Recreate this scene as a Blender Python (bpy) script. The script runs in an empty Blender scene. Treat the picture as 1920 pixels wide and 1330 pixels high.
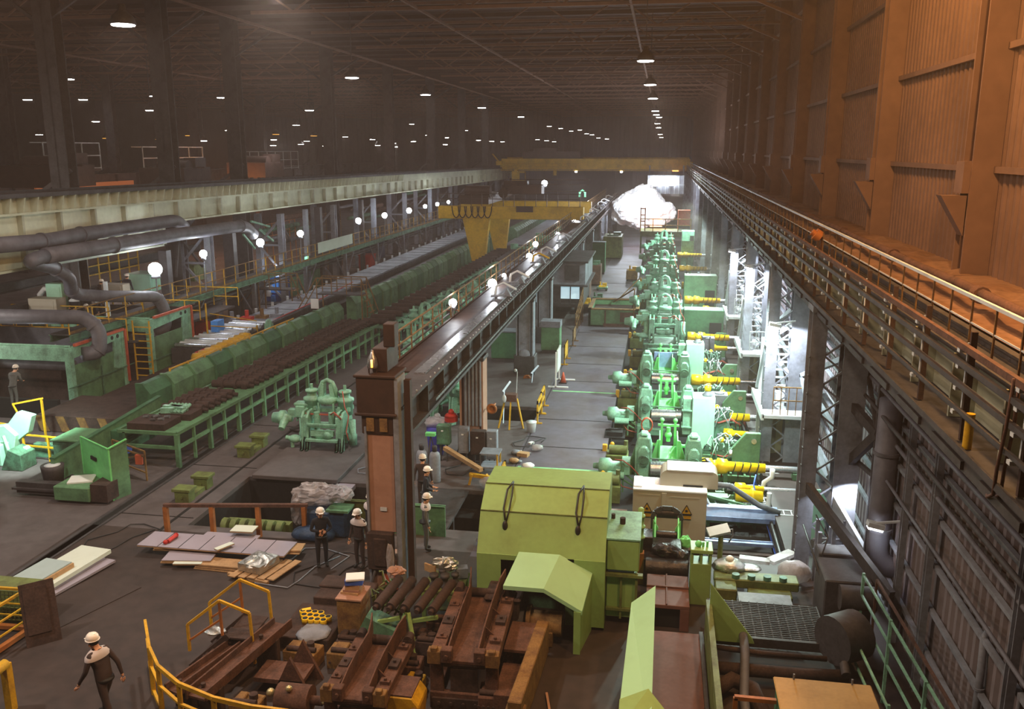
import bpy, math, random
from mathutils import Vector, Matrix
random.seed(7)
SC = bpy.context.scene
COL = SC.collection
# ------------------------------------------------------------ camera, exposure, world
H = 11.5; FPX = 1660.0; HOR = 384.0; VPX = 283.0
PITCH = math.atan(HOR / FPX); YAW = math.atan(VPX / math.hypot(FPX, HOR))
cam = bpy.data.objects.new('camera', bpy.data.cameras.new('camera')); COL.objects.link(cam)
cam.location = (0, 0, H); cam.rotation_euler = (math.pi/2 - PITCH, 0, YAW)
cam.data.sensor_width = 36.0; cam.data.lens = 36.0 * FPX / 1920; cam.data.clip_end = 600; cam.data.clip_start = 0.1
SC.camera = cam
vs = SC.view_settings
vs.view_transform = 'Standard'; vs.look = 'None'; vs.gamma = 1; vs.use_curve_mapping = False
vs.exposure = -0.3
SC.cycles.use_denoising = True
SC.cycles.max_bounces = 5; SC.cycles.diffuse_bounces = 3; SC.cycles.glossy_bounces = 2
SC.cycles.transmission_bounces = 2; SC.cycles.volume_bounces = 0; SC.cycles.transparent_max_bounces = 6
SC.cycles.sample_clamp_indirect = 4.0; SC.cycles.sample_clamp_direct = 0
SC.cycles.caustics_reflective = False; SC.cycles.caustics_refractive = False
w = bpy.data.worlds.new('night'); SC.world = w; w.use_nodes = True
w.node_tree.nodes['Background'].inputs[0].default_value = (0.6, 0.42, 0.34, 1)
w.node_tree.nodes['Background'].inputs[1].default_value = 0.02

wn = w.node_tree; vs_ = wn.nodes.new('ShaderNodeVolumeScatter'); vs_.inputs['Density'].default_value = 0.0012; vs_.inputs['Anisotropy'].default_value = 0.35
vs_.inputs['Color'].default_value = (1, 0.84, 0.76, 1)
wn.links.new(vs_.outputs[0], wn.nodes['World Output'].inputs['Volume'])
_cp, _sp, _cy, _sy = math.cos(PITCH), math.sin(PITCH), math.cos(YAW), math.sin(YAW)
def _ray(u, v):
    x, y = u - 960.0, 665.0 - v
    fy = FPX*_cp + y*_sp; fz = -FPX*_sp + y*_cp
    return (x*_cy - fy*_sy, x*_sy + fy*_cy, fz)
def PZ(u, v, z=0.0):
    d = _ray(u, v); t = (z - H)/d[2]; return Vector((d[0]*t, d[1]*t, z))
def PY(u, v, y):
    d = _ray(u, v); t = y/d[1]; return Vector((d[0]*t, y, H + d[2]*t))
def PX(u, v, x):
    d = _ray(u, v); t = x/d[0]; return Vector((x, d[1]*t, H + d[2]*t))

# ------------------------------------------------------------ lights
def light(kind, loc, power, color, size=0.5, aim=None, spot=2.2, blend=0.6, name='lamp_light', parent=None):
    d = bpy.data.lights.new(name, kind); d.energy = power; d.color = color
    if kind == 'AREA': d.shape = 'DISK'; d.size = size
    elif kind == 'SPOT': d.spot_size = spot; d.spot_blend = blend; d.shadow_soft_size = size
    else: d.shadow_soft_size = size
    o = bpy.data.objects.new(name, d); COL.objects.link(o); o.location = loc
    if aim is not None:
        o.rotation_euler = (Vector(aim) - Vector(loc)).to_track_quat('-Z', 'Y').to_euler()
    return o
COOL = (0.86, 0.92, 1.0); WHITE = (1, 0.9, 0.8); SODIUM = (1.0, 0.52, 0.18); MERC = (0.75, 1.0, 0.9)
ZL = 16.5
# rows of high-bay lamps: (x, y, power)
HB = []
for y in (50.6, 68.9, 87, 115): HB.append((-1.1, y, 2600))
for y in (33, 59, 78, 103, 132): HB.append((-20.6, y, 2300))
HB_UNSEEN = [(-20.6, 12, 2300), (-11.5, 26.5, 1900)]  # out of view; the last one is added to brighten the offline stand
for x, y, p in HB + HB_UNSEEN:
    light('AREA', (x, y, ZL - 0.35), p, WHITE, 0.9, name='high_bay_light')
# the sodium lamp on the right wall just above the frame and unseen ones above the foreground
light('POINT', (4.9, 13.0, 14.6), 3600, SODIUM, 0.25, name='unseen_sodium_light')
light('POINT', (2.6, 22.0, 18.9), 5200, SODIUM, 0.4, name='unseen_sodium_light')  # added unseen lamp that evens the orange on wall and roof
light('AREA', (-9.5, 11.0, 15.5), 1200, (1.0, 0.68, 0.46), 1.2, name='sodium_bay_light')
light('AREA', (-1.5, 12.0, 15.5), 750, (1.0, 0.72, 0.48), 1.2, name='sodium_bay_light')
# floodlights
for p, e, aim in [((3.0, 49.5, 6.6), 5200, (0.5, 46, 1)), ((3.1, 41.0, 6.6), 6000, (1.0, 38, 0.5)), ((3.2, 25.2, 6.9), 1700, (1.4, 28.5, 0)),
                  ((3.2, 33.0, 6.6), 5600, (1.6, 31, 0)), ((3.0, 58, 6.6), 7000, (0.2, 56, 1)), ((3.0, 72, 6.6), 9000, (0.2, 70, 1)), ((3.0, 87, 6.6), 9000, (0.2, 85, 1))]:
    light('SPOT', p, e, MERC, 0.2, aim=aim, spot=2.6, blend=0.8, name='stand_light')
for p, e in [((3.95, 50.4, 5.9), 1100), ((4.0, 41.2, 6.2), 1300), ((4.1, 31.9, 5.3), 1300), ((5.3, 23.3, 2.6), 260)]:
    light('SPOT', p, e, COOL, 0.1, aim=(p[0]+0.4, p[1]+0.9, 0), spot=2.7, blend=0.15, name='bracket_light')
for p, e in [((4.75, 52.6, 4.6), 300), ((4.75, 43.4, 4.8), 420), ((4.75, 34.4, 4.2), 420)]:
    light('POINT', p, e, COOL, 0.1, name='bracket_light')
for y, e in ((35, 130), (44, 320), (57, 260), (60, 120), (73, 420), (88, 700), (104, 500)):
    light('POINT', (-8.3, y, 5.95), e, COOL, 0.14, name='runway_light')
for y, e in ((43.3, 900), (48.5, 260), (56.2, 400), (63, 300), (76, 300), (84, 250), (92.5, 250), (105, 250)):
    light('POINT', (-26.3, y, 5.4), e, COOL, 0.15, name='walkway_light')
light('SPOT', (-21.8, 26.6, 4.2), 3200, MERC, 0.15, aim=(-23.6, 28.6, 0.8), spot=1.3, name='press_light')
light('SPOT', (0.6, 122, 8.5), 3000, COOL, 0.3, aim=(0, 112, 3), spot=2.0, name='end_light')
light('POINT', (1.6, 106, 6.4), 2400, COOL, 0.4, name='steam_fill_light')  # added pair of lamps without fixtures, they whiten the steam
light('POINT', (-3.6, 106, 6.4), 3600, COOL, 0.4, name='steam_fill_light')
light('POINT', (0.5, 108.6, 3.6), 260, (1, 0.35, 0.1), 0.3, name='hot_bar_light')
light('POINT', (-42, 95, 12), 700, COOL, 0.3, name='far_bay_light')
light('POINT', (-40, 62, 5.0), 900, (1, 0.8, 0.65), 0.3, name='far_bay_light')
light('POINT', (-46, 90, 7.0), 1500, (1, 0.36, 0.1), 0.3, name='far_bay_light')
light('POINT', (-13, 133, 6.2), 1200, COOL, 0.3, name='far_light')
light('POINT', (-33.5, 32.0, 6.5), 1500, (1, 0.9, 0.8), 0.3, name='left_booth_fill_light')  # added lamp, unseen past the left edge, brightens the front booth
# ------------------------------------------------------------ mesh helpers
KIDS = {}
class MB:
    def __init__(s): s.v = []; s.f = []; s.sm = []; s.mi = []; s.cur = 0; s.M = None
    def add(s, vs_, fs, smooth=False):
        n = len(s.v)
        if s.M is not None: vs_ = [s.M @ Vector(p) for p in vs_]
        s.v += [tuple(p) for p in vs_]
        for f in fs: s.f.append(tuple(i + n for i in f)); s.sm.append(smooth); s.mi.append(s.cur)
        return s
    def bx(s, x0, x1, y0, y1, z0, z1):
        v = [(x, y, z) for z in (z0, z1) for y in (y0, y1) for x in (x0, x1)]
        return s.add(v, [(0,2,3,1), (4,5,7,6), (0,1,5,4), (2,6,7,3), (0,4,6,2), (1,3,7,5)])
    def box(s, c, d, rz=0, rx=0, ry=0):
        R = Matrix.Translation(Vector(c)) @ Matrix.Rotation(rz, 4, 'Z') @ Matrix.Rotation(ry, 4, 'Y') @ Matrix.Rotation(rx, 4, 'X')
        a, b, e = d[0]/2, d[1]/2, d[2]/2
        v = [R @ Vector((x, y, z)) for z in (-e, e) for y in (-b, b) for x in (-a, a)]
        return s.add(v, [(0,2,3,1), (4,5,7,6), (0,1,5,4), (2,6,7,3), (0,4,6,2), (1,3,7,5)])
    def _fr(s, p, q):
        p, q = Vector(p), Vector(q); d = (q - p)
        if d.length < 1e-6: d = Vector((0, 0, 1e-3))
        d.normalize()
        up = Vector((0, 0, 1)) if abs(d.z) < 0.98 else Vector((0, 1, 0))
        r = d.cross(up).normalized(); u = r.cross(d).normalized()
        return p, q, r, u
    def bar(s, p, q, wd, ht=None):
        ht = ht or wd; p, q, r, u = s._fr(p, q)
        v = [b + r*(i*wd/2) + u*(j*ht/2) for b in (p, q) for j in (-1, 1) for i in (-1, 1)]
        return s.add(v, [(0,2,3,1), (4,5,7,6), (0,1,5,4), (2,6,7,3), (0,4,6,2), (1,3,7,5)])
    def ibeam(s, p, q, wd, ht, t=0.04):
        p, q, r, u = s._fr(p, q)
        s.bar(p + u*(ht/2 - t/2), q + u*(ht/2 - t/2), wd, t); s.bar(p - u*(ht/2 - t/2), q - u*(ht/2 - t/2), wd, t)
        return s.bar(p, q, t*0.8, ht - 2*t)
    def cyl(s, p, q, r, r2=None, n=12, cap=True):
        r2 = r if r2 is None else r2; p, q, a, u = s._fr(p, q)
        v = []
        for b, rr in ((p, r), (q, r2)):
            for i in range(n):
                t = 2*math.pi*i/n; v.append(b + a*(rr*math.cos(t)) + u*(rr*math.sin(t)))
        s.add(v, [(i, (i+1) % n, n + (i+1) % n, n + i) for i in range(n)], True)
        if cap:
            if s.M is not None:
                M = s.M; s.M = None
                s.add([M @ x for x in v], [tuple(range(n))[::-1], tuple(range(n, 2*n))]); s.M = M
            else: s.add(v, [tuple(range(n))[::-1], tuple(range(n, 2*n))])
        return s
    def tube(s, pts, r, n=8, closed=False):
        pts = [Vector(p) for p in pts]; m = len(pts); v = []
        prev = None
        for k, p in enumerate(pts):
            if closed: d = pts[(k+1) % m] - pts[k-1]
            else: d = pts[min(k+1, m-1)] - pts[max(k-1, 0)]
            if d.length < 1e-7: d = Vector((0, 0, 1))
            d.normalize()
            if prev is None:
                up = Vector((0, 0, 1)) if abs(d.z) < 0.95 else Vector((0, 1, 0))
                a = d.cross(up).normalized()
            else:
                a = (prev - d*prev.dot(d)); a = a.normalized() if a.length > 1e-5 else prev
            prev = a; u = a.cross(d).normalized()
            for i in range(n):
                t = 2*math.pi*i/n; v.append(p + a*(r*math.cos(t)) + u*(r*math.sin(t)))
        fs = []
        for k in range(m if closed else m-1):
            k2 = (k+1) % m
            for i in range(n): fs.append((k*n+i, k2*n+i, k2*n+(i+1) % n, k*n+(i+1) % n))
        if not closed: fs += [tuple(range(n)), tuple(range((m-1)*n, m*n))[::-1]]
        return s.add(v, fs, True)
    def prism(s, poly, plane, a, b):
        mk = {'xz': lambda p, t: (p[0], t, p[1]), 'yz': lambda p, t: (t, p[0], p[1]), 'xy': lambda p, t: (p[0], p[1], t)}[plane]
        n = len(poly); v = [mk(p, a) for p in poly] + [mk(p, b) for p in poly]
        return s.add(v, [tuple(range(n))[::-1], tuple(range(n, 2*n))] + [(i, (i+1) % n, n + (i+1) % n, n+i) for i in range(n)])
    def lathe(s, prof, c, n=14, axis='z'):
        c = Vector(c); v = []
        for r, z in prof:
            for i in range(n):
                t = 2*math.pi*i/n; p = (r*math.cos(t), r*math.sin(t), z)
                if axis == 'x': p = (p[2], p[0], p[1])
                elif axis == 'y': p = (p[0], p[2], p[1])
                v.append(c + Vector(p))
        m = len(prof)
        fs = [(k*n+i, k*n+(i+1) % n, (k+1)*n+(i+1) % n, (k+1)*n+i) for k in range(m-1) for i in range(n)]
        fs += [tuple(range(n))[::-1], tuple(range((m-1)*n, m*n))]
        return s.add(v, fs, True)
    def ball(s, c, rx, ry=None, rz=None, n=10, seg=7, jit=0):
        ry = ry or rx; rz = rz or rx; prof = []; c = Vector(c); v = []
        for k in range(1, seg):
            a = math.pi*k/seg
            for i in range(n):
                t = 2*math.pi*i/n; j = 1 + random.uniform(-jit, jit)
                v.append(c + Vector((rx*j*math.sin(a)*math.cos(t), ry*j*math.sin(a)*math.sin(t), -rz*j*math.cos(a))))
        b = len(v); v += [c - Vector((0, 0, rz)), c + Vector((0, 0, rz))]
        fs = [(k*n+i, k*n+(i+1) % n, (k+1)*n+(i+1) % n, (k+1)*n+i) for k in range(seg-2) for i in range(n)]
        fs += [(b, (i+1) % n, i) for i in range(n)] + [(b+1, (seg-2)*n+i, (seg-2)*n+(i+1) % n) for i in range(n)]
        return s.add(v, fs, jit < 0.15)
    def build(s, name, mats, parent=None, bevel=0, shift=True):
        if not isinstance(mats, (list, tuple)): mats = [mats]
        me = bpy.data.meshes.new(name)
        off = Vector((0, 0, 0))
        if parent is not None and shift:
            o_ = parent
            while o_ is not None: off += o_.location; o_ = o_.parent
        elif parent is None and s.v:                       # origin at the base of the thing
            xs, ys, zs = zip(*s.v)
            off = Vector(((min(xs)+max(xs))/2, (min(ys)+max(ys))/2, min(zs)))
        me.from_pydata([(p[0]-off.x, p[1]-off.y, p[2]-off.z) for p in s.v], [], s.f)
        for i, pl in enumerate(me.polygons): pl.use_smooth = s.sm[i]; pl.material_index = s.mi[i]
        for m in mats: me.materials.append(M[m] if isinstance(m, str) else m)
        me.validate(); me.update()
        o = bpy.data.objects.new(name, me); COL.objects.link(o)
        if parent is not None: o.parent = parent; KIDS.setdefault(parent.name, []).append(o)
        else: o.location = off
        if bevel:
            b = o.modifiers.new('bevel', 'BEVEL'); b.width = bevel; b.segments = 1; b.limit_method = 'ANGLE'
        return o
def tag(o, label=None, cat=None, group=None, kind=None):
    if label: o['label'] = label
    if cat: o['category'] = cat
    if group: o['group'] = group
    if kind: o['kind'] = kind
    return o
def T(name, label, cat, loc=(0, 0, 0), group=None, rz=0):
    o = bpy.data.objects.new(name, None); COL.objects.link(o); o.location = loc; o.rotation_euler = (0, 0, rz)
    o.empty_display_size = 0.2
    bpy.context.view_layer.update()
    return tag(o, label, cat, group)
def copy_tree(o, parent=None, loc=None, rz=None, label=None, scale=None):
    c = o.copy(); COL.objects.link(c); c.parent = parent
    if parent is not None: KIDS.setdefault(parent.name, []).append(c)
    if loc is not None: c.location = loc
    if rz is not None: c.rotation_euler = (0, 0, rz)
    if scale is not None: c.scale = (scale,)*3 if not isinstance(scale, tuple) else scale
    if label: c['label'] = label
    for ch in list(KIDS.get(o.name, [])): copy_tree(ch, c)
    return c
def struct(mb, name, mats, parent=None):
    o = mb.build(name, mats, parent)
    if parent is None: o['kind'] = 'structure'
    return o

# ------------------------------------------------------------ materials
M = {}
def srgb(c):
    c = [x/255 for x in c]
    return tuple((x/12.92 if x <= 0.04045 else ((x+0.055)/1.055)**2.4) for x in c) + (1,)
def mat(name, col, rough=0.6, metal=0.0, dirt=0.35, dcol=(40, 28, 22), scale=1.5, bump=0.0, spec=0.4, fine=0.0, stretch=None):
    m = bpy.data.materials.new(name); m.use_nodes = True; nt = m.node_tree; N = nt.nodes; L = nt.links
    b = N['Principled BSDF']; b.inputs['Metallic'].default_value = metal
    b.inputs['Specular IOR Level'].default_value = spec
    tc = N.new('ShaderNodeTexCoord'); src = tc.outputs['Object']
    if stretch:
        mp = N.new('ShaderNodeMapping'); mp.inputs['Scale'].default_value = stretch; L.new(src, mp.inputs[0]); src = mp.outputs[0]
    n = N.new('ShaderNodeTexNoise'); n.inputs['Scale'].default_value = scale; n.inputs['Detail'].default_value = 6; n.inputs['Roughness'].default_value = 0.65
    L.new(src, n.inputs['Vector'])
    r = N.new('ShaderNodeMapRange'); r.inputs[1].default_value = 0.42; r.inputs[2].default_value = 0.72; r.inputs[3].default_value = 0; r.inputs[4].default_value = dirt*1.6
    L.new(n.outputs['Fac'], r.inputs[0])
    x = N.new('ShaderNodeMix'); x.data_type = 'RGBA'; x.inputs[6].default_value = srgb(col); x.inputs[7].default_value = srgb(dcol)
    L.new(r.outputs[0], x.inputs[0]); out = x.outputs[2]
    if fine:
        n2 = N.new('ShaderNodeTexNoise'); n2.inputs['Scale'].default_value = scale*9; n2.inputs['Detail'].default_value = 3
        L.new(src, n2.inputs['Vector'])
        r2 = N.new('ShaderNodeMapRange'); r2.inputs[1].default_value = 0.3; r2.inputs[2].default_value = 0.7; r2.inputs[3].default_value = 1-fine; r2.inputs[4].default_value = 1+fine
        L.new(n2.outputs['Fac'], r2.inputs[0])
        y = N.new('ShaderNodeMix'); y.data_type = 'RGBA'; y.blend_type = 'MULTIPLY'; y.inputs[0].default_value = 1
        L.new(out, y.inputs[6]); cc = N.new('ShaderNodeCombineColor')
        for i in range(3): L.new(r2.outputs[0], cc.inputs[i])
        L.new(cc.outputs[0], y.inputs[7]); out = y.outputs[2]
    L.new(out, b.inputs['Base Color'])
    rr = N.new('ShaderNodeMapRange'); rr.inputs[3].default_value = max(0.05, rough-0.12); rr.inputs[4].default_value = min(1, rough+0.15)
    L.new(n.outputs['Fac'], rr.inputs[0]); L.new(rr.outputs[0], b.inputs['Roughness'])
    if bump:
        bp = N.new('ShaderNodeBump'); bp.inputs['Strength'].default_value = bump; bp.inputs['Distance'].default_value = 0.05
        L.new(n.outputs['Fac'], bp.inputs['Height']); L.new(bp.outputs[0], b.inputs['Normal'])
    M[name] = m; return m
def emis(name, col, strength):
    m = bpy.data.materials.new(name); m.use_nodes = True; b = m.node_tree.nodes['Principled BSDF']
    b.inputs['Base Color'].default_value = (0.8, 0.8, 0.8, 1); b.inputs['Emission Color'].default_value = tuple(col) + (1,); b.inputs['Emission Strength'].default_value = strength
    m.cycles.emission_sampling = 'NONE'
    M[name] = m; return m
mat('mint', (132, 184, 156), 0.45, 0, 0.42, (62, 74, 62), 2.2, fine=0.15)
mat('mint_dark', (86, 130, 104), 0.55, 0, 0.6, (45, 44, 36), 2.0, fine=0.15)
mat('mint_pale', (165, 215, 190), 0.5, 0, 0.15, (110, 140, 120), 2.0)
mat('green', (94, 136, 98), 0.55, 0, 0.45, (44, 62, 46), 1.4, fine=0.1)
mat('green_deep', (66, 112, 78), 0.6, 0, 0.5, (36, 50, 40), 0.9, fine=0.1)
mat('green_bright', (120, 215, 130), 0.5, 0, 0.25, (80, 130, 80), 1.8)
mat('lime', (136, 168, 98), 0.5, 0, 0.22, (98, 98, 48), 0.9, fine=0.05)
mat('lime_pale', (156, 200, 154), 0.42, 0, 0.15, (120, 145, 95), 1.2)
mat('olive', (104, 116, 62), 0.6, 0, 0.5, (60, 48, 30), 2.5, fine=0.1)
mat('rust', (94, 64, 52), 0.85, 0, 0.6, (58, 40, 34), 3.0, bump=0.3, fine=0.25)
mat('rust_dark', (64, 47, 42), 0.9, 0, 0.6, (38, 28, 26), 2.2, bump=0.3, fine=0.25)
mat('ochre', (128, 96, 52), 0.8, 0, 0.6, (80, 52, 36), 3.0, bump=0.2, fine=0.2)
mat('yellow', (205, 158, 28), 0.5, 0, 0.35, (120, 84, 30), 3.0, fine=0.1)
mat('yellow_crane', (214, 170, 40), 0.55, 0, 0.3, (112, 84, 34), 0.7, fine=0.1)
mat('yellow_bright', (245, 200, 20), 0.35, 0, 0.1, (170, 130, 20), 2.0)
mat('orange', (168, 100, 44), 0.6, 0, 0.5, (100, 60, 32), 2.5)
mat('orange_red', (190, 84, 56), 0.6, 0, 0.4, (120, 60, 46), 3)
mat('steel_paint', (128, 132, 142), 0.6, 0.0, 0.45, (70, 66, 66), 1.2, fine=0.1)
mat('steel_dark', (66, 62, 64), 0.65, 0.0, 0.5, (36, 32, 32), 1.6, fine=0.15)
mat('steel_white', (200, 206, 210), 0.55, 0, 0.25, (120, 120, 120), 1.5)
mat('steel_shiny', (190, 190, 195), 0.28, 0.9, 0.3, (90, 84, 80), 4, fine=0.15)
mat('duct', (104, 102, 110), 0.55, 0.1, 0.4, (56, 54, 58), 1.2)
mat('foil', (200, 200, 195), 0.22, 0.9, 0.25, (120, 110, 100), 6, bump=0.8)
mat('brass_drum', (196, 184, 140), 0.35, 0.6, 0.15, (120, 110, 80), 0.8, stretch=(1, 1, 4))
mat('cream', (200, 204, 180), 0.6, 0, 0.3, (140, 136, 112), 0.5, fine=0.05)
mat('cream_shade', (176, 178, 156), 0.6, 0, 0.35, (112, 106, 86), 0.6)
mat('dust', (128, 96, 74), 0.95, 0, 0.5, (92, 58, 38), 0.6, bump=0.6, fine=0.2)
mat('salmon', (166, 126, 106), 0.6, 0, 0.35, (126, 80, 60), 0.8, fine=0.05)
mat('bronze', (66, 46, 38), 0.55, 0.1, 0.4, (36, 26, 22), 1.6)
mat('cab_beige', (166, 158, 142), 0.5, 0, 0.18, (140, 122, 98), 0.8)
mat('cab_white', (236, 238, 246), 0.45, 0, 0.06, (190, 190, 200), 0.8)
mat('beige_top', (168, 134, 78), 0.65, 0, 0.3, (122, 92, 54), 1.5, fine=0.06)
mat('blue', (60, 96, 190), 0.5, 0, 0.2, (40, 60, 120), 2)
mat('blue_rail', (128, 148, 190), 0.45, 0, 0.45, (56, 66, 100), 1.5)
mat('sky_blue', (70, 150, 235), 0.5, 0, 0.1, (50, 110, 190), 2)
mat('navy', (34, 40, 66), 0.7, 0, 0.3, (24, 26, 40), 3)
mat('blue_tarp', (36, 62, 92), 0.42, 0, 0.45, (26, 36, 48), 4, bump=0.7)
mat('plastic', (188, 180, 182), 0.28, 0, 0.45, (120, 112, 110), 5, bump=0.6)
mat('wood', (178, 140, 98), 0.7, 0, 0.3, (120, 88, 60), 4, fine=0.15)
mat('panel_lilac', (150, 142, 154), 0.6, 0, 0.2, (120, 112, 118), 1)
mat('panel_pale', (206, 214, 202), 0.5, 0, 0.12, (160, 166, 140), 1.2)
mat('panel_grey', (160, 176, 176), 0.5, 0, 0.15, (130, 140, 136), 1.2)
mat('white', (226, 226, 224), 0.5, 0, 0.1, (180, 176, 170), 2)
mat('black', (22, 20, 20), 0.6, 0, 0.2, (14, 12, 12), 2)
mat('hose', (32, 29, 28), 0.5, 0, 0.2, (50, 44, 40), 5)
mat('red', (186, 44, 36), 0.5, 0, 0.2, (110, 36, 30), 3)
mat('red_hose', (170, 82, 66), 0.6, 0, 0.3, (110, 56, 46), 3)
mat('skin', (205, 150, 116), 0.6, 0, 0.1, (180, 120, 92), 6)
mat('helmet', (238, 226, 214), 0.35, 0, 0.06, (200, 186, 172), 3)
mat('uniform', (62, 48, 46), 0.9, 0, 0.3, (42, 32, 32), 6)
mat('uniform_navy', (26, 27, 36), 0.9, 0, 0.25, (18, 18, 24), 6)
mat('uniform_grey', (92, 92, 90), 0.9, 0, 0.3, (66, 64, 62), 6)
mat('yoke', (196, 184, 182), 0.85, 0, 0.1, (160, 148, 146), 6)
mat('boots', (20, 18, 17), 0.6, 0, 0.1, (14, 12, 12), 5)
mat('hivis', (196, 222, 36), 0.7, 0, 0.25, (120, 140, 40), 3)
mat('hazard_black', (36, 32, 30), 0.7, 0, 0.3, (24, 20, 20), 3)
mat('lilac_bag', (70, 72, 170), 0.6, 0, 0.2, (50, 50, 120), 3)
mat('roof_sheet', (56, 42, 38), 0.8, 0, 0.4, (58, 42, 38), 0.25, fine=0.1)
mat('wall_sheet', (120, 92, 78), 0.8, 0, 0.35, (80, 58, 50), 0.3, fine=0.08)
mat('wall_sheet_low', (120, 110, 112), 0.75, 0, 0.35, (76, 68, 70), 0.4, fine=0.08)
mat('wall_far', (78, 76, 84), 0.8, 0, 0.3, (54, 52, 58), 0.3)
mat('floor_plate', (88, 82, 92), 0.56, 0.1, 0.5, (74, 58, 50), 0.45, bump=0.04, fine=0.12, spec=0.5)
mat('floor_oily', (58, 46, 42), 0.62, 0, 0.5, (36, 28, 27), 0.35, bump=0.1, fine=0.2)
mat('floor_grey', (86, 78, 78), 0.7, 0, 0.4, (54, 46, 44), 0.4, fine=0.12)
mat('pit', (27, 23, 22), 0.9, 0, 0.5, (20, 17, 16), 0.9, fine=0.3)
mat('paint_line', (130, 190, 130), 0.6, 0, 0.4, (80, 90, 72), 2)
mat('chute_floor', (104, 68, 60), 0.7, 0, 0.35, (88, 54, 46), 1.2, fine=0.1)
mat('grease', (40, 34, 34), 0.3, 0.3, 0.4, (70, 58, 54), 4, bump=0.5)
mat('window_glow', (120, 160, 170), 0.2, 0, 0.1, (90, 120, 130), 2)
emis('lamp_white', (1, 0.97, 0.93), 40); emis('lamp_cool', (0.9, 0.95, 1), 60); emis('lamp_orange', (1, 0.42, 0.06), 3.0)
emis('hot_metal', (1, 0.22, 0.03), 7); emis('screen', (0.45, 0.8, 0.95), 0.7); emis('led_green', (0.2, 1, 0.55), 1.5); emis('blue_light', (0.03, 0.22, 0.75), 1.0)
emis('orange_lit_glow', (1, 0.25, 0.07), 0.3); M['orange_lit_glow'].node_tree.nodes['Principled BSDF'].inputs['Base Color'].default_value = (0.05, 0.02, 0.01, 1)  # orange light on the far opening is put in as emission
M['plastic'].node_tree.nodes['Principled BSDF'].inputs['Alpha'].default_value = 0.6
# ============================================================ the hall itself
XW = 7.4          # right wall above the crane girder
YB = 232.0
# floor: rectangles that leave the pits and the mill trench open
PITS = [(-14.3, -10.4, 23.9, 28.2, -2.2), (-10.4, -5.15, 24.9, 28.2, -2.2), (-10.5, -5.1, 36.4, 38.6, -2.0), (-1.75, 4.0, 24.3, 118, -0.75)]
def floor_cells(x0, x1, y0, y1):
    xs = sorted({x0, x1} | {min(max(p[i], x0), x1) for p in PITS for i in (0, 1)})
    ys = sorted({y0, y1} | {min(max(p[i], y0), y1) for p in PITS for i in (2, 3)})
    for a, b in zip(xs, xs[1:]):
        for c, d in zip(ys, ys[1:]):
            mx, my = (a+b)/2, (c+d)/2
            if b-a > 1e-4 and d-c > 1e-4 and not any(p[0] < mx < p[1] and p[2] < my < p[3] for p in PITS): yield a, b, c, d
f = MB()
for (x0, x1, y0, y1, m) in [(-110, -17.6, -12, YB, 1), (-17.6, -5.1, -12, YB, 1), (-5.1, -1.75, 23.2, YB, 0), (-5.1, -1.75, -12, 23.2, 2), (-1.75, 9, -12, YB, 2)]:
    f.cur = m
    for a, b, c, d in floor_cells(x0, x1, y0, y1): f.bx(a, b, c, d, -0.15, 0)
fl = struct(f, 'floor', ['floor_plate', 'floor_grey', 'floor_oily'])
# brown oily foreground left of the walkway
f = MB(); f.bx(-17.5, -5.1, -12, 23.4, 0.0, 0.02); struct(f, 'floor', 'floor_oily')
for (x0, x1, y0, y1, z) in PITS:
    p = MB(); p.bx(x0, x1, y0, y1, z-0.1, z)
    if x0 != -10.4: p.bx(x0-0.2, x0, y0, y1, z, -0.16)
    if x1 != -10.4: p.bx(x1, x1+0.2, y0, y1, z, -0.16)
    p.bx(x0, x1, y0-0.2, y0, z, -0.16); p.bx(x0, x1, y1, y1+0.2, z, -0.16)
    struct(p, 'pit_floor', 'pit')
# seams and painted lines of the walkway, transfer track, plate joints
s_ = MB()
for y in (25.2, 28.9, 33.2, 36.9, 43.6, 47.4, 51.9, 56, 62, 70, 78, 88): s_.bx(-4.98, -1.8, y, y+0.035, 0.0, 0.012)
for x in (-5.0,): s_.bx(x, x+0.03, 24.4, 57, 0, 0.012)
struct(s_, 'trim_1', 'black')
g_ = MB()
for y in (30.7, 41.5): g_.bx(-4.9, -1.78, y, y+0.16, 0.0, 0.01)
struct(g_, 'trim_2', 'paint_line')
r_ = MB()
r_.bx(-17.35, -17.24, 12, 110, 0.0, 0.05); r_.bx(-16.98, -16.9, 12, 110, 0.0, 0.05)
struct(r_, 'trim_3', 'steel_dark')
r_ = MB(); r_.bx(-17.24, -16.98, 12, 110, 0.0, 0.02); r_.bx(-15.0, -14.9, 22.5, 60, 0, 0.015)
for y in (24.4, 29, 34, 40, 47, 55): r_.bx(-17.0, -14.4, y, y+0.03, 0, 0.015)
struct(r_, 'trim_4', 'black')
# walls
def corrugated(x, y0, y1, z0, z1, step=0.35, dep=0.07, sgn=-1, axis='y'):
    m = MB(); v = []; k = int((y1-y0)/step)
    for i in range(k+1):
        y = y0 + i*step
        for dy, dx in ((0, 0), (0.12, 0), (0.17, dep), (0.30, dep)):
            p = (x + sgn*dx, y+dy); p = p if axis == 'y' else (p[1], p[0])
            v += [(p[0], p[1], z0), (p[0], p[1], z1)]
    n = len(v)//2
    m.add(v, [(2*i, 2*i+2, 2*i+3, 2*i+1) for i in range(n-1)])
    return m
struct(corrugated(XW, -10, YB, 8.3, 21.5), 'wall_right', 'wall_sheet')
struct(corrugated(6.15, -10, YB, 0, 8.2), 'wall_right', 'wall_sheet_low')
struct(corrugated(YB, -110, 9, 0, 21.5, step=1.1, dep=0.25, axis='x'), 'wall_back', 'wall_far')
struct(MB().bx(-110.4, -110, -12, YB, 0, 21.5), 'wall_left', 'wall_far')
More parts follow.
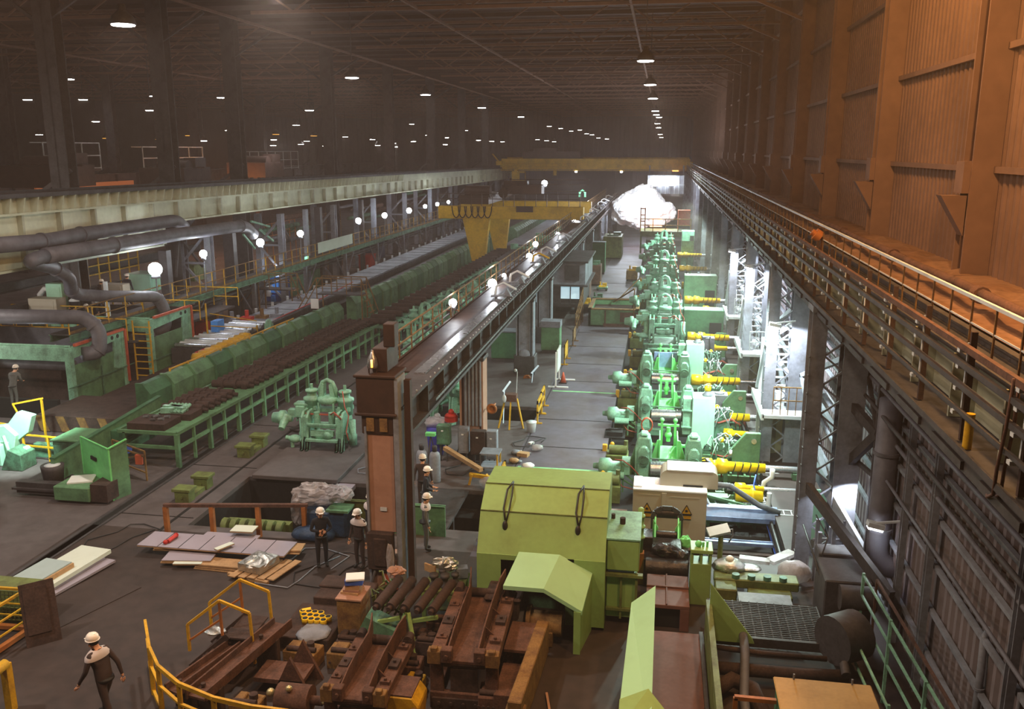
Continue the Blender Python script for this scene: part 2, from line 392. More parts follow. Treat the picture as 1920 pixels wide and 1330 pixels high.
# darker back partition with ribs across the mill bay
pt = MB(); pt.bx(-29, -6.0, 188, 188.4, 0, 9.5)
for x in range(-28, -5, 3): pt.bx(x, x+0.5, 187.5, 188, 0, 9.5)
struct(pt, 'wall_middle', 'wall_far')
# roof: sheets, purlins, trusses
rf = MB(); rf.bx(-110, 9, -12, YB, 21.4, 21.6)
struct(rf, 'ceiling', 'roof_sheet')
pu = MB()
for y in range(-8, 232, 4): pu.bx(-110, 7.3, y, y+0.12, 21.05, 21.35)
tag(pu.build('ceiling_purlins', 'roof_sheet'), kind='structure')
for i, y in enumerate([14.8 + 9.2*k for k in range(-2, 23)]):
    t = MB()
    for xa, xb in ((7.2, -24), (-32, -62), (-62, -92)):
        t.bar((xa, y, 19.3), (xb, y, 19.3), 0.18); t.bar((xa, y, 21), (xb, y, 21), 0.18)
        n = int(abs(xb-xa)/2.6)
        for k in range(n):
            a = xa + (xb-xa)*k/n; b = xa + (xb-xa)*(k+1)/n
            t.bar((a, y, 19.3 if k % 2 else 21), (b, y, 21 if k % 2 else 19.3), 0.1)
    t.bar((7.2, y, 18.2), (4.6, y, 19.3), 0.16)
    tag(t.build('roof_truss', 'wall_sheet'), kind='structure')
t = MB()
for x in (-2, -14, -26, -50, -75):
    t.bar((x, -10, 19.3), (x, YB-2, 19.3), 0.14)
tag(t.build('roof_tie_beam', 'wall_sheet'), kind='structure')

# ------------------------------------------------------------ right crane girder
# dusty ledge beside the girder, with its pipe
l = MB(); n = 60
vv = []
for i in range(221):
    y = i*0.6 + 2 if i < 120 else 74 + (i-120)*1.55
    for j in range(6):
        x = 5.05 + j*0.47; vv.append((x, y, 8.72 + (random.uniform(0, 0.13) if 0 < j < 5 else 0.02)))
l.add(vv, [(i*6+j, i*6+j+1, (i+1)*6+j+1, (i+1)*6+j) for i in range(220) for j in range(5)])
l.bx(5.0, 7.38, 2, 230, 8.2, 8.65)
struct(l, 'wall_ledge', 'dust')
pp = MB(); pts = [(5.45, y, 9.08 + (0.03 if k % 2 else 0)) for k, y in enumerate(range(2, 229, 3))]
pp.tube(pts, 0.1, 8)
for y in range(4, 228, 6): pp.cyl((5.45, y, 9.08), (5.45, y+0.25, 9.08), 0.15)
tag(pp.build('ledge_pipe', 'rust'), 'rusty pipe lying along the dusty ledge above the right crane girder', 'pipe')
# girder: top and bottom flange, web, stiffeners
g = T('crane_girder', 'grey steel crane girder with white web panels running along the right wall', 'girder', (4.7, 10, 7.6))
gb = MB(); gb.bx(4.35, 5.05, 4, 182, 8.6, 8.66); gb.build('top_flange', 'steel_dark', g)
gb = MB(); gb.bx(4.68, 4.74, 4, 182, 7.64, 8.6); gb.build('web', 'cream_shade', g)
for k in range(60):
    y = 5.3 + k*2.05 if k < 40 else 87.3 + (k-40)*4.6
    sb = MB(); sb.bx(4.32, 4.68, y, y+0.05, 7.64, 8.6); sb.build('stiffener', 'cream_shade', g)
gb = MB(); gb.bx(4.02, 5.2, 4, 182, 7.56, 7.63); gb.bar((4.02, 4, 7.63), (4.02, 182, 7.63), 0.04, 0.1); gb.build('bottom_flange', 'steel_dark', g)
sl = MB()
for k in range(46):
    y = 8 + k*2.05; sl.bx(4.1, 4.15, y, y+1.35, 7.3, 7.42)
sl.bx(4.15, 4.18, 6, 150, 7.26, 7.48); sl.build('lower_channel', 'steel_dark', g)
# crane rail
cr = MB(); cr.ibeam((4.78, 4, 8.74), (4.78, 182, 8.74), 0.12, 0.16, 0.03)
tag(cr.build('crane_rail', 'steel_dark'), 'crane rail on top of the right girder beside the dusty ledge', 'rail')
# conductor bars on brackets, each bar its own thing
for x, z, r, lab, m in [(4.02, 8.97, 0.035, 'topmost bare conductor bar beside the right crane girder', 'rust'), (4.0, 8.75, 0.03, 'middle bare conductor bar beside the right crane girder', 'steel_dark'),
                     (4.02, 8.45, 0.03, 'lowest bare conductor bar beside the right crane girder', 'steel_dark'), (4.02, 8.12, 0.022, 'thin cable run below the conductor bars of the right girder', 'steel_dark')]:
    b = MB(); b.bar((x, 4, z), (x, 181, z), r*2, r*2.4); b.bar((x+0.05, 4, z-0.07), (x+0.05, 181, z-0.07), 0.02, 0.05)
    tag(b.build('conductor_bar', m), lab, 'conductor bar', 'conductor bars of the right crane girder')
br = None
for k in range(44):
    y = 8.2 + k*2.05 if k < 34 else 77.9 + (k-34)*9
    if br is None:
        br = T('conductor_bracket', 'rusty bracket carrying the conductor bars along the right girder', 'bracket', (4.1, y, 7.65), 'brackets of the conductor bars')
        b = MB(); b.bx(4.12, 4.2, y, y+0.06, 7.65, 9.15); b.build('post', 'rust_dark', br)
        b = MB()
        for z in (8.12, 8.45, 8.75, 8.97): b.bx(3.99, 4.14, y, y+0.1, z-0.1, z-0.05); b.cyl((4.03, y+0.05, z-0.07), (4.03, y+0.05, z+0.0), 0.03, n=8)
        b.bx(4.1, 4.14, y+0.02, y+0.06, 8.0, 9.0)
        b.build('insulator_arm', 'steel_white', br)
    else: copy_tree(br, loc=(4.1, y, 7.65))
# handrail along the girder walkway
hr = T('handrail', 'long dust-grey handrail on the walkway of the right crane girder', 'railing', (4.5, 5, 8.66))
b = MB(); b.bar((4.52, 4, 9.42), (4.52, 181, 9.42), 0.05); b.bar((4.52, 4, 9.05), (4.52, 181, 9.05), 0.02); b.build('top_rail', 'steel_white', hr)
for k in range(95):
    y = 6 + k*0.95 if k < 60 else 63 + (k-60)*3.3
    MB().bar((4.52, y, 8.66), (4.52, y, 9.42), 0.026).build('post', 'ochre', hr)
dr = MB(); dr.cyl((4.46, 26.1, 9.1), (4.3, 26.1, 9.2), 0.17, n=14); dr.cyl((4.3, 26.1, 9.2), (4.22, 26.1, 9.25), 0.09); dr.bar((4.5, 26.1, 9.1), (4.5, 26.1, 8.6), 0.05)
tag(dr.build('cable_reel', 'orange'), 'small orange reel hung on the handrail of the right girder', 'reel')
# yellow end stop and hanging cable loop low on the girder
es = MB(); es.cyl((4.12, 12.0, 7.64), (4.12, 12.0, 8.12), 0.06, n=12); tag(es.build('end_stop_post', 'yellow'), 'short yellow post standing on the lower flange of the right girder', 'post')
for k, (xx) in enumerate((3.98, 4.06)):
    c = MB(); c.tube([(xx, 10.4+0.05*k, 9.0), (xx, 10.45, 8.4), (xx-0.02, 10.5, 7.9), (xx+0.05, 10.7, 7.5), (xx+0.1, 11.0, 7.35), (xx+0.3, 11.6, 7.3)], 0.022, 6)
    tag(c.build('hanging_cable', 'rust'), 'orange-lit cable looping down from the right girder near the frame edge', 'cable', 'cables looping down at the right edge')
# upper wall columns with brackets
up = None
for k in range(23):
    y = 21.7 + (k-1)*9.2
    if up is None:
        up = T('column_1', None, None, (7.0, y, 8.6)); up['kind'] = 'structure'
        b = MB(); b.bx(6.75, 7.38, y-0.33, y-0.27, 8.6, 21.4); b.bx(6.75, 7.38, y+0.27, y+0.33, 8.6, 21.4); b.bx(6.95, 7.05, y-0.3, y+0.3, 8.6, 21.4); b.build('shaft', 'wall_sheet', up)
        b = MB(); b.box((6.85, y, 10.9), (0.5, 0.55, 0.7)); b.prism([(6.75, 9.6), (6.75, 10.5), (6.2, 10.5)], 'xz', y-0.2, y+0.2); b.build('bracket', 'wall_sheet', up)
        b = MB(); b.box((6.95, y, 8.68), (1.0, 1.0, 0.12)); b.build('base_plate', 'wall_sheet', up)
    else: copy_tree(up, loc=(7.0, y, 8.6))
gi = MB()
for z in (11.0, 13.6, 16.2, 18.8): gi.bx(7.2, 7.3, -8, YB-2, z, z+0.14)
tag(gi.build('wall_right_girts', 'wall_sheet'), kind='structure')
# ------------------------------------------------------------ right lower columns (battened, laced)
lc = None
YC = [24.0 + 9.2*k for k in range(0, 17)]
for i, y in enumerate(YC):
    if lc is None:
        lc = T('column_2', None, None, (4.8, y, -0.7)); lc['kind'] = 'structure'
        for xx, hw, nm in ((4.22, 0.2, 'inner_leg'), (5.2, 0.32, 'outer_leg')):
            b = MB(); b.bx(xx-hw, xx+hw, y-0.30, y-0.26, -0.7, 7.54); b.bx(xx-hw, xx+hw, y+0.26, y+0.30, -0.7, 7.54); b.bx(xx-0.03, xx+0.03, y-0.28, y+0.28, -0.7, 7.54)
            b.build(nm, 'steel_paint', lc)
        b = MB()
        for k in range(9):
            z = -0.2 + k*0.8
            b.bar((4.4, y-0.24, z), (4.9, y-0.24, z+0.4), 0.05, 0.05); b.bar((4.9, y-0.24, z+0.4), (4.4, y-0.24, z+0.8), 0.05, 0.05)
        b.build('lacing', 'steel_paint', lc)
        b = MB(); b.box((4.75, y, -0.3), (1.9, 0.9, 0.12)); b.box((4.75, y, 7.46), (1.5, 0.8, 0.16))
        for xx in (4.02, 4.38): b.prism([(y-0.3, -0.24), (y-0.45, -0.24), (y-0.3, 0.5)], 'yz', xx, xx+0.03)
        b.build('base_plate', 'steel_paint', lc)
        b = MB()
        for k in range(13): b.cyl((4.0, y-0.31, 0.2+k*0.5), (4.0, y-0.45, 0.2+k*0.5), 0.018, n=6)
        b.build('step_bolts', 'steel_dark', lc)
    else: copy_tree(lc, loc=(4.8, y, -0.7))
bc = MB()
for a, b_ in zip(YC[:8], YC[1:9]):
    bc.bar((5.35, a+0.3, 0.6), (5.35, b_-0.3, 3.4), 0.16); bc.bar((5.35, a+0.3, 6.2), (5.35, b_-0.3, 3.4), 0.16); bc.bar((5.35, a, 3.4), (5.35, b_, 3.4), 0.14)
tag(bc.build('column_bracing', 'steel_paint'), kind='structure')
kb = MB(); nA, nB, nC, nD, nE = PY(1560, 715, 25.0), PX(1645, 815, 5.6), PY(1552, 905, 25.0), PY(1552, 955, 24.8), PX(1642, 1050, 5.6)
kb.bar(nA, nB, 0.16, 0.24); kb.bar(nB, nC, 0.16, 0.24); kb.bar((5.6, nB.y, 7.3), (5.6, nB.y, 0), 0.12, 0.12); kb.bar((5.5, 25.0, 6.9), nB, 0.1, 0.1)
kb.bar((5.4, 24.9, 6.0), (5.6, nB.y, 6.0), 0.1); kb.bar((5.4, 24.9, 3.2), (5.6, nB.y, 3.4), 0.1)
tag(kb.build('column_knee_braces', 'steel_dark'), kind='structure')
# lower wall frame: posts and girts in front of the sheeting
for y in (13.9, 18.4, 20.4, 22.6, 27.4, 32, 36.6, 41.2, 45.8, 50.4, 59.6, 68.8):
    b = MB(); b.bx(5.78, 5.92, y-0.09, y-0.07, 0, 6.9); b.bx(5.78, 5.92, y+0.07, y+0.09, 0, 6.9); b.bx(5.84, 5.86, y-0.08, y+0.08, 0, 6.9); tag(b.build('wall_post', 'steel_paint'), kind='structure')
b = MB()
for z in (0.9, 1.9, 2.9, 3.9, 4.9): b.bx(5.95, 6.05, 6, 120, z, z+0.09)
b.bx(6.05, 6.12, 6, 120, 0, 0.05)
tag(b.build('wall_lower_girts', 'steel_paint'), kind='structure')
# pipes and duct on the lower right wall
for k, (x, z, r) in enumerate([(5.75, 6.35, 0.07), (5.6, 5.7, 0.05), (5.5, 5.2, 0.05), (5.85, 4.5, 0.05), (5.8, 6.0, 0.03), (5.7, 3.6, 0.04)]):
    b = MB(); b.cyl((x, 8, z), (x, 100, z), r, n=8)
    tag(b.build('wall_pipe', 'duct' if k % 2 else 'steel_dark'), ['topmost pipe under the right girder', 'second pipe from the top under the right girder', 'middle thin pipe under the right girder', 'lower thin pipe along the right wall', 'thinnest pipe right below the topmost one', 'lowest pipe along the right wall sheeting'][k], 'pipe', 'pipes along the right wall')
b = MB(); b.tube([(5.7, 21.9, 5.6), (5.7, 21.9, 2.2), (5.72, 21.9, 1.6), (5.9, 21.9, 1.25), (6.4, 21.9, 1.1)], 0.28, 16)
for z in (2.2, 4.2): b.cyl((5.7, 21.9, z), (5.7, 21.9, z+0.08), 0.32, n=16)
tag(b.build('exhaust_duct', 'duct'), 'thick vertical grey duct beside the laced column at the lower right', 'duct')
b = MB(); b.tube([(6.35, 15.9, 3.0), (6.15, 15.7, 3.05), (6.0, 15.5, 2.95), (5.98, 15.4, 2.4), (5.98, 15.4, 0.1)], 0.07, 10)
for z in (0.9, 2.0): b.cyl((5.98, 15.4, z), (5.98, 15.4, z+0.05), 0.1)
tag(b.build('down_pipe', 'steel_paint'), 'grey down pipe with a bend on the corrugated lower right wall', 'pipe')
# slanting catwalk strip of lit bolts down the right edge (roof line lights)
# ------------------------------------------------------------ left crane girder and its trestle columns
XL = -28.0
g = T('crane_girder', 'cream-painted crane girder of the left bay carried on paired grey columns', 'girder', (XL, 30, 6.0))
ZT = 8.75
b = MB(); b.bx(XL-0.5, XL+0.5, 16, 176, ZT, ZT+0.08); b.bar((XL+0.5, 16, ZT+0.12), (XL+0.5, 176, ZT+0.12), 0.05, 0.14); b.build('top_flange', 'steel_dark', g)
b = MB(); b.bx(XL-0.04, XL+0.04, 46.6, 176, 6.95, ZT); b.bx(XL-0.04, XL+0.04, 16, 46.6, 5.7, ZT)
b.build('web', 'cream', g)
b = MB(); b.bx(XL-0.3, XL+0.35, 46.6, 176, 6.85, 6.95); b.bx(XL-0.3, XL+0.35, 16, 46.6, 5.6, 5.7); b.bx(XL-0.3, XL+0.35, 46.3, 46.6, 5.6, 6.95); b.build('bottom_flange', 'cream', g)
b = MB(); b.bar((XL+0.34, 16, 8.05), (XL+0.34, 176, 8.05), 0.06, 0.1); b.build('web_rail', 'cream', g)
for k in range(52):
    y = 17 + k*2.6 if k < 44 else 131.4 + (k-44)*5
    z0 = 5.7 if y < 46.4 else 6.95
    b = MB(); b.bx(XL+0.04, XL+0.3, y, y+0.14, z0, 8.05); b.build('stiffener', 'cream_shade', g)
for k in range(90):
    y = 17 + k*0.87
    b = MB(); b.prism([(XL+0.04, 8.1), (XL+0.34, 8.1), (XL+0.5, ZT), (XL+0.04, ZT)], 'xz', y, y+0.05); b.build('gusset', 'cream', g)
g.rotation_euler = (-0.0095, 0, 0); g.location.z += 0.75
rl = MB(); rl.ibeam((XL, 16, ZT+0.2), (XL, 176, ZT+0.2), 0.12, 0.18, 0.03); ro = rl.build('crane_rail', 'steel_dark'); tag(ro, 'crane rail on top of the cream girder in the left bay', 'rail'); ro.rotation_euler = (-0.0095, 0, 0); ro.location.z += 0.15
tc = None
for k, y in enumerate([52, 63, 74, 85, 96, 107, 118, 129, 140, 152, 164]):
    if tc is None:
        tc = T('trestle_column', 'paired grey trestle column with cross braces under the cream girder', 'column', (XL, y, 0), 'trestle columns under the left girder')
        for x in (XL+0.0, XL-1.8):
            b = MB(); b.ibeam((x, y, 0), (x, y, 6.85), 0.4, 0.5, 0.05); b.build('leg', 'steel_paint', tc)
        b = MB()
        for a, c in (((XL, y, 6.5), (XL-1.8, y, 4.6)), ((XL-1.8, y, 4.5), (XL, y, 4.5)), ((XL, y, 2.4), (XL-1.8, y, 4.4)), ((XL, y, 2.2), (XL-1.8, y, 2.2)), ((XL-1.8, y, 2.1), (XL, y, 0.3))): b.bar(a, c, 0.14)
        b.build('cross_brace', 'steel_paint', tc)
        b = MB(); b.box((XL-0.9, y, 0.05), (2.9, 1.1, 0.1)); b.build('base_plate', 'steel_dark', tc)
    else: copy_tree(tc, loc=(XL, y, 0))
# building columns above and beyond the left girder
ub = None
for i, (x, y) in enumerate([(-30, 41.6), (-30, 51.6), (-30, 60.8), (-30, 79.2), (-30, 97.6), (-30, 116), (-30, 134.4), (-30, 152.8), (-60, 62), (-60, 76), (-60, 92), (-60, 110), (-60, 130), (-60, 150)]):
    if ub is None:
        ub = T('column_3', None, None, (x, y, 0)); ub['kind'] = 'structure'
        b = MB(); b.bx(x-0.5, x+0.5, y-0.4, y-0.34, 0, 20.5); b.bx(x-0.5, x+0.5, y+0.34, y+0.4, 0, 20.5); b.bx(x-0.05, x+0.05, y-0.4, y+0.4, 0, 20.5); b.build('shaft', 'steel_dark', ub)
        b = MB(); b.bar((x+0.4, y, 10.5), (x-2.6, y-1, 8.2), 0.2); b.bar((x-0.4, y, 17.5), (x+3, y, 19.4), 0.16); b.bar((x-0.4, y, 17.5), (x-3, y, 19.4), 0.16); b.build('knee_brace', 'steel_dark', ub)
    else: copy_tree(ub, loc=(x, y, 0))
# far left bay: second girder, gallery frames with pale rails, orange-lit opening
b = MB(); b.bx(-59.2, -58.8, 30, 180, 7.4, 8.9); b.bx(-59.4, -58.4, 30, 180, 8.9, 9.0)
for k in range(36): b.bx(-58.8, -58.5, 30+k*4, 30.2+k*4, 7.4, 8.9)
tag(b.build('bay_girder', 'steel_dark'), 'dark crane girder of the far left bay behind the cream girder', 'girder')
b = MB(); b.bx(-58.2, -58.0, PX(68, 355, -58).y, PX(252, 355, -58).y, PX(150, 366, -58).z, PX(150, 344, -58).z); tag(b.build('orange_glow_panel', 'orange_lit_glow'), 'glowing panel for the orange-lit opening of the far left bay seen over the cream girder', 'opening')
def gallery(y0, y1, x, z, lab):
    t = T('service_gallery', lab, 'gallery', (x, (y0+y1)/2, z), 'pale tube galleries in the far left bay')
    b = MB(); b.bx(x-1.2, x, y0, y1, z-0.25, z-0.1); b.build('deck', 'steel_dark', t)
    b = MB()
    for zz in (0, 1.1, 2.2): b.bar((x, y0, z+zz), (x, y1, z+zz), 0.09)
    b.bar((x-1.2, y0, z+2.2), (x-1.2, y1, z+2.2), 0.08); b.build('rail', 'steel_white', t)
    n = max(2, int((y1-y0)/2.4))
    for k in range(n+1):
        y = y0 + (y1-y0)*k/n; MB().bar((x, y, z-0.2), (x, y, z+2.2), 0.08).build('post', 'steel_white', t)
def gy(u, v): return PX(u, v, -51)
gallery(gy(85, 315).y, gy(190, 315).y, -51, gy(140, 316).z, 'pale tube gallery high in the far left bay, between the dark columns at the left')
gallery(gy(270, 316).y, gy(382, 316).y, -51, gy(325, 316).z, 'pale tube gallery high in the far left bay, right of the thick dark column')
gallery(gy(470, 316).y, gy(560, 316).y, -51, gy(515, 316).z, 'faint pale gallery farther along the far left bay')
for k, (u, v, y) in enumerate([(480, 318, 96), (330, 330, 80), (90, 330, 62)]):
    p = PY(u, v, y); b = MB()
    b.box((p.x, p.y, p.z), (4.5, 5, 1.6)); b.cyl((p.x-1, p.y-1, p.z+0.8), (p.x+2, p.y-1, p.z+0.8), 0.7); b.box((p.x+1.5, p.y+1, p.z+1.2), (1.2, 2, 1)); b.bar((p.x-3, p.y, p.z+0.8), (p.x+3, p.y, p.z+0.8), 0.15)
    b.bar((p.x, p.y, p.z-0.8), (p.x, p.y, 0), 0.5)
    tag(b.build('crane_trolley', 'bronze'), ['dark crane trolley parked beyond the cream girder at mid length', 'dark machine block behind the orange-lit strip', 'dark machine block behind the near end of the cream girder'][k], 'machine')

# ------------------------------------------------------------ left elevated walkway with lamps
XA = -26.6
wk = T('elevated_walkway', 'green steel walkway with yellow railing and lamps under the cream girder', 'walkway', (XA, 40, 3.2))
b = MB(); b.bx(XA-1.0, XA, 36, 150, 3.15, 3.22); b.build('deck', 'steel_dark', wk)
b = MB(); b.ibeam((XA, 36, 3.0), (XA, 150, 3.0), 0.18, 0.34, 0.03); b.ibeam((XA-1, 36, 3.0), (XA-1, 150, 3.0), 0.18, 0.34, 0.03); b.build('beam', 'mint_dark', wk)
b = MB()
for z in (3.75, 4.3): b.bar((XA, 36, z), (XA, 150, z), 0.045)
b.bx(XA-0.02, XA+0.02, 36, 150, 3.22, 3.34); b.build('rail', 'ochre', wk)
for k in range(76):
    y = 36 + k*1.5; MB().bar((XA, y, 3.2), (XA, y, 4.3), 0.045).build('post', 'yellow', wk)
for k in range(13):
    y = 38 + k*9
    b = MB(); b.bar((XA-0.5, y, 0), (XA-0.5, y, 2.9), 0.25); b.bar((XA-0.5, y+0.1, 0.4), (XA-0.5, y+2.4, 2.8), 0.08); b.bar((XA-0.5, y-0.1, 0.4), (XA-0.5, y-2.4, 2.8), 0.08); b.build('support', 'steel_paint', wk)
tp = MB()
tp.bar((XA-0.6, 36, 2.4), (XA-0.6, 140, 2.4), 0.12); tp.bar((XA-0.9, 36, 2.1), (XA-0.9, 140, 2.1), 0.2, 0.1)
tag(tp.build('cable_tray', 'steel_dark'), 'dark cable tray slung beneath the left walkway', 'cable tray')
bn = MB(); bn.bx(XA+0.03, XA+0.06, 66.5, 74.5, 3.5, 4.35)
tag(bn.build('banner', 'panel_pale'), 'long pale banner tied to the left walkway railing', 'banner')

# ------------------------------------------------------------ big grey pipes, upper left
def pipe(name, pts, r, lab, m='duct', flanges=()):
    b = MB(); q = []
    pts = [Vector(p) for p in pts]
    for i, p in enumerate(pts):                      # rounded corners
        if 0 < i < len(pts)-1:
            a = (pts[i-1]-p); c = (pts[i+1]-p); ra = min(r*2.2, a.length*0.48, c.length*0.48)
            a = p + a.normalized()*ra; c = p + c.normalized()*ra
            for t in (0, .17, .33, .5, .67, .83, 1): q.append(a*(1-t)**2 + p*2*t*(1-t) + c*t*t)
        else: q.append(p)
    b.tube(q, r, 18)
    for t in flanges:
        k = int(t*(len(q)-1)); d = (q[min(k+1, len(q)-1)]-q[k]).normalized(); b.cyl(q[k], q[k]+d*0.12, r*1.15, n=18)
    return tag(b.build(name, m), lab, 'pipe')
pipe('duct_pipe', [PX(-40, 463, -27), PX(90, 452, -27), PX(150, 440, -27), PX(330, 413, -27), PX(345, 425, -27.6)], 0.34, 'thick dusty grey pipe crossing in front of the cream girder, the upper one', flanges=(0.1, 0.5))
pipe('duct_pipe', [PX(85, 480, -26.4), PX(200, 462, -26.4), PX(330, 440, -26.4), PX(460, 423, -26.4), PX(475, 440, -26.6)], 0.36, 'thick dusty grey pipe below the upper one, reaching to the walkway', flanges=(0.3, 0.7))
pipe('duct_pipe', [PX(85, 480, -26.4), PX(52, 490, -26.4), PY(102, 503, 36.6), PY(130, 520, 37.3), PY(134, 552, 38.4), PY(200, 556, 40), PY(296, 556, 43), PY(311, 585, 43.2), PY(311, 618, 43.2), PY(285, 624, 42.6)], 0.3, 'long bent grey pipe snaking down to the rear green booth', flanges=(0.2, 0.42, 0.7))
pipe('duct_pipe', [PY(-60, 593, 34.5), PY(160, 595, 36.4), PY(187, 620, 36.6), PY(186, 662, 36.4), PY(155, 664, 35.8)], 0.33, 'grey pipe bending down over the front green booth', flanges=(0.4, 0.8))
pipe('duct_pipe', [PY(352, 418, 60), PY(368, 396, 60), PY(384, 388, 61), PY(470, 372, 70)], 0.28, 'short pale pipe elbow under the cream girder', 'steel_paint')
for k, (p, q, m, lab) in enumerate([((-32, 30, 3.6), (-32, 60, 3.6), 'steel_dark', 'dark truss beam crossing under the thick pipes at the left edge'), ((-33, 30, 4.6), (-33, 60, 4.6), 'steel_dark', 'upper dark truss beam at the left edge')]):
    b = MB(); b.ibeam(p, q, 0.4, 0.5, 0.05)
    tag(b.build('support_beam', m), lab, 'beam')
# clutter of pipes and frames under the girder, 600..900 px
random.seed(3)
for k in range(9):
    y0 = 60 + k*7; x = -30.5 - (k % 3)*1.2; z = 4.6 + (k % 4)*0.5
    b = MB(); b.tube([(x, y0, z), (x, y0+8, z), (x-1.5, y0+9, z-0.8), (x-1.5, y0+15, z-0.8)], 0.14 + 0.05*(k % 3), 10)
    tag(b.build('process_pipe', ['duct', 'mint_dark', 'rust'][k % 3]), ['grey', 'green', 'rusty'][k % 3] + ' process pipe in the tangle behind the left walkway lamps', 'pipe', 'pipes in the tangle behind the left walkway')
for k, (x, y, w_, m, lab) in enumerate([(-32, 72, 6, 'orange', 'orange railing frame beyond the left walkway'), (-32, 48, 5, 'yellow', 'yellow railing frame behind the brightest left walkway lamps'), (-32, 84, 5, 'ochre', 'dull railing frame beyond the pale banner')]):
    t = T('railing_frame', lab, 'railing', (x, y, 4.0)); b = MB()
    for z in (4.5, 5.0, 5.5): b.bar((x, y-w_/2, z), (x, y+w_/2, z), 0.06)
    b.build('rail', m, t)
    for j in range(6): MB().bar((x, y-w_/2+j*w_/5, 0), (x, y-w_/2+j*w_/5, 5.5), 0.06).build('post', m, t)
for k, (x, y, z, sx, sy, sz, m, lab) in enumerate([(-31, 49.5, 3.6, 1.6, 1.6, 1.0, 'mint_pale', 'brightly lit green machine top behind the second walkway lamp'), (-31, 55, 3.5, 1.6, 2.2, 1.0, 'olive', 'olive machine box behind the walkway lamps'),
        (-29.6, 65, 0.9, 1.2, 2.6, 1.9, 'blue', 'blue control box with a white light panel below the left walkway'), (-28.6, 68.8, 1.0, 1.4, 4.6, 2.0, 'green', 'green sheet-metal enclosure below the left walkway'), (-28.9, 58.2, 1.1, 1.0, 2.6, 2.2, 'steel_dark', 'dark steel cabinet below the left walkway'),
        (-30.2, 55.5, 1.1, 1.0, 2.0, 2.2, 'steel_paint', 'grey electrical cabinet below the left walkway'), (-27.8, 82, 0.8, 1.2, 1.6, 1.6, 'red', 'red machine block among the trestle columns'), (-30.5, 92, 1.2, 1.4, 4, 2.4, 'navy', 'dark blue cabinet behind the trestle columns')]):
    t = T('machine_cabinet', lab, 'cabinet', (x, y, 0 if z < 3 else z-0.5)); b = MB(); b.box((x, y, z), (sx, sy, sz)); b.build('body', m, t, bevel=0.03)
    b = MB(); b.box((x, y, z+sz/2+0.04), (sx+0.1, sy+0.1, 0.08)); b.build('top_cover', m, t)
    b = MB(); b.bx(x+sx/2, x+sx/2+0.02, y-sy*0.4, y-0.03, z-sz*0.4, z+sz*0.4); b.bx(x+sx/2, x+sx/2+0.02, y+0.03, y+sy*0.4, z-sz*0.4, z+sz*0.4); b.build('door', m, t)
    if m == 'blue':
        b = MB(); b.bx(x-sx/2+0.05, x+0.25, y-sy/2-0.35, y-sy/2-0.02, z-0.4, z+1.15); b.build('light_panel', 'white', t)
        b = MB(); b.bx(x+0.3, x+0.95, y-sy/2-0.3, y-sy/2-0.02, z-0.1, z+1.1); b.bx(x+0.3, x+0.55, y-sy/2-0.4, y-sy/2-0.05, z-0.8, z-0.3); b.build('screen', 'sky_blue', t)
light('POINT', (-28.6, 62.6, 2.6), 120, COOL, 0.1, name='panel_light')
# exit sign
b = MB(); p = PX(575, 486, -27.0); b.box(p, (0.06, 0.7, 0.4)); tag(b.build('exit_sign', 'led_green'), 'small glowing green exit sign below the left walkway', 'sign')

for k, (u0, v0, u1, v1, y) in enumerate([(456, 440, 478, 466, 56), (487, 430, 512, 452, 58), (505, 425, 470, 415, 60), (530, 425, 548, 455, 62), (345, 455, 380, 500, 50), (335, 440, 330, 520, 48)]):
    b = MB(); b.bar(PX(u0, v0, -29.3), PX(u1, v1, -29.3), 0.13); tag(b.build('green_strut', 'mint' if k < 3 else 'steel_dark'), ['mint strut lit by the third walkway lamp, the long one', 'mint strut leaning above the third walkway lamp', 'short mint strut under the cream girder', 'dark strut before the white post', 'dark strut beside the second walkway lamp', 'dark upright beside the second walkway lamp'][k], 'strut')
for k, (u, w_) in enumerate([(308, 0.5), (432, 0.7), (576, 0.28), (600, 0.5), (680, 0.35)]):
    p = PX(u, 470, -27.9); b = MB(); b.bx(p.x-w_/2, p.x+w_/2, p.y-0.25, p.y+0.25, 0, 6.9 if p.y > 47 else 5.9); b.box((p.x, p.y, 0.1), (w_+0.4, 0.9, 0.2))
    tag(b.build('support_post', 'steel_paint' if k == 2 else 'steel_dark'), ['dark support post behind the glaring walkway lamp', 'thick dark support post right of the second walkway lamp', 'slim pale post under the cream girder by the fourth walkway lamp', 'dark post just right of the slim pale post', 'dark post near the pale banner'][k], 'post')
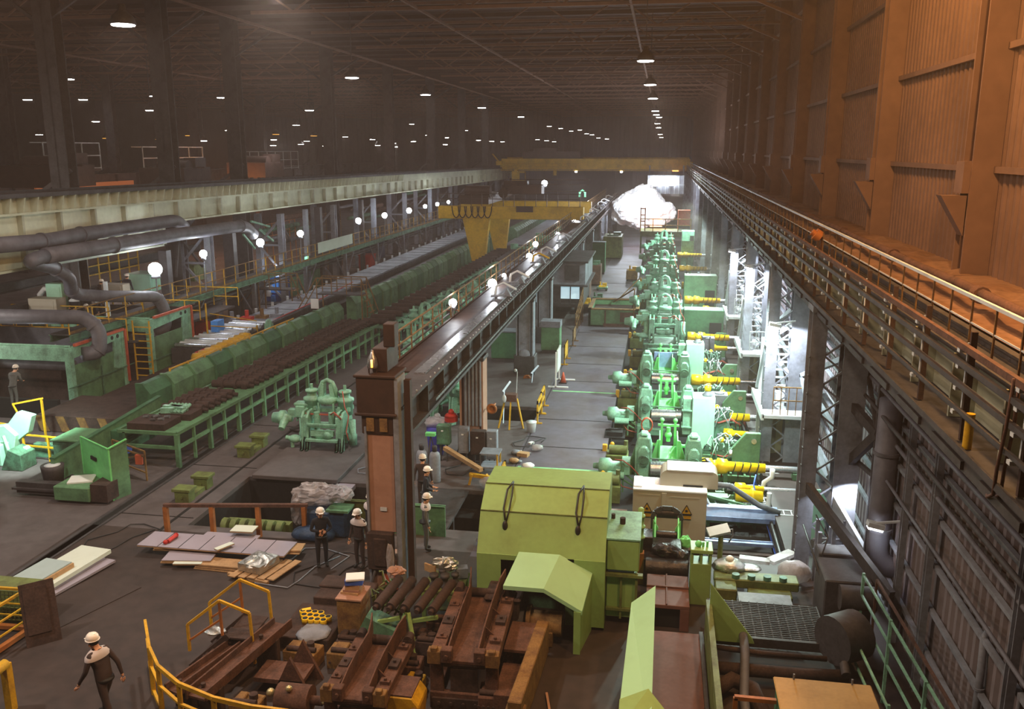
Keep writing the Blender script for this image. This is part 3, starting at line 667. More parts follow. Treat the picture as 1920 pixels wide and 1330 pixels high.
# ============================================================ rolling mill line
def tall_stand(x, y, z0, lab, group=None, m='mint', arm=True, name='mill_stand'):
    """two plate frames in front, two capped screw-down posts, a domed lifting hoop, a motor arm at the left"""
    t = T(name, lab, 'mill stand', (x, y, z0), group)
    Z = lambda h: z0 + h
    for sx in (-1, 1):
        b = MB()                                           # slotted side frame: inner and outer cheek
        for dx in (0.60, 0.80):
            b.prism([(y-0.75, Z(0)), (y-0.55, Z(0)), (y-0.5, Z(1.3)), (y-0.3, Z(1.5)), (y+0.4, Z(1.5)), (y+0.6, Z(1.2)), (y+0.7, Z(0)), (y+0.45, Z(0)), (y+0.35, Z(0.9)), (y-0.3, Z(0.9)), (y-0.4, Z(0))][::-1], 'yz', x+sx*dx-0.05, x+sx*dx+0.05)
        b.bx(x+sx*0.70-0.06, x+sx*0.70+0.06, y-0.5, y+0.5, Z(0.5), Z(1.35))
        b.build('side_frame', m, t, bevel=0.015)
        b = MB(); b.lathe([(0.28, 1.25), (0.29, 1.75), (0.34, 1.78), (0.34, 1.88), (0.2, 1.95), (0.17, 2.1), (0.25, 2.12), (0.25, 2.2), (0.1, 2.24)], (x+sx*0.68, y+0.35, z0), 16)
        b.cyl((x+sx*0.68, y+0.35, Z(2.2)), (x+sx*0.68, y+0.35, Z(2.42)), 0.06)
        b.box((x+sx*0.68, y+0.35, Z(1.5)), (0.5, 0.5, 0.16)); b.build('screw_down_post', m, t)
        b = MB(); b.lathe([(0.16, 0.1), (0.17, 0.5), (0.13, 0.55), (0.13, 1.1)], (x+sx*1.02, y+0.1, z0), 12); b.build('side_cylinder', m, t)
    b = MB(); b.box((x, y-0.55, Z(1.05)), (1.2, 0.08, 0.08)); b.box((x, y-0.5, Z(0.42)), (1.3, 0.3, 0.1)); b.box((x, y-0.1, Z(0.9)), (1.1, 0.5, 0.12)); b.box((x, y+0.35, Z(1.42)), (1.6, 0.4, 0.14)); b.build('cross_beam', m, t, bevel=0.01)
    b = MB(); b.ball((x-0.12, y-0.35, Z(0.6)), 0.3, 0.22, 0.2); b.ball((x+0.2, y-0.4, Z(0.62)), 0.22, 0.2, 0.2); b.box((x, y-0.45, Z(0.68)), (0.9, 0.18, 0.2), rz=0.05)
    b.cyl((x-0.3, y-0.2, Z(0.95)), (x-0.3, y-0.2, Z(1.45)), 0.12); b.cyl((x+0.3, y-0.2, Z(0.95)), (x+0.3, y-0.2, Z(1.45)), 0.12); b.build('roll_chock', m, t)
    b = MB(); b.lathe([(0.1, 1.66), (0.4, 1.72), (0.42, 1.92), (0.3, 1.98)], (x, y+0.3, z0), 18)
    b.tube([(x-0.33, y+0.3, Z(1.9)), (x-0.32, y+0.3, Z(2.25)), (x-0.2, y+0.3, Z(2.52)), (x, y+0.3, Z(2.62)), (x+0.2, y+0.3, Z(2.52)), (x+0.32, y+0.3, Z(2.25)), (x+0.33, y+0.3, Z(1.9))], 0.085, 10)
    b.prism([(x-0.33, Z(1.9)), (x-0.14, Z(1.9)), (x-0.1, Z(2.46)), (x-0.22, Z(2.5))], 'xz', y+0.15, y+0.45)
    b.prism([(x+0.14, Z(1.9)), (x+0.33, Z(1.9)), (x+0.22, Z(2.5)), (x+0.1, Z(2.46))], 'xz', y+0.15, y+0.45)
    for sx in (-1, 1): b.bar((x+sx*0.3, y+0.05, Z(1.0)), (x+sx*0.3, y+0.05, Z(1.75)), 0.07)
    b.build('lifting_hoop', m, t)
    b = MB(); b.bar((x-0.85, y-0.2, Z(1.36)), (x+0.8, y-0.2, Z(1.36)), 0.05); b.tube([(x+0.75, y-0.1, Z(2.3)), (x+0.85, y-0.2, Z(1.7)), (x+1.05, y-0.35, Z(1.4)), (x+0.98, y-0.5, Z(0.8)), (x+1.1, y-0.6, Z(0.5))], 0.022, 8)
    b.tube([(x+0.3, y-0.3, Z(1.4)), (x+0.5, y-0.45, Z(1.55)), (x+0.8, y-0.5, Z(1.3))], 0.03, 8); b.build('hydraulic_hose', 'red_hose', t)
    if arm:
        b = MB(); b.lathe([(0.06, -0.5), (0.2, -0.48), (0.24, -0.2), (0.3, -0.18), (0.3, 0.0), (0.16, 0.05), (0.14, 0.3)], (x-1.75, y+0.1, Z(1.05)), 14, 'x'); b.cyl((x-1.7, y+0.1, Z(1.1)), (x-1.7, y-0.4, Z(0.75)), 0.2, 0.12)
        b.box((x-1.35, y+0.2, Z(1.25)), (0.5, 0.3, 0.3)); b.build('drive_motor', m, t)
        b = MB(); b.box((x-1.05, y+0.3, Z(1.62)), (0.6, 0.45, 0.1)); b.box((x-1.08, y+0.15, Z(1.35)), (0.38, 0.3, 0.45)); b.bar((x-1.3, y+0.2, Z(0.9)), (x-1.1, y+0.2, Z(1.5)), 0.06); b.build('gear_box', m, t, bevel=0.02)
        b = MB(); b.ball((x-1.2, y-0.3, Z(0.35)), 0.28, 0.2, 0.16); b.cyl((x-1.55, y-0.35, Z(0.4)), (x-0.9, y-0.3, Z(0.3)), 0.09); b.cyl((x-1.3, y-0.35, Z(0.3)), (x-1.3, y-0.35, Z(0.02)), 0.07); b.build('spray_head', m, t)
    return t
def stand_foundation(x, y, z1, lab):
    t = T('stand_foundation', lab, 'foundation', (x, y, -0.75), 'foundations under the tall stands')
    b = MB(); b.bx(x-1.15, x+1.15, y-0.9, y+1.2, -0.75, z1); b.build('block', 'mint_dark', t, bevel=0.04)
    b = MB()
    for sx in (-1, 1): b.bx(x+sx*0.95-0.12, x+sx*0.95+0.12, y-1.05, y-0.9, -0.6, z1+0.02)
    b.bx(x-0.9, x+0.9, y-1.3, y-0.9, z1-0.45, z1-0.2); b.build('front_frame', 'mint_dark', t, bevel=0.02)
XM = 0.45
ys = [49.5, 57, 64, 72, 81, 90]
for k, y in enumerate(ys):
    wd = ['nearest', 'second nearest', 'third nearest', 'fourth', 'fifth', 'farthest'][k]
    stand_foundation(XM, y, 1.0, 'dark green foundation block under the %s tall hooped stand of the mill line' % wd)
    tall_stand(XM, y, 1.0, 'mint green tall hooped mill stand, the %s of them on the mill line' % wd, 'tall hooped stands on the mill line')
def low_stand(x, y, z0, lab, guide=True, tag_='mint'):
    """horizontal stand: two chamfered housings, a long roll between, cross beam, green guide fork behind"""
    t = T('roll_stand', lab, 'mill stand', (x, y, z0), 'low horizontal stands of the mill line'); Z = lambda h: z0+h
    for sx in (-1, 1):
        c = x + sx*0.88
        b = MB(); b.prism([(c-0.3, Z(0)), (c+0.3, Z(0)), (c+0.3, Z(1.55)), (c+0.2, Z(1.98)), (c-0.2, Z(1.98)), (c-0.3, Z(1.55))], 'xz', y-0.1, y+0.55)
        b.prism([(c-0.2, Z(0)), (c+0.2, Z(0)), (c+0.2, Z(1.5)), (c+0.1, Z(1.7)), (c-0.1, Z(1.7)), (c-0.2, Z(1.5))], 'xz', y-0.3, y-0.1)
        b.bx(c-0.14, c+0.14, y-0.05, y+0.45, Z(1.98), Z(2.1)); b.build('housing', tag_, t, bevel=0.05)
        b = MB(); b.cyl((c, y-0.32, Z(1.2)), (c, y-0.42, Z(1.2)), 0.2, n=16); b.cyl((c, y-0.42, Z(1.2)), (c, y-0.46, Z(1.2)), 0.1); b.build('bearing_cap', 'mint_dark', t)
    b = MB(); b.cyl((x-0.62, y-0.1, Z(0.82)), (x+0.62, y-0.1, Z(0.82)), 0.28, n=20)
    for dx in (-0.42, -0.3, 0.0, 0.1, 0.3, 0.42): b.cyl((x+dx, y-0.1, Z(0.82)), (x+dx+0.03, y-0.1, Z(0.82)), 0.3, n=20)
    b.build('roll', 'steel_shiny', t)
    b = MB(); b.bx(x-1.1, x+1.1, y-0.65, y-0.4, Z(0.1), Z(0.38)); b.bar((x-0.65, y-0.3, Z(1.28)), (x+0.65, y-0.3, Z(1.28)), 0.05); b.bx(x-1.2, x-0.95, y-0.65, y+0.4, Z(-0.1), Z(0.5)); b.bx(x+0.95, x+1.2, y-0.65, y+0.4, Z(-0.1), Z(0.5)); b.build('cross_beam', 'mint_dark', t, bevel=0.02)
    if guide:
        b = MB()
        for sx in (-1, 1):
            b.prism([(y+0.3, Z(1.2)), (y+0.4, Z(1.75)), (y+1.6, Z(1.75)), (y+1.9, Z(1.3)), (y+1.9, Z(1.1)), (y+0.3, Z(1.0))], 'yz', x+sx*0.32-0.02, x+sx*0.32+0.02)
            b.prism([(x+sx*0.3, Z(1.0)), (x+sx*0.62, Z(1.0)), (x+sx*0.42, Z(1.7)), (x+sx*0.3, Z(1.75))][::sx], 'xz', y+0.5, y+0.56)
            b.cyl((x+sx*0.62, y+1.2, Z(1.3)), (x+sx*0.38, y+1.2, Z(1.3)), 0.07)
        b.bx(x-0.3, x+0.3, y+0.3, y+1.9, Z(1.0), Z(1.05)); b.build('guide_trough', 'green_bright', t)
        b = MB()
        for sx in (-1, 1): b.bar((x+sx*0.25, y+2.1, Z(1.0)), (x+sx*0.25, y+2.1, Z(1.95)), 0.09); b.ball((x+sx*0.25, y+2.1, Z(2.0)), 0.09)
        b.bar((x-0.4, y+2.1, Z(1.8)), (x+0.4, y+2.1, Z(1.8)), 0.08); b.cyl((x, y+2.0, Z(1.2)), (x, y+2.0, Z(1.75)), 0.08); b.ball((x, y+2.0, Z(1.45)), 0.14); b.build('guide_fork', 'green_bright', t)
    b = MB()                                               # manipulator arm and valves toward the walkway
    b.lathe([(0.05, -0.7), (0.1, -0.68), (0.12, -0.5), (0.3, -0.45), (0.32, -0.1), (0.22, 0.0), (0.2, 0.5)], (x-2.0, y+0.1, Z(0.75)), 12, 'x')
    b.cyl((x-2.15, y-0.25, Z(0.55)), (x-1.55, y-0.25, Z(0.55)), 0.14); b.box((x-1.5, y+0.15, Z(0.8)), (0.3, 0.6, 0.5)); b.build('manipulator_motor', 'mint', t)
    b = MB(); b.prism([(x-1.5, Z(0.4)), (x-1.2, Z(1.5)), (x-1.0, Z(1.5)), (x-1.1, Z(0.4))], 'xz', y+0.3, y+0.4); b.bar((x-1.7, y-0.1, Z(0.4)), (x-0.95, y-0.4, Z(0.1)), 0.05); b.bar((x-1.6, y, Z(0.6)), (x-1.0, y-0.2, Z(0.2)), 0.06); b.bx(x-1.62, x-1.56, y-0.2, y-0.1, Z(-0.1), Z(1.0)); b.build('support_bracket', 'green', t)
    b = MB(); b.tube([(x-1.9, y-0.1, Z(1.1)), (x-1.6, y-0.3, Z(1.15)), (x-1.3, y-0.2, Z(0.9)), (x-1.0, y-0.3, Z(0.6))], 0.022, 6); b.tube([(x-1.95, y+0.1, Z(0.5)), (x-1.6, y-0.4, Z(0.2)), (x-1.2, y-0.5, Z(0.15))], 0.02, 6); b.build('hose', 'red_hose', t)
    return t
low_stand(XM+0.15, 30.6, -0.5, 'green low roll stand nearest the white cabinet, with a long guide trough behind it')
low_stand(XM+0.1, 36.6, -0.3, 'green low roll stand second from the white cabinet, small guide fork behind')
low_stand(XM+0.05, 41.3, 0.1, 'green low roll stand right in front of the hooped stands, blue light in its guide')
b = MB(); b.bx(XM-0.5, XM+0.6, 42.6, 42.7, 1.0, 1.9); tag(b.build('blue_screen_plate', 'blue_rail'), 'blue plate behind the guide fork of the third low stand', 'plate')
# mill trench clutter: base frames, spindles, pipes (right side)
for k, y in enumerate([31.2, 37.2, 42.2, 50, 58.5, 67, 77, 87]):
    wd = ['first', 'second', 'third', 'fourth', 'fifth', 'sixth', 'seventh', 'eighth'][k]
    t = T('drive_shaft', 'yellow guarded drive shaft, the %s from the white cabinet, running to the right columns' % wd, 'drive shaft', (2.8, y, 0), 'yellow drive shafts right of the mill line')
    z = [0.32, 0.4, 0.7, 1.2, 1.9, 1.6, 1.6, 1.6][k]
    b = MB(); b.lathe([(0.14, 0), (0.27, 0.02), (0.27, 0.42), (0.2, 0.45), (0.22, 0.6), (0.3, 0.62), (0.26, 0.95), (0.19, 1.0), (0.17, 2.3)], (1.75, y, z), 16, 'x'); b.build('yellow_guard', 'yellow_bright' if k < 4 else 'yellow', t)
    b = MB(); b.cyl((4.0, y, z), (6.0, y, z), 0.13, n=14); b.build('spindle', 'steel_shiny', t)
    b = MB()
    for j in range(4): b.box((2.95+j*0.27, y-0.05, z), (0.025, 0.36, 0.4), ry=0.25)
    b.build('slots', 'black', t)
    b = MB(); b.bx(2.6, 2.75, y-0.1, y+0.1, -0.75, z-0.1); b.bx(5.0, 5.2, y-0.2, y+0.2, -0.75, z-0.1); b.build('support', 'green', t)
    if k < 5:
        t = T('gear_case', 'green angular gear case beside the %s yellow drive shaft' % wd, 'gear case', (3.4, y+1.6, -0.7), 'green gear cases right of the mill line')
        b = MB(); b.prism([(3.0, -0.7), (4.0, -0.7), (4.0, 1.2), (3.45, 1.2), (3.0, 0.6)], 'xz', y+1.3, y+1.5); b.prism([(3.1, -0.7), (4.0, -0.7), (4.0, 0.9), (3.6, 0.9), (3.1, 0.4)], 'xz', y+1.9, y+2.1); b.bx(3.2, 4.0, y+1.5, y+1.9, -0.7, 0.6); b.build('casing', 'green', t, bevel=0.02)
        b = MB(); b.cyl((3.75, y+1.24, 0.9), (3.75, y+1.3, 0.9), 0.1); b.cyl((2.9, y+1.6, 0.25), (3.5, y+1.6, 0.25), 0.16); b.build('hub', 'steel_shiny', t)
        t = T('second_shaft', 'short yellow lower shaft beside the %s gear case' % wd, 'shaft', (3, y+2.5, -0.2), 'short yellow lower shafts')
        b = MB(); b.lathe([(0.1, 0), (0.2, 0.02), (0.2, 0.35), (0.13, 0.4), (0.12, 1.0)], (2.9, y-1.2, z-0.35), 14, 'x'); b.build('yellow_coupling', 'yellow_bright', t)
        b = MB(); b.cyl((3.6, y-1.2, z-0.35), (5.0, y-1.2, z-0.35), 0.1); b.build('spindle', 'steel_shiny', t)
# tall pale-green shields and valve stations
for (x0, x1, y, z0, z1, lab) in [(1.55, 2.45, 35.0, -0.5, 1.8, 'tall pale mint shield cabinet beside the nearest yellow shaft, the nearer of two'), (1.45, 2.3, 42.2, 0.2, 2.45, 'tall pale mint shield cabinet farther up the mill line')]:
    t = T('shield_cabinet', lab, 'cabinet', ((x0+x1)/2, y, z0))
    b = MB(); b.bx(x0, x1, y-0.02, y+0.9, z0, z1); b.build('body', 'mint_pale', t, bevel=0.03)
    b = MB(); b.bx(x0-0.35, x0-0.02, y+0.1, y+0.6, z0+0.7, z1-0.1); b.bx(x0-0.4, x0, y, y+0.7, z1-0.6, z1-0.55); b.bx(x0-0.4, x0, y, y+0.7, z0+1.0, z0+1.05); b.build('side_flange', 'mint', t)
    b = MB(); b.lathe([(0.2, 0), (0.22, 0.05), (0.12, 0.12), (0.12, 0.2)], (x1-0.3, y+0.4, z1), 12); b.build('cap_base', 'steel_paint', t)
    b = MB(); b.lathe([(0.13, 0.2), (0.14, 0.34), (0.08, 0.42)], (x1-0.3, y+0.4, z1), 10); b.build('yellow_cap', 'yellow_bright', t)
random.seed(5)
for k, (x, y, z) in enumerate([(2.75, 33.6, 0.4), (2.7, 36.4, 0.9), (2.6, 40.6, 0.7), (2.55, 43.6, 1.2), (3.0, 47, 0.9), (2.6, 29.2, -0.3), (3.1, 54, 1.0), (2.9, 62, 1.0)]):
    wd = ['behind the nearest shield cabinet', 'right of the nearest shield cabinet', 'between the two shield cabinets', 'right of the farther shield cabinet', 'behind the farther shield cabinet', 'just right of the white cabinet', 'beside the nearest hooped stand', 'beside the second hooped stand'][k]
    t = T('valve_station', 'tangle of green valves, hoses and pipes ' + wd, 'valve station', (x, y, -0.7), 'valve stations along the mill line')
    b = MB()
    b.bx(x-0.45, x+0.45, y-0.3, y+0.3, -0.7, z-0.2)
    for j in range(4): b.bx(x-0.45+j*0.24, x-0.28+j*0.24, y-0.32, y+0.1, z-0.2, z+0.12)
    b.build('manifold', 'mint_dark', t, bevel=0.015)
    b = MB()
    for j in range(9):
        a = [x+random.uniform(-0.5, 0.5), y+random.uniform(-0.4, 0.4), z-0.1]
        b.tube([a, (a[0]+random.uniform(-.2, .2), a[1]-0.1, z+random.uniform(.1, .35)), (a[0]+random.uniform(-.4, .4), a[1]-0.3, z+random.uniform(0, .3)), (a[0]+random.uniform(-.4, .4), a[1]-0.4, z-0.5)], 0.022, 6)
    b.build('hoses', 'steel_white' if k % 2 else 'mint_pale', t)
    b = MB()
    for j in range(5): b.ball((x-0.4+j*0.2, y-0.25, z+0.18), 0.06)
    b.build('gauges', 'steel_shiny', t)
    b = MB(); b.lathe([(0.1, 0), (0.12, 0.1), (0.05, 0.18)], (x-0.1, y-0.2, z+0.12), 10); b.build('yellow_cap', 'yellow_bright', t)
    b = MB()
    for j in range(3): b.tube([(x-0.5, y-0.3+j*0.06, z-0.35), (x, y-0.42+j*0.06, z-0.42), (x+0.5, y-0.3, z-0.3+j*0.03), (x+0.9, y-0.3, z-0.5)], 0.018, 6)
    b.build('copper_hoses', 'red_hose', t)
# small floor equipment on the trench edge next to the walkway
for k, (x, y) in enumerate([(-1.45, 29.9), (-1.3, 33.2), (-1.15, 37.5), (-1.2, 41.4), (-1.0, 45.5), (-0.95, 50.3), (-1.1, 55.4), (-1.0, 63), (-1.0, 70), (-1.0, 80)]):
    wd = ['nearest', 'second', 'third', 'fourth', 'fifth', 'sixth', 'seventh', 'eighth', 'ninth', 'farthest'][k]
    t = T('cooling_pump', 'small pump with yellow fittings on the walkway edge, the %s one from the white cabinet' % wd, 'pump', (x, y, -0.7), 'pumps along the walkway edge')
    b = MB(); b.bx(x-0.5, x+0.4, y-0.3, y+0.45, -0.72, -0.12); b.cyl((x-0.35, y, 0.05), (x+0.35, y, 0.05), 0.18, n=12); b.cyl((x+0.3, y+0.1, -0.2), (x+0.3, y+0.1, 0.4), 0.08); b.build('body', 'olive', t)
    b = MB(); b.bx(x-0.6, x-0.45, y-0.15, y+0.05, -0.1, 0.25); b.cyl((x-0.5, y+0.3, -0.12), (x-0.5, y+0.3, 0.12), 0.07); b.ball((x-0.25, y+0.35, 0.15), 0.09); b.build('yellow_fitting', 'yellow', t)
for k, (x, y) in enumerate([(-1.75, 26.2), (-1.6, 35.2), (-1.5, 43.0), (-1.5, 59.0)]):
    b = MB(); b.bx(x-0.35, x+0.5, y-0.5, y+0.6, 0.01, 0.03); b.bx(x-0.2, x+0.4, y-0.3, y+0.3, 0.03, 0.2); b.tube([(x-0.3, y, 0.2), (x, y-0.1, 0.28), (x+0.3, y+0.2, 0.2)], 0.04, 6)
    tag(b.build('floor_hatch', 'black'), 'dark open floor hatch at the walkway edge, the %s from the white cabinet' % ['nearest', 'second', 'third', 'farthest'][k], 'hatch', 'dark hatches at the walkway edge')
# extra green side cabinets and reel
for k, (u, v, y, sx, sz, m, lab) in enumerate([(1312, 545, 62, 2.2, 2.2, 'green', 'green cabinet with a dark opening right of the second hooped stand'), (1318, 604, 52.5, 2.3, 1.6, 'green_deep', 'darker green cabinet right of the nearest hooped stand'), (1290, 442, 88, 1.2, 1.0, 'mint', 'small mint cabinet high beside the far platform')]):
    p = PY(u, v, y); t = T('side_cabinet', lab, 'cabinet', (p.x, y, p.z-sz/2))
    b = MB(); b.box((p.x, y, p.z), (sx, 1.2, sz)); b.bx(p.x-sx/2, p.x+sx/2, y-0.3, y+0.3, -0.75 if k < 2 else 0, p.z-sz/2); b.build('body', m, t, bevel=0.03)
    b = MB(); b.box((p.x+sx*0.3, y-0.62, p.z-sz*0.2), (sx*0.3, 0.04, sz*0.5)); b.build('opening', 'black', t)
b = MB(); p = PY(1213, 798, 31.6)
for j in range(5): b.tube([(p.x+0.2*math.cos(a*math.pi/6), p.y+j*0.03, p.z+0.27*math.sin(a*math.pi/6)) for a in range(12)], 0.02, 6, closed=True)
tag(b.build('hose_coil', 'orange_red'), 'coiled red hose hung on the left housing of the nearest low stand', 'hose coil')
b = MB(); b.box((2.9, 39.2, 0.5), (0.7, 0.7, 0.75)); b.lathe([(0.2, 0), (0.22, 0.02), (0.16, 0.03)], (2.9, 39.2, 0.88), 14); tag(b.build('steel_tank', 'steel_paint'), 'small square grey steel tank with a round lid between the shafts', 'tank')
b = MB(); b.bx(2.45, 3.1, 47.3, 47.9, 1.0, 1.7); b.tube([(2.2, 47.2, 2.0), (2.5, 47.2, 1.75), (2.85, 47.2, 1.8), (2.88, 47.2, 1.1)], 0.05, 8); tag(b.build('junction_box', 'steel_paint'), 'grey junction box beside the yellow shaft at the nearest hooped stand', 'box')
b = MB(); b.cyl((2.05, 30.9, -0.6), (2.05, 30.9, 0.55), 0.06); b.ball((2.05, 30.9, 0.5), 0.1); b.cyl((2.05, 30.9, -0.6), (2.05, 30.9, -0.5), 0.13); tag(b.build('hydrant_post', 'blue'), 'slim blue post behind the big yellow drive shaft', 'post')
b = MB(); b.tube([(4.2, 30.4, 0.6), (4.2, 30.4, 0.3), (3.95, 30.4, 0.1), (3.9, 30.4, -0.5)], 0.09, 10); b.cyl((3.9, 28.6, -0.7), (3.9, 28.6, 0.4), 0.08); tag(b.build('white_pipe', 'white'), 'white upright pipe at the end of the big yellow shaft', 'pipe')
# lit brackets, working platforms and ducts on the right columns
for k, (y, z) in enumerate([(33.0, 2.05), (42.2, 2.25), (51.4, 2.3)]):
    wd = ['nearest', 'middle', 'farthest'][k]
    t = T('column_platform', 'white-lit working platform with stairs on the right columns, the %s of three' % wd, 'platform', (4.9, y, z), 'working platforms on the right columns')
    b = MB(); b.bx(3.95, 5.7, y-0.9, y+2.8, z-0.12, z); b.bx(3.9, 4.0, y-0.9, y+2.8, z-0.2, z+0.05); b.build('deck', 'steel_white', t)
    for sx in (4.2, 5.4):
        MB().bar((sx, y+2.6, z-3.0), (sx, y+2.6, z+2.2), 0.12).build('post', 'steel_white', t)
    b = MB(); b.bar((4.1, y+0.3, z+2.6), (5.5, y+0.3, z+3.6), 0.16); b.bar((4.1, y+0.3, z+2.4), (5.6, y+0.3, z+0.4), 0.16); b.bar((4.05, y+2.4, z+0.2), (4.05, y+0.4, z+2.4), 0.1); b.build('brace', 'steel_white', t)
    b = MB()
    for zz in (0.55, 1.05): b.bar((4.3, y-0.8, z+zz), (5.65, y-0.8, z+zz), 0.04); b.bar((5.65, y-0.8, z+zz), (5.65, y+2.6, z+zz), 0.04)
    for j in range(6): b.bar((4.3+j*0.27, y-0.8, z), (4.3+j*0.27, y-0.8, z+1.05), 0.03)
    b.build('railing', 'steel_white' if k else 'ochre', t)
    b = MB()
    for j in range(9): b.bx(4.55, 5.15, y+0.2+j*0.24, y+0.42+j*0.24, z+0.2+j*0.25, z+0.23+j*0.25)
    b.bar((4.52, y+0.1, z), (4.52, y+2.5, z+2.4), 0.05, 0.16); b.bar((5.18, y+0.1, z), (5.18, y+2.5, z+2.4), 0.05, 0.16); b.build('stair', 'steel_white', t)
    b = MB(); b.cyl((4.45, y+1.2, -0.7), (4.45, y+1.2, z-0.2), 0.34, n=28); b.bx(4.45, 5.0, y+1.0, y+1.5, -0.7, z-0.22)
    for zz in (0.1, 0.9): b.cyl((4.45, y+1.2, zz), (4.45, y+1.2, zz+0.03), 0.36, n=28)
    tag(b.build('drum_housing', 'brass_drum'), 'shiny brass-coloured sheet-metal duct under the %s lit platform' % wd, 'duct', 'shiny ducts under the lit platforms')
for k, (x, y, z) in enumerate([(4.0, 50.45, 6.05), (4.05, 41.25, 6.35), (4.15, 31.95, 5.45), tuple(PX(1642, 985, 5.45))]):
    t = T('bracket_lamp', 'bright white work lamp on the right columns, the %s' % ['farthest one on a short arm', 'second farthest one', 'one above the railed platform', 'nearest one, low beside the braces'][k], 'lamp', (x, y, z))
    b = MB(); b.box((x, y, z), (0.4, 0.24, 0.12), ry=0.2); b.build('head', 'steel_white', t)
    b = MB(); b.box((x-0.02, y-0.02, z-0.08), (0.34, 0.2, 0.04), ry=0.2); b.build('bulb', 'lamp_cool', t)
    b = MB(); b.bar((x, y, z+0.05), (x+0.7, y, z+0.15), 0.05); b.build('arm', 'steel_white', t)
# pit between cabinet and columns: blue rails, plates
for k, (y, lab) in enumerate([(27.9, 'far blue-topped rail beam in the pit right of the white cabinet'), (26.4, 'near thin blue rail in the pit right of the white cabinet')]):
    b = MB()
    if k == 0: b.bx(1.75, 4.1, y-0.1, y+0.2, 0.0, 0.12); b.prism([(y-0.35, -0.12), (y-0.1, 0.12), (y-0.1, -0.12)], 'yz', 1.75, 4.1); b.bx(1.75, 4.1, y-0.36, y-0.3, -0.25, -0.1)
    else: b.bx(1.75, 4.1, y, y+0.12, -0.55, -0.45); b.bx(1.75, 4.1, y+0.2, y+0.25, -0.55, -0.45)
    tag(b.build('blue_rail_beam', 'blue_rail'), lab, 'rail beam')
b = MB()
for y in (25.9, 25.6, 25.2): b.bx(1.8, 4.0, y-0.1, y+0.06, -0.7, -0.55)
b.bx(1.8, 4.0, 24.75, 24.95, -0.7, -0.3); tag(b.build('bed_plates', 'rust_dark'), 'row of rusty bed plates in the pit right of the white cabinet', 'bed plates')
b = MB(); b.bx(1.85, 2.9, 24.4, 24.7, -0.7, -0.42); b.bx(3.0, 3.3, 24.4, 24.7, -0.7, -0.35); b.cyl((2.7, 24.4, -0.5), (2.7, 24.35, -0.5), 0.06); tag(b.build('steel_block', 'steel_paint'), 'pale steel block with a bolt in front of the rusty bed plates', 'block')
t = T('suction_hose', 'long grey slanting suction pipe from the white cabinet to the right column', 'hose', (3, 27.5, 0)); b = MB()
b.tube([(2.0, 27.4, 1.05), (2.5, 27.5, 1.0), (3.0, 27.6, 0.65), (3.5, 27.7, 0.3), (4.15, 27.8, 0.05)], 0.09, 12); b.build('pipe', 'steel_paint', t)
b = MB()
for j in range(4): b.tube([(1.8, 28.3-j*0.08, 0.3), (2.0, 28.2-j*0.08, 0.0), (2.4, 28.1-j*0.08, -0.1), (2.9, 28.1-j*0.05, 0.0)], 0.03, 6)
tag(b.build('cable_loops', 'steel_paint'), 'bundle of grey cables looping beside the blue rail beam', 'cables')
t = T('roller_conveyor', 'green roller frame in front of the big yellow shaft, right of the white cabinet', 'frame', (3.0, 29.3, -0.7))
b = MB(); b.prism([(2.2, -0.7), (2.9, -0.7), (2.5, 0.1), (2.2, 0.1)], 'xz', 29.2, 29.3); b.bx(2.3, 4.0, 28.9, 29.0, -0.3, -0.2); b.bx(1.8, 2.6, 28.7, 29.1, -0.7, 0.1); b.bar((1.8, 28.6, 0.2), (3.2, 28.6, -0.1), 0.08); b.build('frame', 'green', t)
b = MB(); b.lathe([(0.12, 0), (0.22, 0.02), (0.22, 0.5), (0.28, 0.52), (0.28, 0.6), (0.2, 0.62), (0.18, 0.9)], (2.85, 29.0, 0.1), 14, 'x'); b.build('yellow_coupling', 'yellow_bright', t)
b = MB()
for j in range(5): b.bar((3.2+j*0.18, 28.3, -0.25), (3.2+j*0.18, 28.9, -0.1), 0.03)
for j in range(3): b.bar((3.1, 28.3+j*0.28, -0.24+j*0.07), (4.0, 28.3+j*0.28, -0.24+j*0.07), 0.03)
b.build('cage', 'steel_white', t)
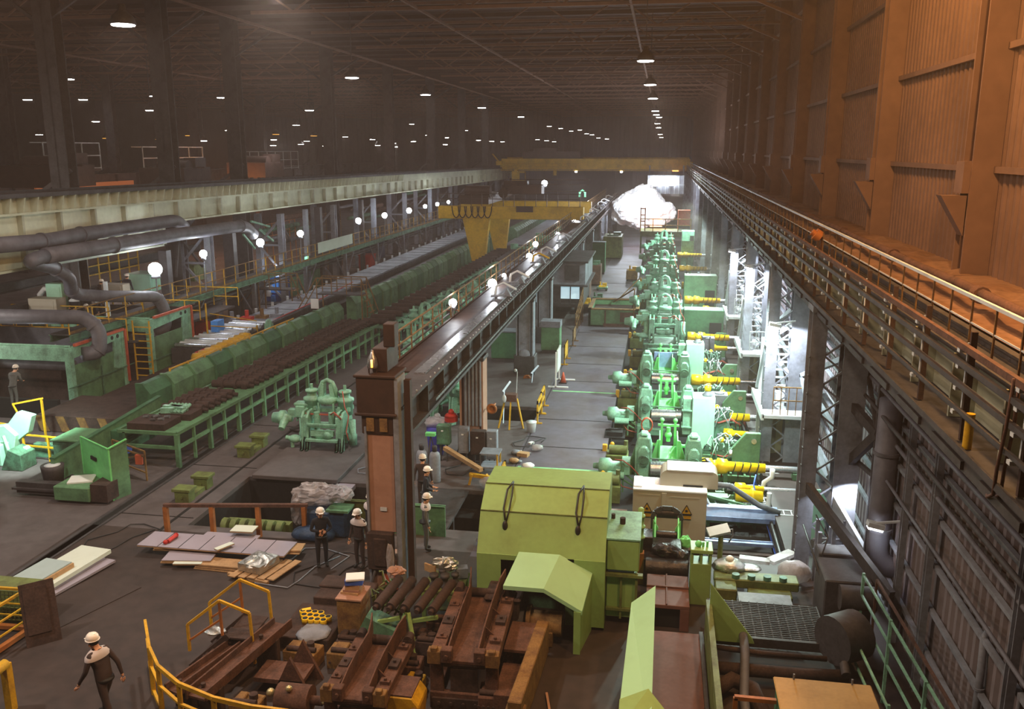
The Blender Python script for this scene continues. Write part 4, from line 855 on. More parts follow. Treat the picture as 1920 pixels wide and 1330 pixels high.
# packed equipment in the trench between the stands and the columns
random.seed(77)
names = ['just behind the blue rail beam', 'under the big yellow drive shaft', 'behind the big yellow drive shaft', 'beside the nearest shield cabinet', 'by the second gear case', 'between the second and third shafts', 'by the farther shield cabinet', 'beyond the third yellow shaft']
for k, y in enumerate([28.3, 30.2, 32.2, 34.4, 36.0, 38.3, 40.4, 44.6]):
    t = T('base_frame', 'green base frame with cylinders in the trench ' + names[k], 'machine', (2.9, y, -0.75), 'green base frames in the trench')
    b = MB(); b.bx(1.85, 3.95, y-0.12, y, -0.6, -0.35); b.bx(1.85, 3.95, y+0.45, y+0.57, -0.6, -0.3)
    for j in range(5): b.bx(1.9+j*0.5, 2.0+j*0.5, y-0.1, y+0.55, -0.75, -0.25-0.08*(j % 2))
    b.build('frame', 'green', t, bevel=0.01)
    b = MB()
    for j in range(3): x = 2.05+j*0.62+random.uniform(-.08, .08); b.cyl((x, y+0.2, -0.2), (x+0.42, y+0.22, -0.2), 0.1+0.03*(j % 2), n=12); b.cyl((x+0.42, y+0.22, -0.2), (x+0.55, y+0.22, -0.2), 0.05); b.box((x+0.1, y+0.05, -0.1), (0.2, 0.16, 0.2))
    b.build('cylinder_row', ['mint_dark', 'steel_paint', 'mint'][k % 3], t)
    b = MB()
    for j in range(6): x = random.uniform(1.9, 3.7); b.tube([(x, y-0.1, -0.1), (x+0.1, y-0.2, 0.12), (x+0.3, y-0.22, 0.0), (x+0.35, y-0.2, -0.4)], 0.02, 6)
    b.build('hoses', ['hose', 'steel_white', 'red_hose'][k % 3], t)
for k, z in enumerate((-0.2, -0.38, -0.56)):
    b = MB(); b.cyl((3.88, 24.6, z), (3.88, 50, z), 0.06, n=8); tag(b.build('trench_pipe', ['hose', 'steel_dark', 'blue'][k]), ['upper dark pipe along the trench wall by the columns', 'middle grey pipe along the trench wall by the columns', 'lowest blue pipe along the trench wall by the columns'][k], 'pipe')
for k, (y, z) in enumerate([(27.75, 0.0), (29.0, -0.1), (31.6, 0.0)]):
    b = MB(); b.bar((3.3, y, z), (4.6, y, z), 0.04); b.bar((3.3, y+0.4, z), (4.6, y+0.4, z), 0.04)
    for j in range(6): b.bar((3.35+j*0.24, y, z), (3.35+j*0.24, y+0.4, z), 0.03)
    tag(b.build('cable_ladder', 'steel_white'), 'pale cable ladder tray %s' % ['next to the blue rail beam at the laced column', 'under the end of the big yellow shaft', 'behind the white upright pipe'][k], 'cable tray')
b = MB(); b.tube([(3.6, 30.0, 0.5), (3.5, 29.6, 0.3), (3.55, 29.3, 0.0), (3.7, 29.0, -0.2)], 0.025, 6); tag(b.build('blue_air_hose', 'blue'), 'thin blue air hose dangling below the end of the big yellow shaft', 'hose')
b = MB(); b.tube([(1.7, 30.9, 0.6), (1.9, 30.7, 0.75), (2.1, 30.5, 0.5), (2.15, 30.6, 0.2)], 0.035, 6); b.tube([(1.75, 30.9, 0.55), (2.0, 30.7, 0.65), (2.2, 30.5, 0.4), (2.25, 30.6, 0.1)], 0.03, 6); tag(b.build('black_hose_pair', 'hose'), 'pair of black hoses bending over the big yellow drive shaft', 'hoses')
# white laser cabinet with rounded hood
t = T('control_cabinet', 'beige and white cabinet with rounded hood and warning signs at the mill line end', 'cabinet', (0.6, 26, -0.6))
b = MB(); b.bx(-0.52, 1.72, 25.9, 26.9, -0.6, 1.3); b.build('body', 'cab_beige', t, bevel=0.015)
b = MB(); b.bx(-0.52, 1.72, 25.88, 26.95, 1.3, 1.34); b.bx(-0.5, -0.25, 26.0, 26.85, 1.34, 1.4); b.build('top_plate', 'cab_white', t)
b = MB(); pr = []
for a in range(7):
    th = math.pi/2 + a*math.pi/12; pr.append((0.55+0.25*math.cos(th), 1.6+0.25*math.sin(th)))
pr += [(0.3, 1.3), (2.05, 1.3)]
for a in range(7):
    th = a*math.pi/12; pr.append((1.85+0.2*math.cos(th), 1.65+0.2*math.sin(th)))
b.prism(pr, 'xz', 26.3, 27.1); b.build('hood', 'cab_beige', t)
b = MB()
b.bx(0.5, 1.9, 26.28, 27.12, 1.845, 1.875); b.build('hood_top', 'cab_white', t)
for sx in (-0.08, 1.12):
    b = MB(); b.prism([(sx-0.14, 0.62), (sx+0.14, 0.62), (sx, 0.88)], 'xz', 25.88, 25.9); b.bx(sx-0.14, sx+0.14, 25.88, 25.9, 0.45, 0.56); b.build('warning_sign', 'yellow', t)
    b = MB(); b.cyl((sx, 25.88, 0.71), (sx, 25.87, 0.71), 0.035, n=8)
    for a in range(8): b.bar((sx, 25.875, 0.71), (sx+0.06*math.cos(a*math.pi/4), 25.875, 0.71+0.06*math.sin(a*math.pi/4)), 0.008)
    for p, q in (((sx-0.16, 0.6), (sx+0.16, 0.6)), ((sx-0.16, 0.6), (sx, 0.9)), ((sx+0.16, 0.6), (sx, 0.9)), ((sx-0.15, 0.44), (sx+0.15, 0.44)), ((sx-0.15, 0.57), (sx+0.15, 0.57))): b.bar((p[0], 25.875, p[1]), (q[0], 25.875, q[1]), 0.018)
    b.build('sign_border', 'black', t)
b = MB(); b.bx(0.36, 0.5, 25.86, 25.9, 0.7, 1.25); b.bx(-0.35, 0.3, 25.892, 25.9, 1.15, 1.18); b.bx(0.6, 1.5, 25.892, 25.9, 1.12, 1.15); b.build('door_seam', 'cab_beige', t)
b = MB(); b.bx(1.0, 1.6, 26.27, 26.3, 1.36, 1.4); b.build('hood_slot', 'black', t)
b = MB(); b.box((-1.0, 26.1, 0.25), (0.62, 0.25, 0.5), rx=0.3); tag(b.build('foil_box', 'plastic'), 'pale plastic-wrapped box between the lime housing and the beige cabinet', 'box')
# guided outlet right in front of the cabinet: octagonal roller mouth and big greasy box
t = T('outlet_guide', 'dark greasy machine head with octagonal mouth and bright green guide plates', 'machine', (0.5, 23.6, 0.0))
b = MB()
oc = [(0.5+0.42*math.cos(a), 1.25+0.36*math.sin(a)) for a in [math.radians(x) for x in (0, 35, 70, 110, 145, 180)]]
for p, q in zip(oc, oc[1:]): b.bar((p[0], 23.9, p[1]), (q[0], 23.9, q[1]), 0.06, 0.12)
b.bar((0.08, 23.9, 0.6), (0.08, 23.9, 1.27), 0.06); b.bar((0.92, 23.9, 0.6), (0.92, 23.9, 1.27), 0.06); b.build('octagon_frame', 'steel_dark', t)
b = MB(); b.cyl((0.2, 24.0, 1.4), (0.8, 24.0, 1.4), 0.15, n=16); b.cyl((0.22, 23.5, 0.95), (0.78, 23.5, 0.95), 0.11, n=14); b.build('roller', 'grease', t)
b = MB()
b.bx(0.3, 0.7, 23.6, 23.65, 0.6, 0.66)
for sx in (-1, 1): b.prism([(0.5+sx*0.4, 0.65), (0.5+sx*0.38, 1.35), (0.5+sx*0.24, 1.1), (0.5+sx*0.2, 0.6)][::sx], 'xz', 23.6, 23.65); b.prism([(23.0, 0.6), (23.8, 0.8), (23.8, 1.35), (23.2, 0.95)], 'yz', 0.5+sx*0.32-0.02, 0.5+sx*0.32+0.02)
b.ball((1.0, 23.2, 0.9), 0.18, 0.15, 0.2, jit=0.2); b.build('guide_plate', 'green_bright', t)
b = MB(); b.bx(-0.1, 1.1, 22.2, 23.3, -0.2, 0.8); b.bx(0.1, 0.9, 22.5, 23.2, 0.8, 1.0); b.bx(-0.15, 0.12, 22.7, 23.3, 0.6, 1.2); b.cyl((-0.05, 22.1, 0.6), (1.05, 22.1, 0.6), 0.28, n=14); b.cyl((0.1, 22.0, -0.1), (0.9, 22.0, -0.1), 0.2, n=12)
b.ball((0.5, 22.5, 0.95), 0.36, 0.25, 0.2, n=16, seg=9, jit=0.17); b.ball((0.9, 22.4, 0.85), 0.22, 0.2, 0.2, n=12, jit=0.17); b.build('greasy_housing', 'grease', t, bevel=0.05)
t = T('cleaning_spindle', 'stacked lime-green screw column with rusty base beside the octagonal mouth', 'machine', (-0.15, 22.6, 0.0)); b = MB()
x0 = -0.22
b.lathe([(0.09, 0.9), (0.09, 1.3), (0.13, 1.31), (0.13, 1.36), (0.09, 1.37), (0.09, 1.6), (0.13, 1.61), (0.13, 1.66), (0.09, 1.67), (0.09, 1.9), (0.12, 1.91), (0.12, 1.96), (0.08, 1.97), (0.08, 2.15), (0.04, 2.18)], (x0, 22.4, 0), 14); b.build('column', 'lime', t)
b = MB(); b.bx(x0-0.12, x0+0.12, 22.28, 22.52, 0.0, 0.9); b.build('base', 'orange', t)
t = T('guide_post', 'lime-green square post with a two-slot head right of the greasy machine', 'post', (1.35, 21.6, 0)); b = MB()
b.bx(1.1, 1.62, 21.4, 21.9, 0, 1.15); b.bx(1.08, 1.64, 21.36, 21.94, 1.45, 1.55)
for x in (1.1, 1.33, 1.56): b.bx(x, x+0.06, 21.4, 21.9, 1.15, 1.45)
b.build('body', 'lime', t, bevel=0.01)
b = MB(); b.ball((1.28, 21.6, 1.62), 0.09); b.cyl((1.4, 21.6, 1.55), (1.4, 21.6, 1.68), 0.03); b.cyl((1.5, 21.6, 1.55), (1.5, 21.6, 1.7), 0.03); b.build('valve', 'green_bright', t)
# small panel post and orange beacon
t = T('panel_post', 'green post carrying a tilted pale control panel right of the beige cabinet', 'control panel', (2.0, 23.4, 0)); b = MB()
b.cyl((1.98, 23.4, 0), (1.98, 23.4, 1.15), 0.07); b.build('post', 'olive', t)
b = MB(); b.box((1.9, 23.35, 1.25), (0.6, 0.3, 0.1), rz=0.25, rx=0.5, ry=-0.2); b.build('panel', 'steel_white', t)
b = MB(); b.tube([(2.1, 23.4, 1.25), (2.28, 23.4, 1.3), (2.3, 23.4, 1.1), (2.2, 23.4, 0.9)], 0.02, 6); b.build('cable', 'steel_paint', t)
t = T('beacon_lamp', 'orange glowing beacon with white cap on a pole right of the control panel post', 'beacon', (2.17, 22.5, 0)); b = MB()
b.cyl((2.17, 22.5, 0.35), (2.17, 22.5, 0.75), 0.07, n=12); b.build('lens', 'lamp_orange', t)
b = MB(); b.lathe([(0.1, 0.75), (0.11, 0.86), (0.05, 0.92)], (2.17, 22.5, 0), 12); b.build('cap', 'white', t)
b = MB(); b.cyl((2.17, 22.5, 0), (2.17, 22.5, 0.35), 0.03); b.build('pole', 'steel_dark', t)
# far end: platform, steam, hood box, tanks
t = T('furnace_platform', 'yellow-railed platform behind the farthest hooped stand below the steam', 'platform', (0.9, 103, 0)); b = MB()
b.bx(-2.2, 3.4, 102, 106, 2.35, 2.5); b.bx(-2.2, 3.4, 101.9, 102, 1.9, 2.5); b.build('deck', 'olive', t)
b = MB()
for z in (3.2, 3.9): b.bar((-2.2, 102, z), (3.4, 102, z), 0.09)
b.build('rail', 'yellow', t)
for k in range(5): MB().bar((-2.2+k*1.4, 102, 2.4), (-2.2+k*1.4, 102, 3.9), 0.09).build('post', 'yellow', t)
for x in (-2.1, 3.3): MB().bar((x, 102.2, 0), (x, 102.2, 2.4), 0.2).build('leg', 'olive', t)
b = MB(); b.bar((-2.2, 102.4, 2.5), (-2.2, 102.4, 5.1), 0.12); b.bar((-1.7, 102.4, 2.5), (-1.7, 102.4, 5.1), 0.12)
for z in (3.6, 4.3, 5.0): b.bar((-2.2, 102.4, z), (-1.7, 102.4, z), 0.12)
b.build('ladder', 'orange', t)
b = MB(); b.bx(-1.2, 0.2, 107, 108, 2.6, 3.7); tag(b.build('hot_slab', 'hot_metal'), 'glowing hot metal under the steam cloud', 'hot metal')
b = MB(); b.bx(2.1, 3.4, 105, 106, 3.0, 4.7); b.bx(2.0, 2.1, 105, 106, 2.5, 4.7); tag(b.build('orange_tank', 'orange_red'), 'orange box beyond the railed platform near the columns', 'tank')
t = T('suspended_cabin', 'pale ribbed box hanging under the far crane with two floodlights on top', 'cabin', (1.0, 126, 6.0)); b = MB()
b.bx(-1.9, 3.1, 125, 128, 5.6, 8.1); b.build('body', 'steel_paint', t)
b = MB()
for k in range(9): b.bx(-1.9+k*0.6, -1.84+k*0.6, 124.95, 125, 5.6, 8.1)
b.bx(-1.9, 3.1, 124.95, 125, 6.8, 6.86); b.build('ribs', 'steel_white', t)
b = MB(); b.bar((-1.7, 126, 8.1), (-1.7, 126, 9.4), 0.2); b.bar((2.9, 126, 8.1), (2.9, 126, 9.4), 0.2); b.build('hanger', 'steel_dark', t)
# steam cloud: lumpy volume
st = MB(); random.seed(11)
for (x, y, z, r) in [(-4.6, 113, 5.0, 1.8), (-3.4, 114, 5.6, 2.0), (-2.4, 113, 6.4, 1.9), (-1.6, 114, 5.4, 1.9), (-4.9, 114, 4.0, 1.6), (-3.4, 113, 3.9, 1.6), (-2.0, 113, 4.0, 1.7), (-0.7, 113, 4.7, 1.5), (0.3, 113, 4.7, 1.1), (-0.2, 113, 3.7, 1.1), (-5.4, 114, 5.1, 1.3), (-2.7, 113, 3.2, 1.3), (-1.1, 113, 6.0, 1.0), (0.9, 113, 4.1, 0.7), (-3.0, 112.4, 6.8, 1.0), (-4.3, 112.6, 6.1, 1.0)]:
    st.ball((x+0.4, y, z*0.86+0.1), r*0.92, r, r*0.84, n=16, seg=11, jit=0.06)
so = st.build('steam_cloud', 'white'); tag(so, 'white billowing steam cloud above the far end of the mill line', 'steam', kind='stuff')
rm = so.modifiers.new('r', 'REMESH'); rm.mode = 'VOXEL'; rm.voxel_size = 0.16
tx = bpy.data.textures.new('puff', 'CLOUDS'); tx.noise_scale = 0.9
dm = so.modifiers.new('d', 'DISPLACE'); dm.texture = tx; dm.strength = 0.9; dm.mid_level = 0.45
mat('steam', (250, 250, 252), 1.0, 0, 0.0, (240, 240, 240), 1)
so.data.materials.clear(); so.data.materials.append(M['steam'])
# far clutter between walkway and platform
for k, (x, y, sx, sy, sz, m, lab) in enumerate([(-2.35, 80.5, 1.0, 1.6, 0.9, 'ochre', 'yellow hose trolley standing by the walkway near the hooped stands'), (-5.0, 98, 2.0, 4, 2.4, 'olive', 'olive machine left of the walkway far end'), (-6.0, 70, 1.4, 2.0, 1.4, 'rust', 'rusty machine block on the left walkway edge behind the green tank'),
          (-5.6, 77, 1.4, 1.6, 1.8, 'rust', 'taller rusty block farther along the left walkway edge'), (-5.3, 64, 1.2, 1.6, 0.6, 'rust_dark', 'low dark machine base left of the walkway behind the green tank'), (-4.6, 68, 1.0, 1.2, 0.35, 'steel_dark', 'flat dark plate stack on the walkway edge'), (-4.6, 74, 0.9, 0.9, 0.3, 'mint_dark', 'small greenish plate stack on the walkway edge')]):
    t = T('machine_block', lab, 'machine', (x, y, 0)); b = MB(); b.bx(x-sx/2, x+sx/2, y-sy/2, y+sy/2, 0.12, sz); b.build('body', m, t, bevel=0.04)
    b = MB(); b.cyl((x-sx*0.3, y-sy*0.3, sz), (x+sx*0.3, y-sy*0.3, sz), 0.14); b.box((x+sx*0.2, y+sy*0.1, sz+0.15), (sx*0.4, sy*0.3, 0.3)); b.cyl((x-sx*0.2, y, sz), (x-sx*0.2, y, sz+0.4), 0.07); b.build('fittings', 'mint_dark' if k % 2 else 'yellow', t)
    b = MB()
    for a in (-1, 1):
        for c in (-1, 1): b.box((x+a*sx*0.4, y+c*sy*0.4, 0.06), (0.15, 0.15, 0.12))
    b.build('feet', 'black', t)
t = T('scale_tank', 'open green steel tank with rusty patches left of the mill line', 'tank', (-2.8, 60, 0)); b = MB()
b.bx(-4.5, -1.2, 58.2, 58.35, 0, 1.15); b.bx(-4.5, -4.35, 58.2, 62.5, 0, 1.15); b.bx(-1.35, -1.2, 58.2, 62.5, 0, 1.15); b.bx(-4.5, -1.2, 62.35, 62.5, 0, 1.15); b.bx(-4.5, -1.2, 58.2, 62.5, 0, 0.1); b.build('walls', 'green', t)
b = MB(); b.bx(-4.55, -1.15, 58.13, 58.4, 1.15, 1.22); b.bx(-4.55, -4.3, 58.13, 62.55, 1.15, 1.22); b.bx(-1.4, -1.15, 58.13, 62.55, 1.15, 1.22); b.bx(-4.55, -1.15, 62.3, 62.55, 1.15, 1.22); b.build('rim', 'ochre', t)
b = MB(); b.bx(-4.3, -1.4, 58.4, 62.3, 0.1, 0.8); b.build('scale_fill', 'rust_dark', t)
b = MB(); b.bx(-2.4, -1.2, 58.14, 58.2, 0.35, 1.0); b.bx(-3.5, -1.6, 58.14, 58.2, 0.02, 0.22); b.bx(-3.42, -3.34, 58.12, 58.2, 0, 1.1); b.build('rust_patch', 'rust', t)
b = MB(); b.bar((-1.5, 58.0, 0), (-1.5, 58.0, 2.6), 0.07); b.bar((-1.5, 58.2, 2.6), (-3.0, 61, 1.2), 0.07); b.bar((-1.2, 61.5, 2.9), (-2.8, 61.5, 1.2), 0.2, 0.05); tag(b.build('tank_stairs', 'ochre'), 'thin yellow stair rail leaning over the green tank', 'stair rail')
# ============================================================ centre runway on grey pillars
XR = -6.75
t = T('runway_beam', 'dark steel crane runway beam on pillars running down the middle of the hall', 'runway beam', (XR, 21, 4.2))
b = MB(); b.bx(XR-0.42, XR+0.42, 21, 138, 5.0, 5.08); b.build('top_flange', 'steel_dark', t)
b = MB(); b.bx(XR-0.22, XR+0.12, 24.4, 41.2, 5.08, 5.13); b.bx(XR-0.22, XR+0.12, 41.3, 138, 5.08, 5.13); b.build('rail_strip', 'steel_shiny', t)
b = MB(); b.bx(XR-0.05, XR+0.05, 21, 138, 4.1, 5.0); b.bx(XR-0.35, XR+0.35, 21, 138, 4.0, 4.1)
for k in range(60): b.bx(XR+0.05, XR+0.33, 22+k*1.9, 22.06+k*1.9, 4.1, 5.0)
b.build('web', 'steel_dark', t)
b = MB()
for k in range(60): b.cyl((XR+0.38, 22+k*0.5, 5.1), (XR+0.38, 22+k*0.5, 5.14), 0.02, n=6)
b.build('bolts', 'steel_white', t)
b = MB(); b.bar((XR+0.5, 24, 4.45), (XR+0.5, 136, 4.45), 0.08); b.build('conductor', 'steel_shiny', t)
b = MB(); b.bx(XR-1.55, XR-0.5, 26, 138, 4.68, 4.74); b.bx(XR-1.6, XR-1.52, 26, 138, 4.55, 4.8); b.bx(XR-0.6, XR-0.52, 21, 138, 4.55, 4.8); b.build('catwalk', 'bronze', t)
rt = T('runway_railing', 'brown pipe railing along the catwalk of the middle runway', 'railing', (XR-1.55, 21, 4.7))
b = MB()
for z in (5.25, 5.72): b.bar((XR-1.57, 26, z), (XR-1.57, 138, z), 0.05)
b.build('rail', 'ochre', rt)
for k in range(76): MB().bar((XR-1.57, 26+k*1.47, 4.7), (XR-1.57, 26+k*1.47, 5.72), 0.045).build('post', 'ochre', rt)
b = MB()
for j, (x, z) in enumerate([(XR-1.7, 4.9), (XR-1.75, 4.6)]): b.bar((x, 26.5, z), (x, 136, z), 0.05)
tag(b.build('conduit', 'steel_dark'), 'pair of dark conduits outside the middle runway railing', 'conduit')
# white-painted bumpers and clamps on the beam
cl = None
for k, (y, m) in enumerate([(39.0, 'steel_white'), (43.0, 'white'), (51.0, 'yellow'), (54.5, 'white'), (64, 'steel_white'), (82, 'steel_white'), (93, 'white'), (99, 'white'), (105, 'white'), (111, 'white'), (120, 'white')]):
    lab = ['grey pipe clamp lying across the runway beam nearest the big work lamps', 'white bent pipe frame on the runway beam behind the second work lamp', 'yellow bar on the runway beam', 'white bent pipe frame right behind the yellow bar', 'thin pale pipe frame halfway along the runway beam'][k] if k < 5 else 'small bright pipe frame on the far part of the runway beam'
    t = T('beam_clamp', lab, 'pipe frame', (XR, y, 5.1), 'pipe frames on the far part of the runway beam' if k > 4 else None)
    b = MB(); b.tube([(XR-0.5, y, 5.1), (XR-0.5, y+0.3, 5.45), (XR-0.2, y+0.45, 5.6), (XR+0.45, y+0.1, 5.35)], 0.055, 8); b.build('arch', m, t)
    b = MB(); b.tube([(XR-0.5, y-1.0, 5.2), (XR+0.1, y-0.9, 5.25)], 0.05, 8); b.prism([(XR-0.1, 5.1), (XR+0.3, 5.1), (XR+0.1, 5.45)], 'xz', y-0.4, y-0.1); b.build('foot', 'steel_paint', t)
# near end box and salmon pillar
t = T('gantry_end_post', 'salmon box pillar with dark brown head, near end of the middle runway', 'pillar', (-6.9, 21, 0))
b = MB(); b.bx(-7.24, -6.52, 20.8, 21.5, 1.7, 4.75); b.bx(-7.24, -6.52, 20.8, 21.5, 0, 0.9); b.build('shaft', 'salmon', t, bevel=0.02)
b = MB(); b.bx(-7.28, -7.22, 20.72, 20.8, 0.2, 4.6); b.bx(-6.5, -6.36, 20.72, 21.4, 0, 5.9); b.build('edge_channel', 'steel_paint', t)
b = MB(); b.bx(-6.28, -6.12, 21.0, 21.2, 0, 5.8); b.bx(-6.36, -6.28, 21.3, 21.4, 0, 5.4); b.build('side_channel', 'bronze', t)
b = MB(); b.bx(-7.45, -6.45, 20.7, 21.7, 4.95, 5.95); b.bx(-7.35, -6.5, 20.75, 21.6, 4.4, 4.95); b.bx(-7.5, -6.4, 20.65, 21.7, 5.9, 5.98); b.bx(-7.5, -6.4, 20.65, 21.7, 4.9, 4.98)
b.bx(-7.1, -6.7, 21.0, 22.0, 5.98, 6.6); b.bx(-6.85, -6.55, 21.2, 21.6, 6.6, 7.2); b.build('head_box', 'bronze', t, bevel=0.02)
b = MB(); b.bx(-7.2, -7.0, 20.68, 20.7, 4.5, 4.85); b.bx(-6.85, -6.65, 20.68, 20.7, 4.5, 4.85); b.build('head_window', 'ochre', t)
b = MB(); b.box((-6.95, 20.75, 1.2), (0.7, 0.25, 1.05)); b.box((-6.93, 20.6, 1.2), (0.36, 0.06, 0.8)); b.build('switch_box', 'rust_dark', t, bevel=0.03)
b = MB(); b.box((-6.85, 20.78, 2.35), (0.18, 0.02, 0.1)); b.build('name_plate', 'steel_white', t)
b = MB(); b.ball((-6.62, 20.5, 1.0), 0.12, 0.06, 0.5, jit=0.25); b.tube([(-6.9, 20.6, 0.7), (-6.7, 20.5, 0.3), (-6.55, 20.4, 0.05)], 0.02, 6); b.build('plastic_wrap', 'plastic', t)
b = MB(); b.tube([(-7.1, 20.7, 0.7), (-7.2, 20.7, 0.3), (-7.15, 20.6, 0.05)], 0.04, 8); b.build('cable', 'steel_dark', t)
b = MB(); b.bx(-6.9, -6.5, 20.74, 20.8, 0.1, 0.55); b.build('red_patch', 'orange_red', t)
t = T('warning_lamp', 'silver bell lamp with orange glow on top of the near runway post', 'lamp', (-7.05, 20.9, 6.0)); b = MB()
b.lathe([(0.14, 6.12), (0.14, 6.2), (0.11, 6.38), (0.05, 6.5), (0.03, 6.58)], (-7.05, 20.9, 0), 16); b.build('bell', 'steel_shiny', t)
b = MB(); b.lathe([(0.03, 6.16), (0.03, 6.36)], (-7.02, 20.75, 0), 8); b.build('glow_tube', 'lamp_orange', t)
b = MB(); b.bar((-7.15, 20.9, 5.98), (-7.15, 20.9, 6.14), 0.03); b.bar((-6.95, 20.9, 5.98), (-6.95, 20.9, 6.14), 0.03); b.build('bracket', 'bronze', t)
b = MB(); b.bar((-7.05, 20.7, 3.3), (-7.05, 20.7, 5.8), 0.04); 
# fluted grey pillars
pl = None
for k, y in enumerate([31.7, 45, 52.8, 64, 75, 86, 97, 108, 119, 130]):
    if k == 0 or k == 1:
        pl = T('runway_pillar', ['fluted rusty-grey pillar of the middle runway, the one with grey boxes at its foot', 'smooth grey pillar of the middle runway, one of the row receding from the cable drum'][k], 'pillar', (XR, y, 0), 'pillars of the middle runway' if k else None)
        b = MB(); b.bx(XR-0.3, XR+0.3, y-0.35, y+0.35, 0, 4.0); b.bx(XR-0.45, XR-0.38, y-0.4, y+0.4, 0.1, 4.0); b.bx(XR+0.38, XR+0.45, y-0.4, y+0.4, 0.1, 4.0); b.build('shaft', 'salmon' if k == 0 else 'steel_paint', pl)
        b = MB()
        if k == 0:
            for j in range(5): b.cyl((XR-0.22+j*0.14, y-0.4, 1.35), (XR-0.22+j*0.14, y-0.4, 4.0), 0.05, n=10)
        else:
            for xx in (XR-0.3, XR+0.28): b.bx(xx, xx+0.03, y-0.42, y-0.35, 0.2, 4.0)
        b.build('flutes', 'steel_paint', pl)
        b = MB(); b.bx(XR-0.55, XR+0.55, y-0.5, y+0.5, 0, 1.0 if k else 0.4); b.bx(XR-0.5, XR+0.5, y-0.45, y+0.45, 3.85, 4.0); b.build('base', 'steel_dark', pl, bevel=0.03)
        if k: b = MB(); b.ball((XR, y-0.4, 1.05), 0.32, 0.1, 0.3); b.box((XR, y-0.37, 1.7), (0.22, 0.06, 0.12)); b.build('base_patch', 'steel_paint', pl)
    else: copy_tree(pl, loc=(XR, y, 0))
for k, (x, y, z, sx, sz, m, lab) in enumerate([(-7.0, 31.1, 0.85, 0.4, 1.0, 'steel_paint', 'grey panel box with a white label at the foot of the fluted pillar, left one'), (-6.4, 30.9, 0.85, 0.55, 0.9, 'rust_dark', 'brown junction box in the middle of the fluted pillar foot'), (-5.9, 31.0, 0.75, 0.4, 1.1, 'steel_paint', 'grey panel box at the right of the fluted pillar foot'), (-7.75, 31.0, 1.05, 0.5, 0.75, 'mint_dark', 'pale green switch box left of the fluted pillar')]):
    t = T('switch_box', lab, 'box', (x, y, 0.1)); b = MB(); b.box((x, y, z), (sx, 0.35, sz)); b.build('body', m, t, bevel=0.015)
    b = MB(); b.box((x, y-0.185, z), (sx*0.8, 0.02, sz*0.85)); b.build('door', m, t)
    b = MB(); b.box((x-0.02, y-0.2, z+sz*0.25), (0.08, 0.02, 0.05)); b.build('label_plate', 'white', t)
    b = MB(); b.bx(x-sx*0.3, x-sx*0.2, y-0.1, y, 0, z-sz/2); b.bx(x+sx*0.2, x+sx*0.3, y-0.1, y, 0, z-sz/2); b.build('stand', 'steel_dark', t)
b = MB(); b.cyl((-7.6, 31.6, 1.4), (-7.6, 31.6, 1.58), 0.26, n=18); b.ball((-7.6, 31.6, 1.75), 0.12); b.lathe([(0.27, 1.58), (0.2, 1.68), (0.1, 1.7)], (-7.6, 31.6, 0), 16); tag(b.build('red_bucket', 'red'), 'red tub with a dark lid on the switch box left of the fluted pillar', 'tub')
# red and orange ring reels
for k, (u, v, y) in enumerate([(922, 767, 31.2), (988, 710, 43.8)]):
    p = PY(u, v, y); b = MB(); b.tube([(p.x+0.15*math.cos(a*math.pi/8), p.y, p.z+0.15*math.sin(a*math.pi/8)) for a in range(16)], 0.055, 8, closed=True); b.cyl((p.x, p.y+0.02, p.z), (p.x, p.y+0.06, p.z), 0.15); b.cyl((p.x, p.y, p.z), (p.x, p.y+0.7, p.z), 0.04)
    tag(b.build('ring_reel', 'orange'), ['orange ring reel on the right edge of the fluted pillar', 'orange ring reel at the foot of the second pillar'][k], 'reel')
# green cabinets around the pillars
for k, (x, y, sx, sz, m, lab) in enumerate([(-6.0, 50.0, 1.1, 1.55, 'green', 'pale green cabinet in front of the third pillar'), (-8.2, 47.5, 1.6, 1.7, 'green_deep', 'deep green enclosure behind the second pillar'), (-5.6, 84, 1.2, 3.0, 'green_deep', 'dark green box by the far pillars'), (-6.2, 27.6, 0.4, 0.2, 'green', 'small green block near the fluted pillar')][:3]):
    t = T('green_cabinet', lab, 'cabinet', (x, y, 0)); b = MB(); b.bx(x-sx/2, x+sx/2, y-0.4, y+0.5, 0.2, sz); b.build('body', m, t, bevel=0.03)
    b = MB(); b.bx(x-sx/2-0.02, x+sx/2+0.02, y-0.45, y+0.52, sz, sz+0.35 if k == 0 else sz+0.06); b.build('top', 'steel_paint', t); b = MB(); b.bx(x-sx/2+0.05, x+sx/2-0.05, y-0.35, y+0.4, 0, 0.2); b.build('plinth', 'steel_dark', t)
# operator cabin straddling behind the runway beam
t = T('operator_cabin', 'raised grey operator cabin with lit blue windows behind the runway beam', 'cabin', (-8, 61, 0)); b = MB()
b.bx(-10.9, -4.9, 60, 66.5, 2.5, 4.0); b.build('upper_body', 'steel_paint', t)
b = MB(); b.bx(-11.1, -4.7, 59.8, 66.7, 4.0, 4.12); b.bx(-11.1, -4.7, 59.8, 66.7, 2.38, 2.5); b.build('roof', 'steel_dark', t)
b = MB(); b.bx(-8.6, -5.1, 60.2, 66.2, 0.9, 2.38); b.build('lower_body', 'steel_dark', t)
b = MB(); b.bx(-6.6, -5.3, 60.12, 60.18, 1.5, 2.35); b.bx(-8.3, -7.2, 60.12, 60.18, 1.2, 2.4); b.build('lit_window', 'screen', t)
b = MB()
for x in (-8.35, -7.15, -6.65, -5.95, -5.25): b.bx(x, x+0.07, 60.05, 60.12, 1.1, 2.5)
b.bx(-8.4, -5.2, 60.05, 60.12, 2.4, 2.5); b.bx(-8.4, -5.2, 60.05, 60.12, 1.1, 1.2)
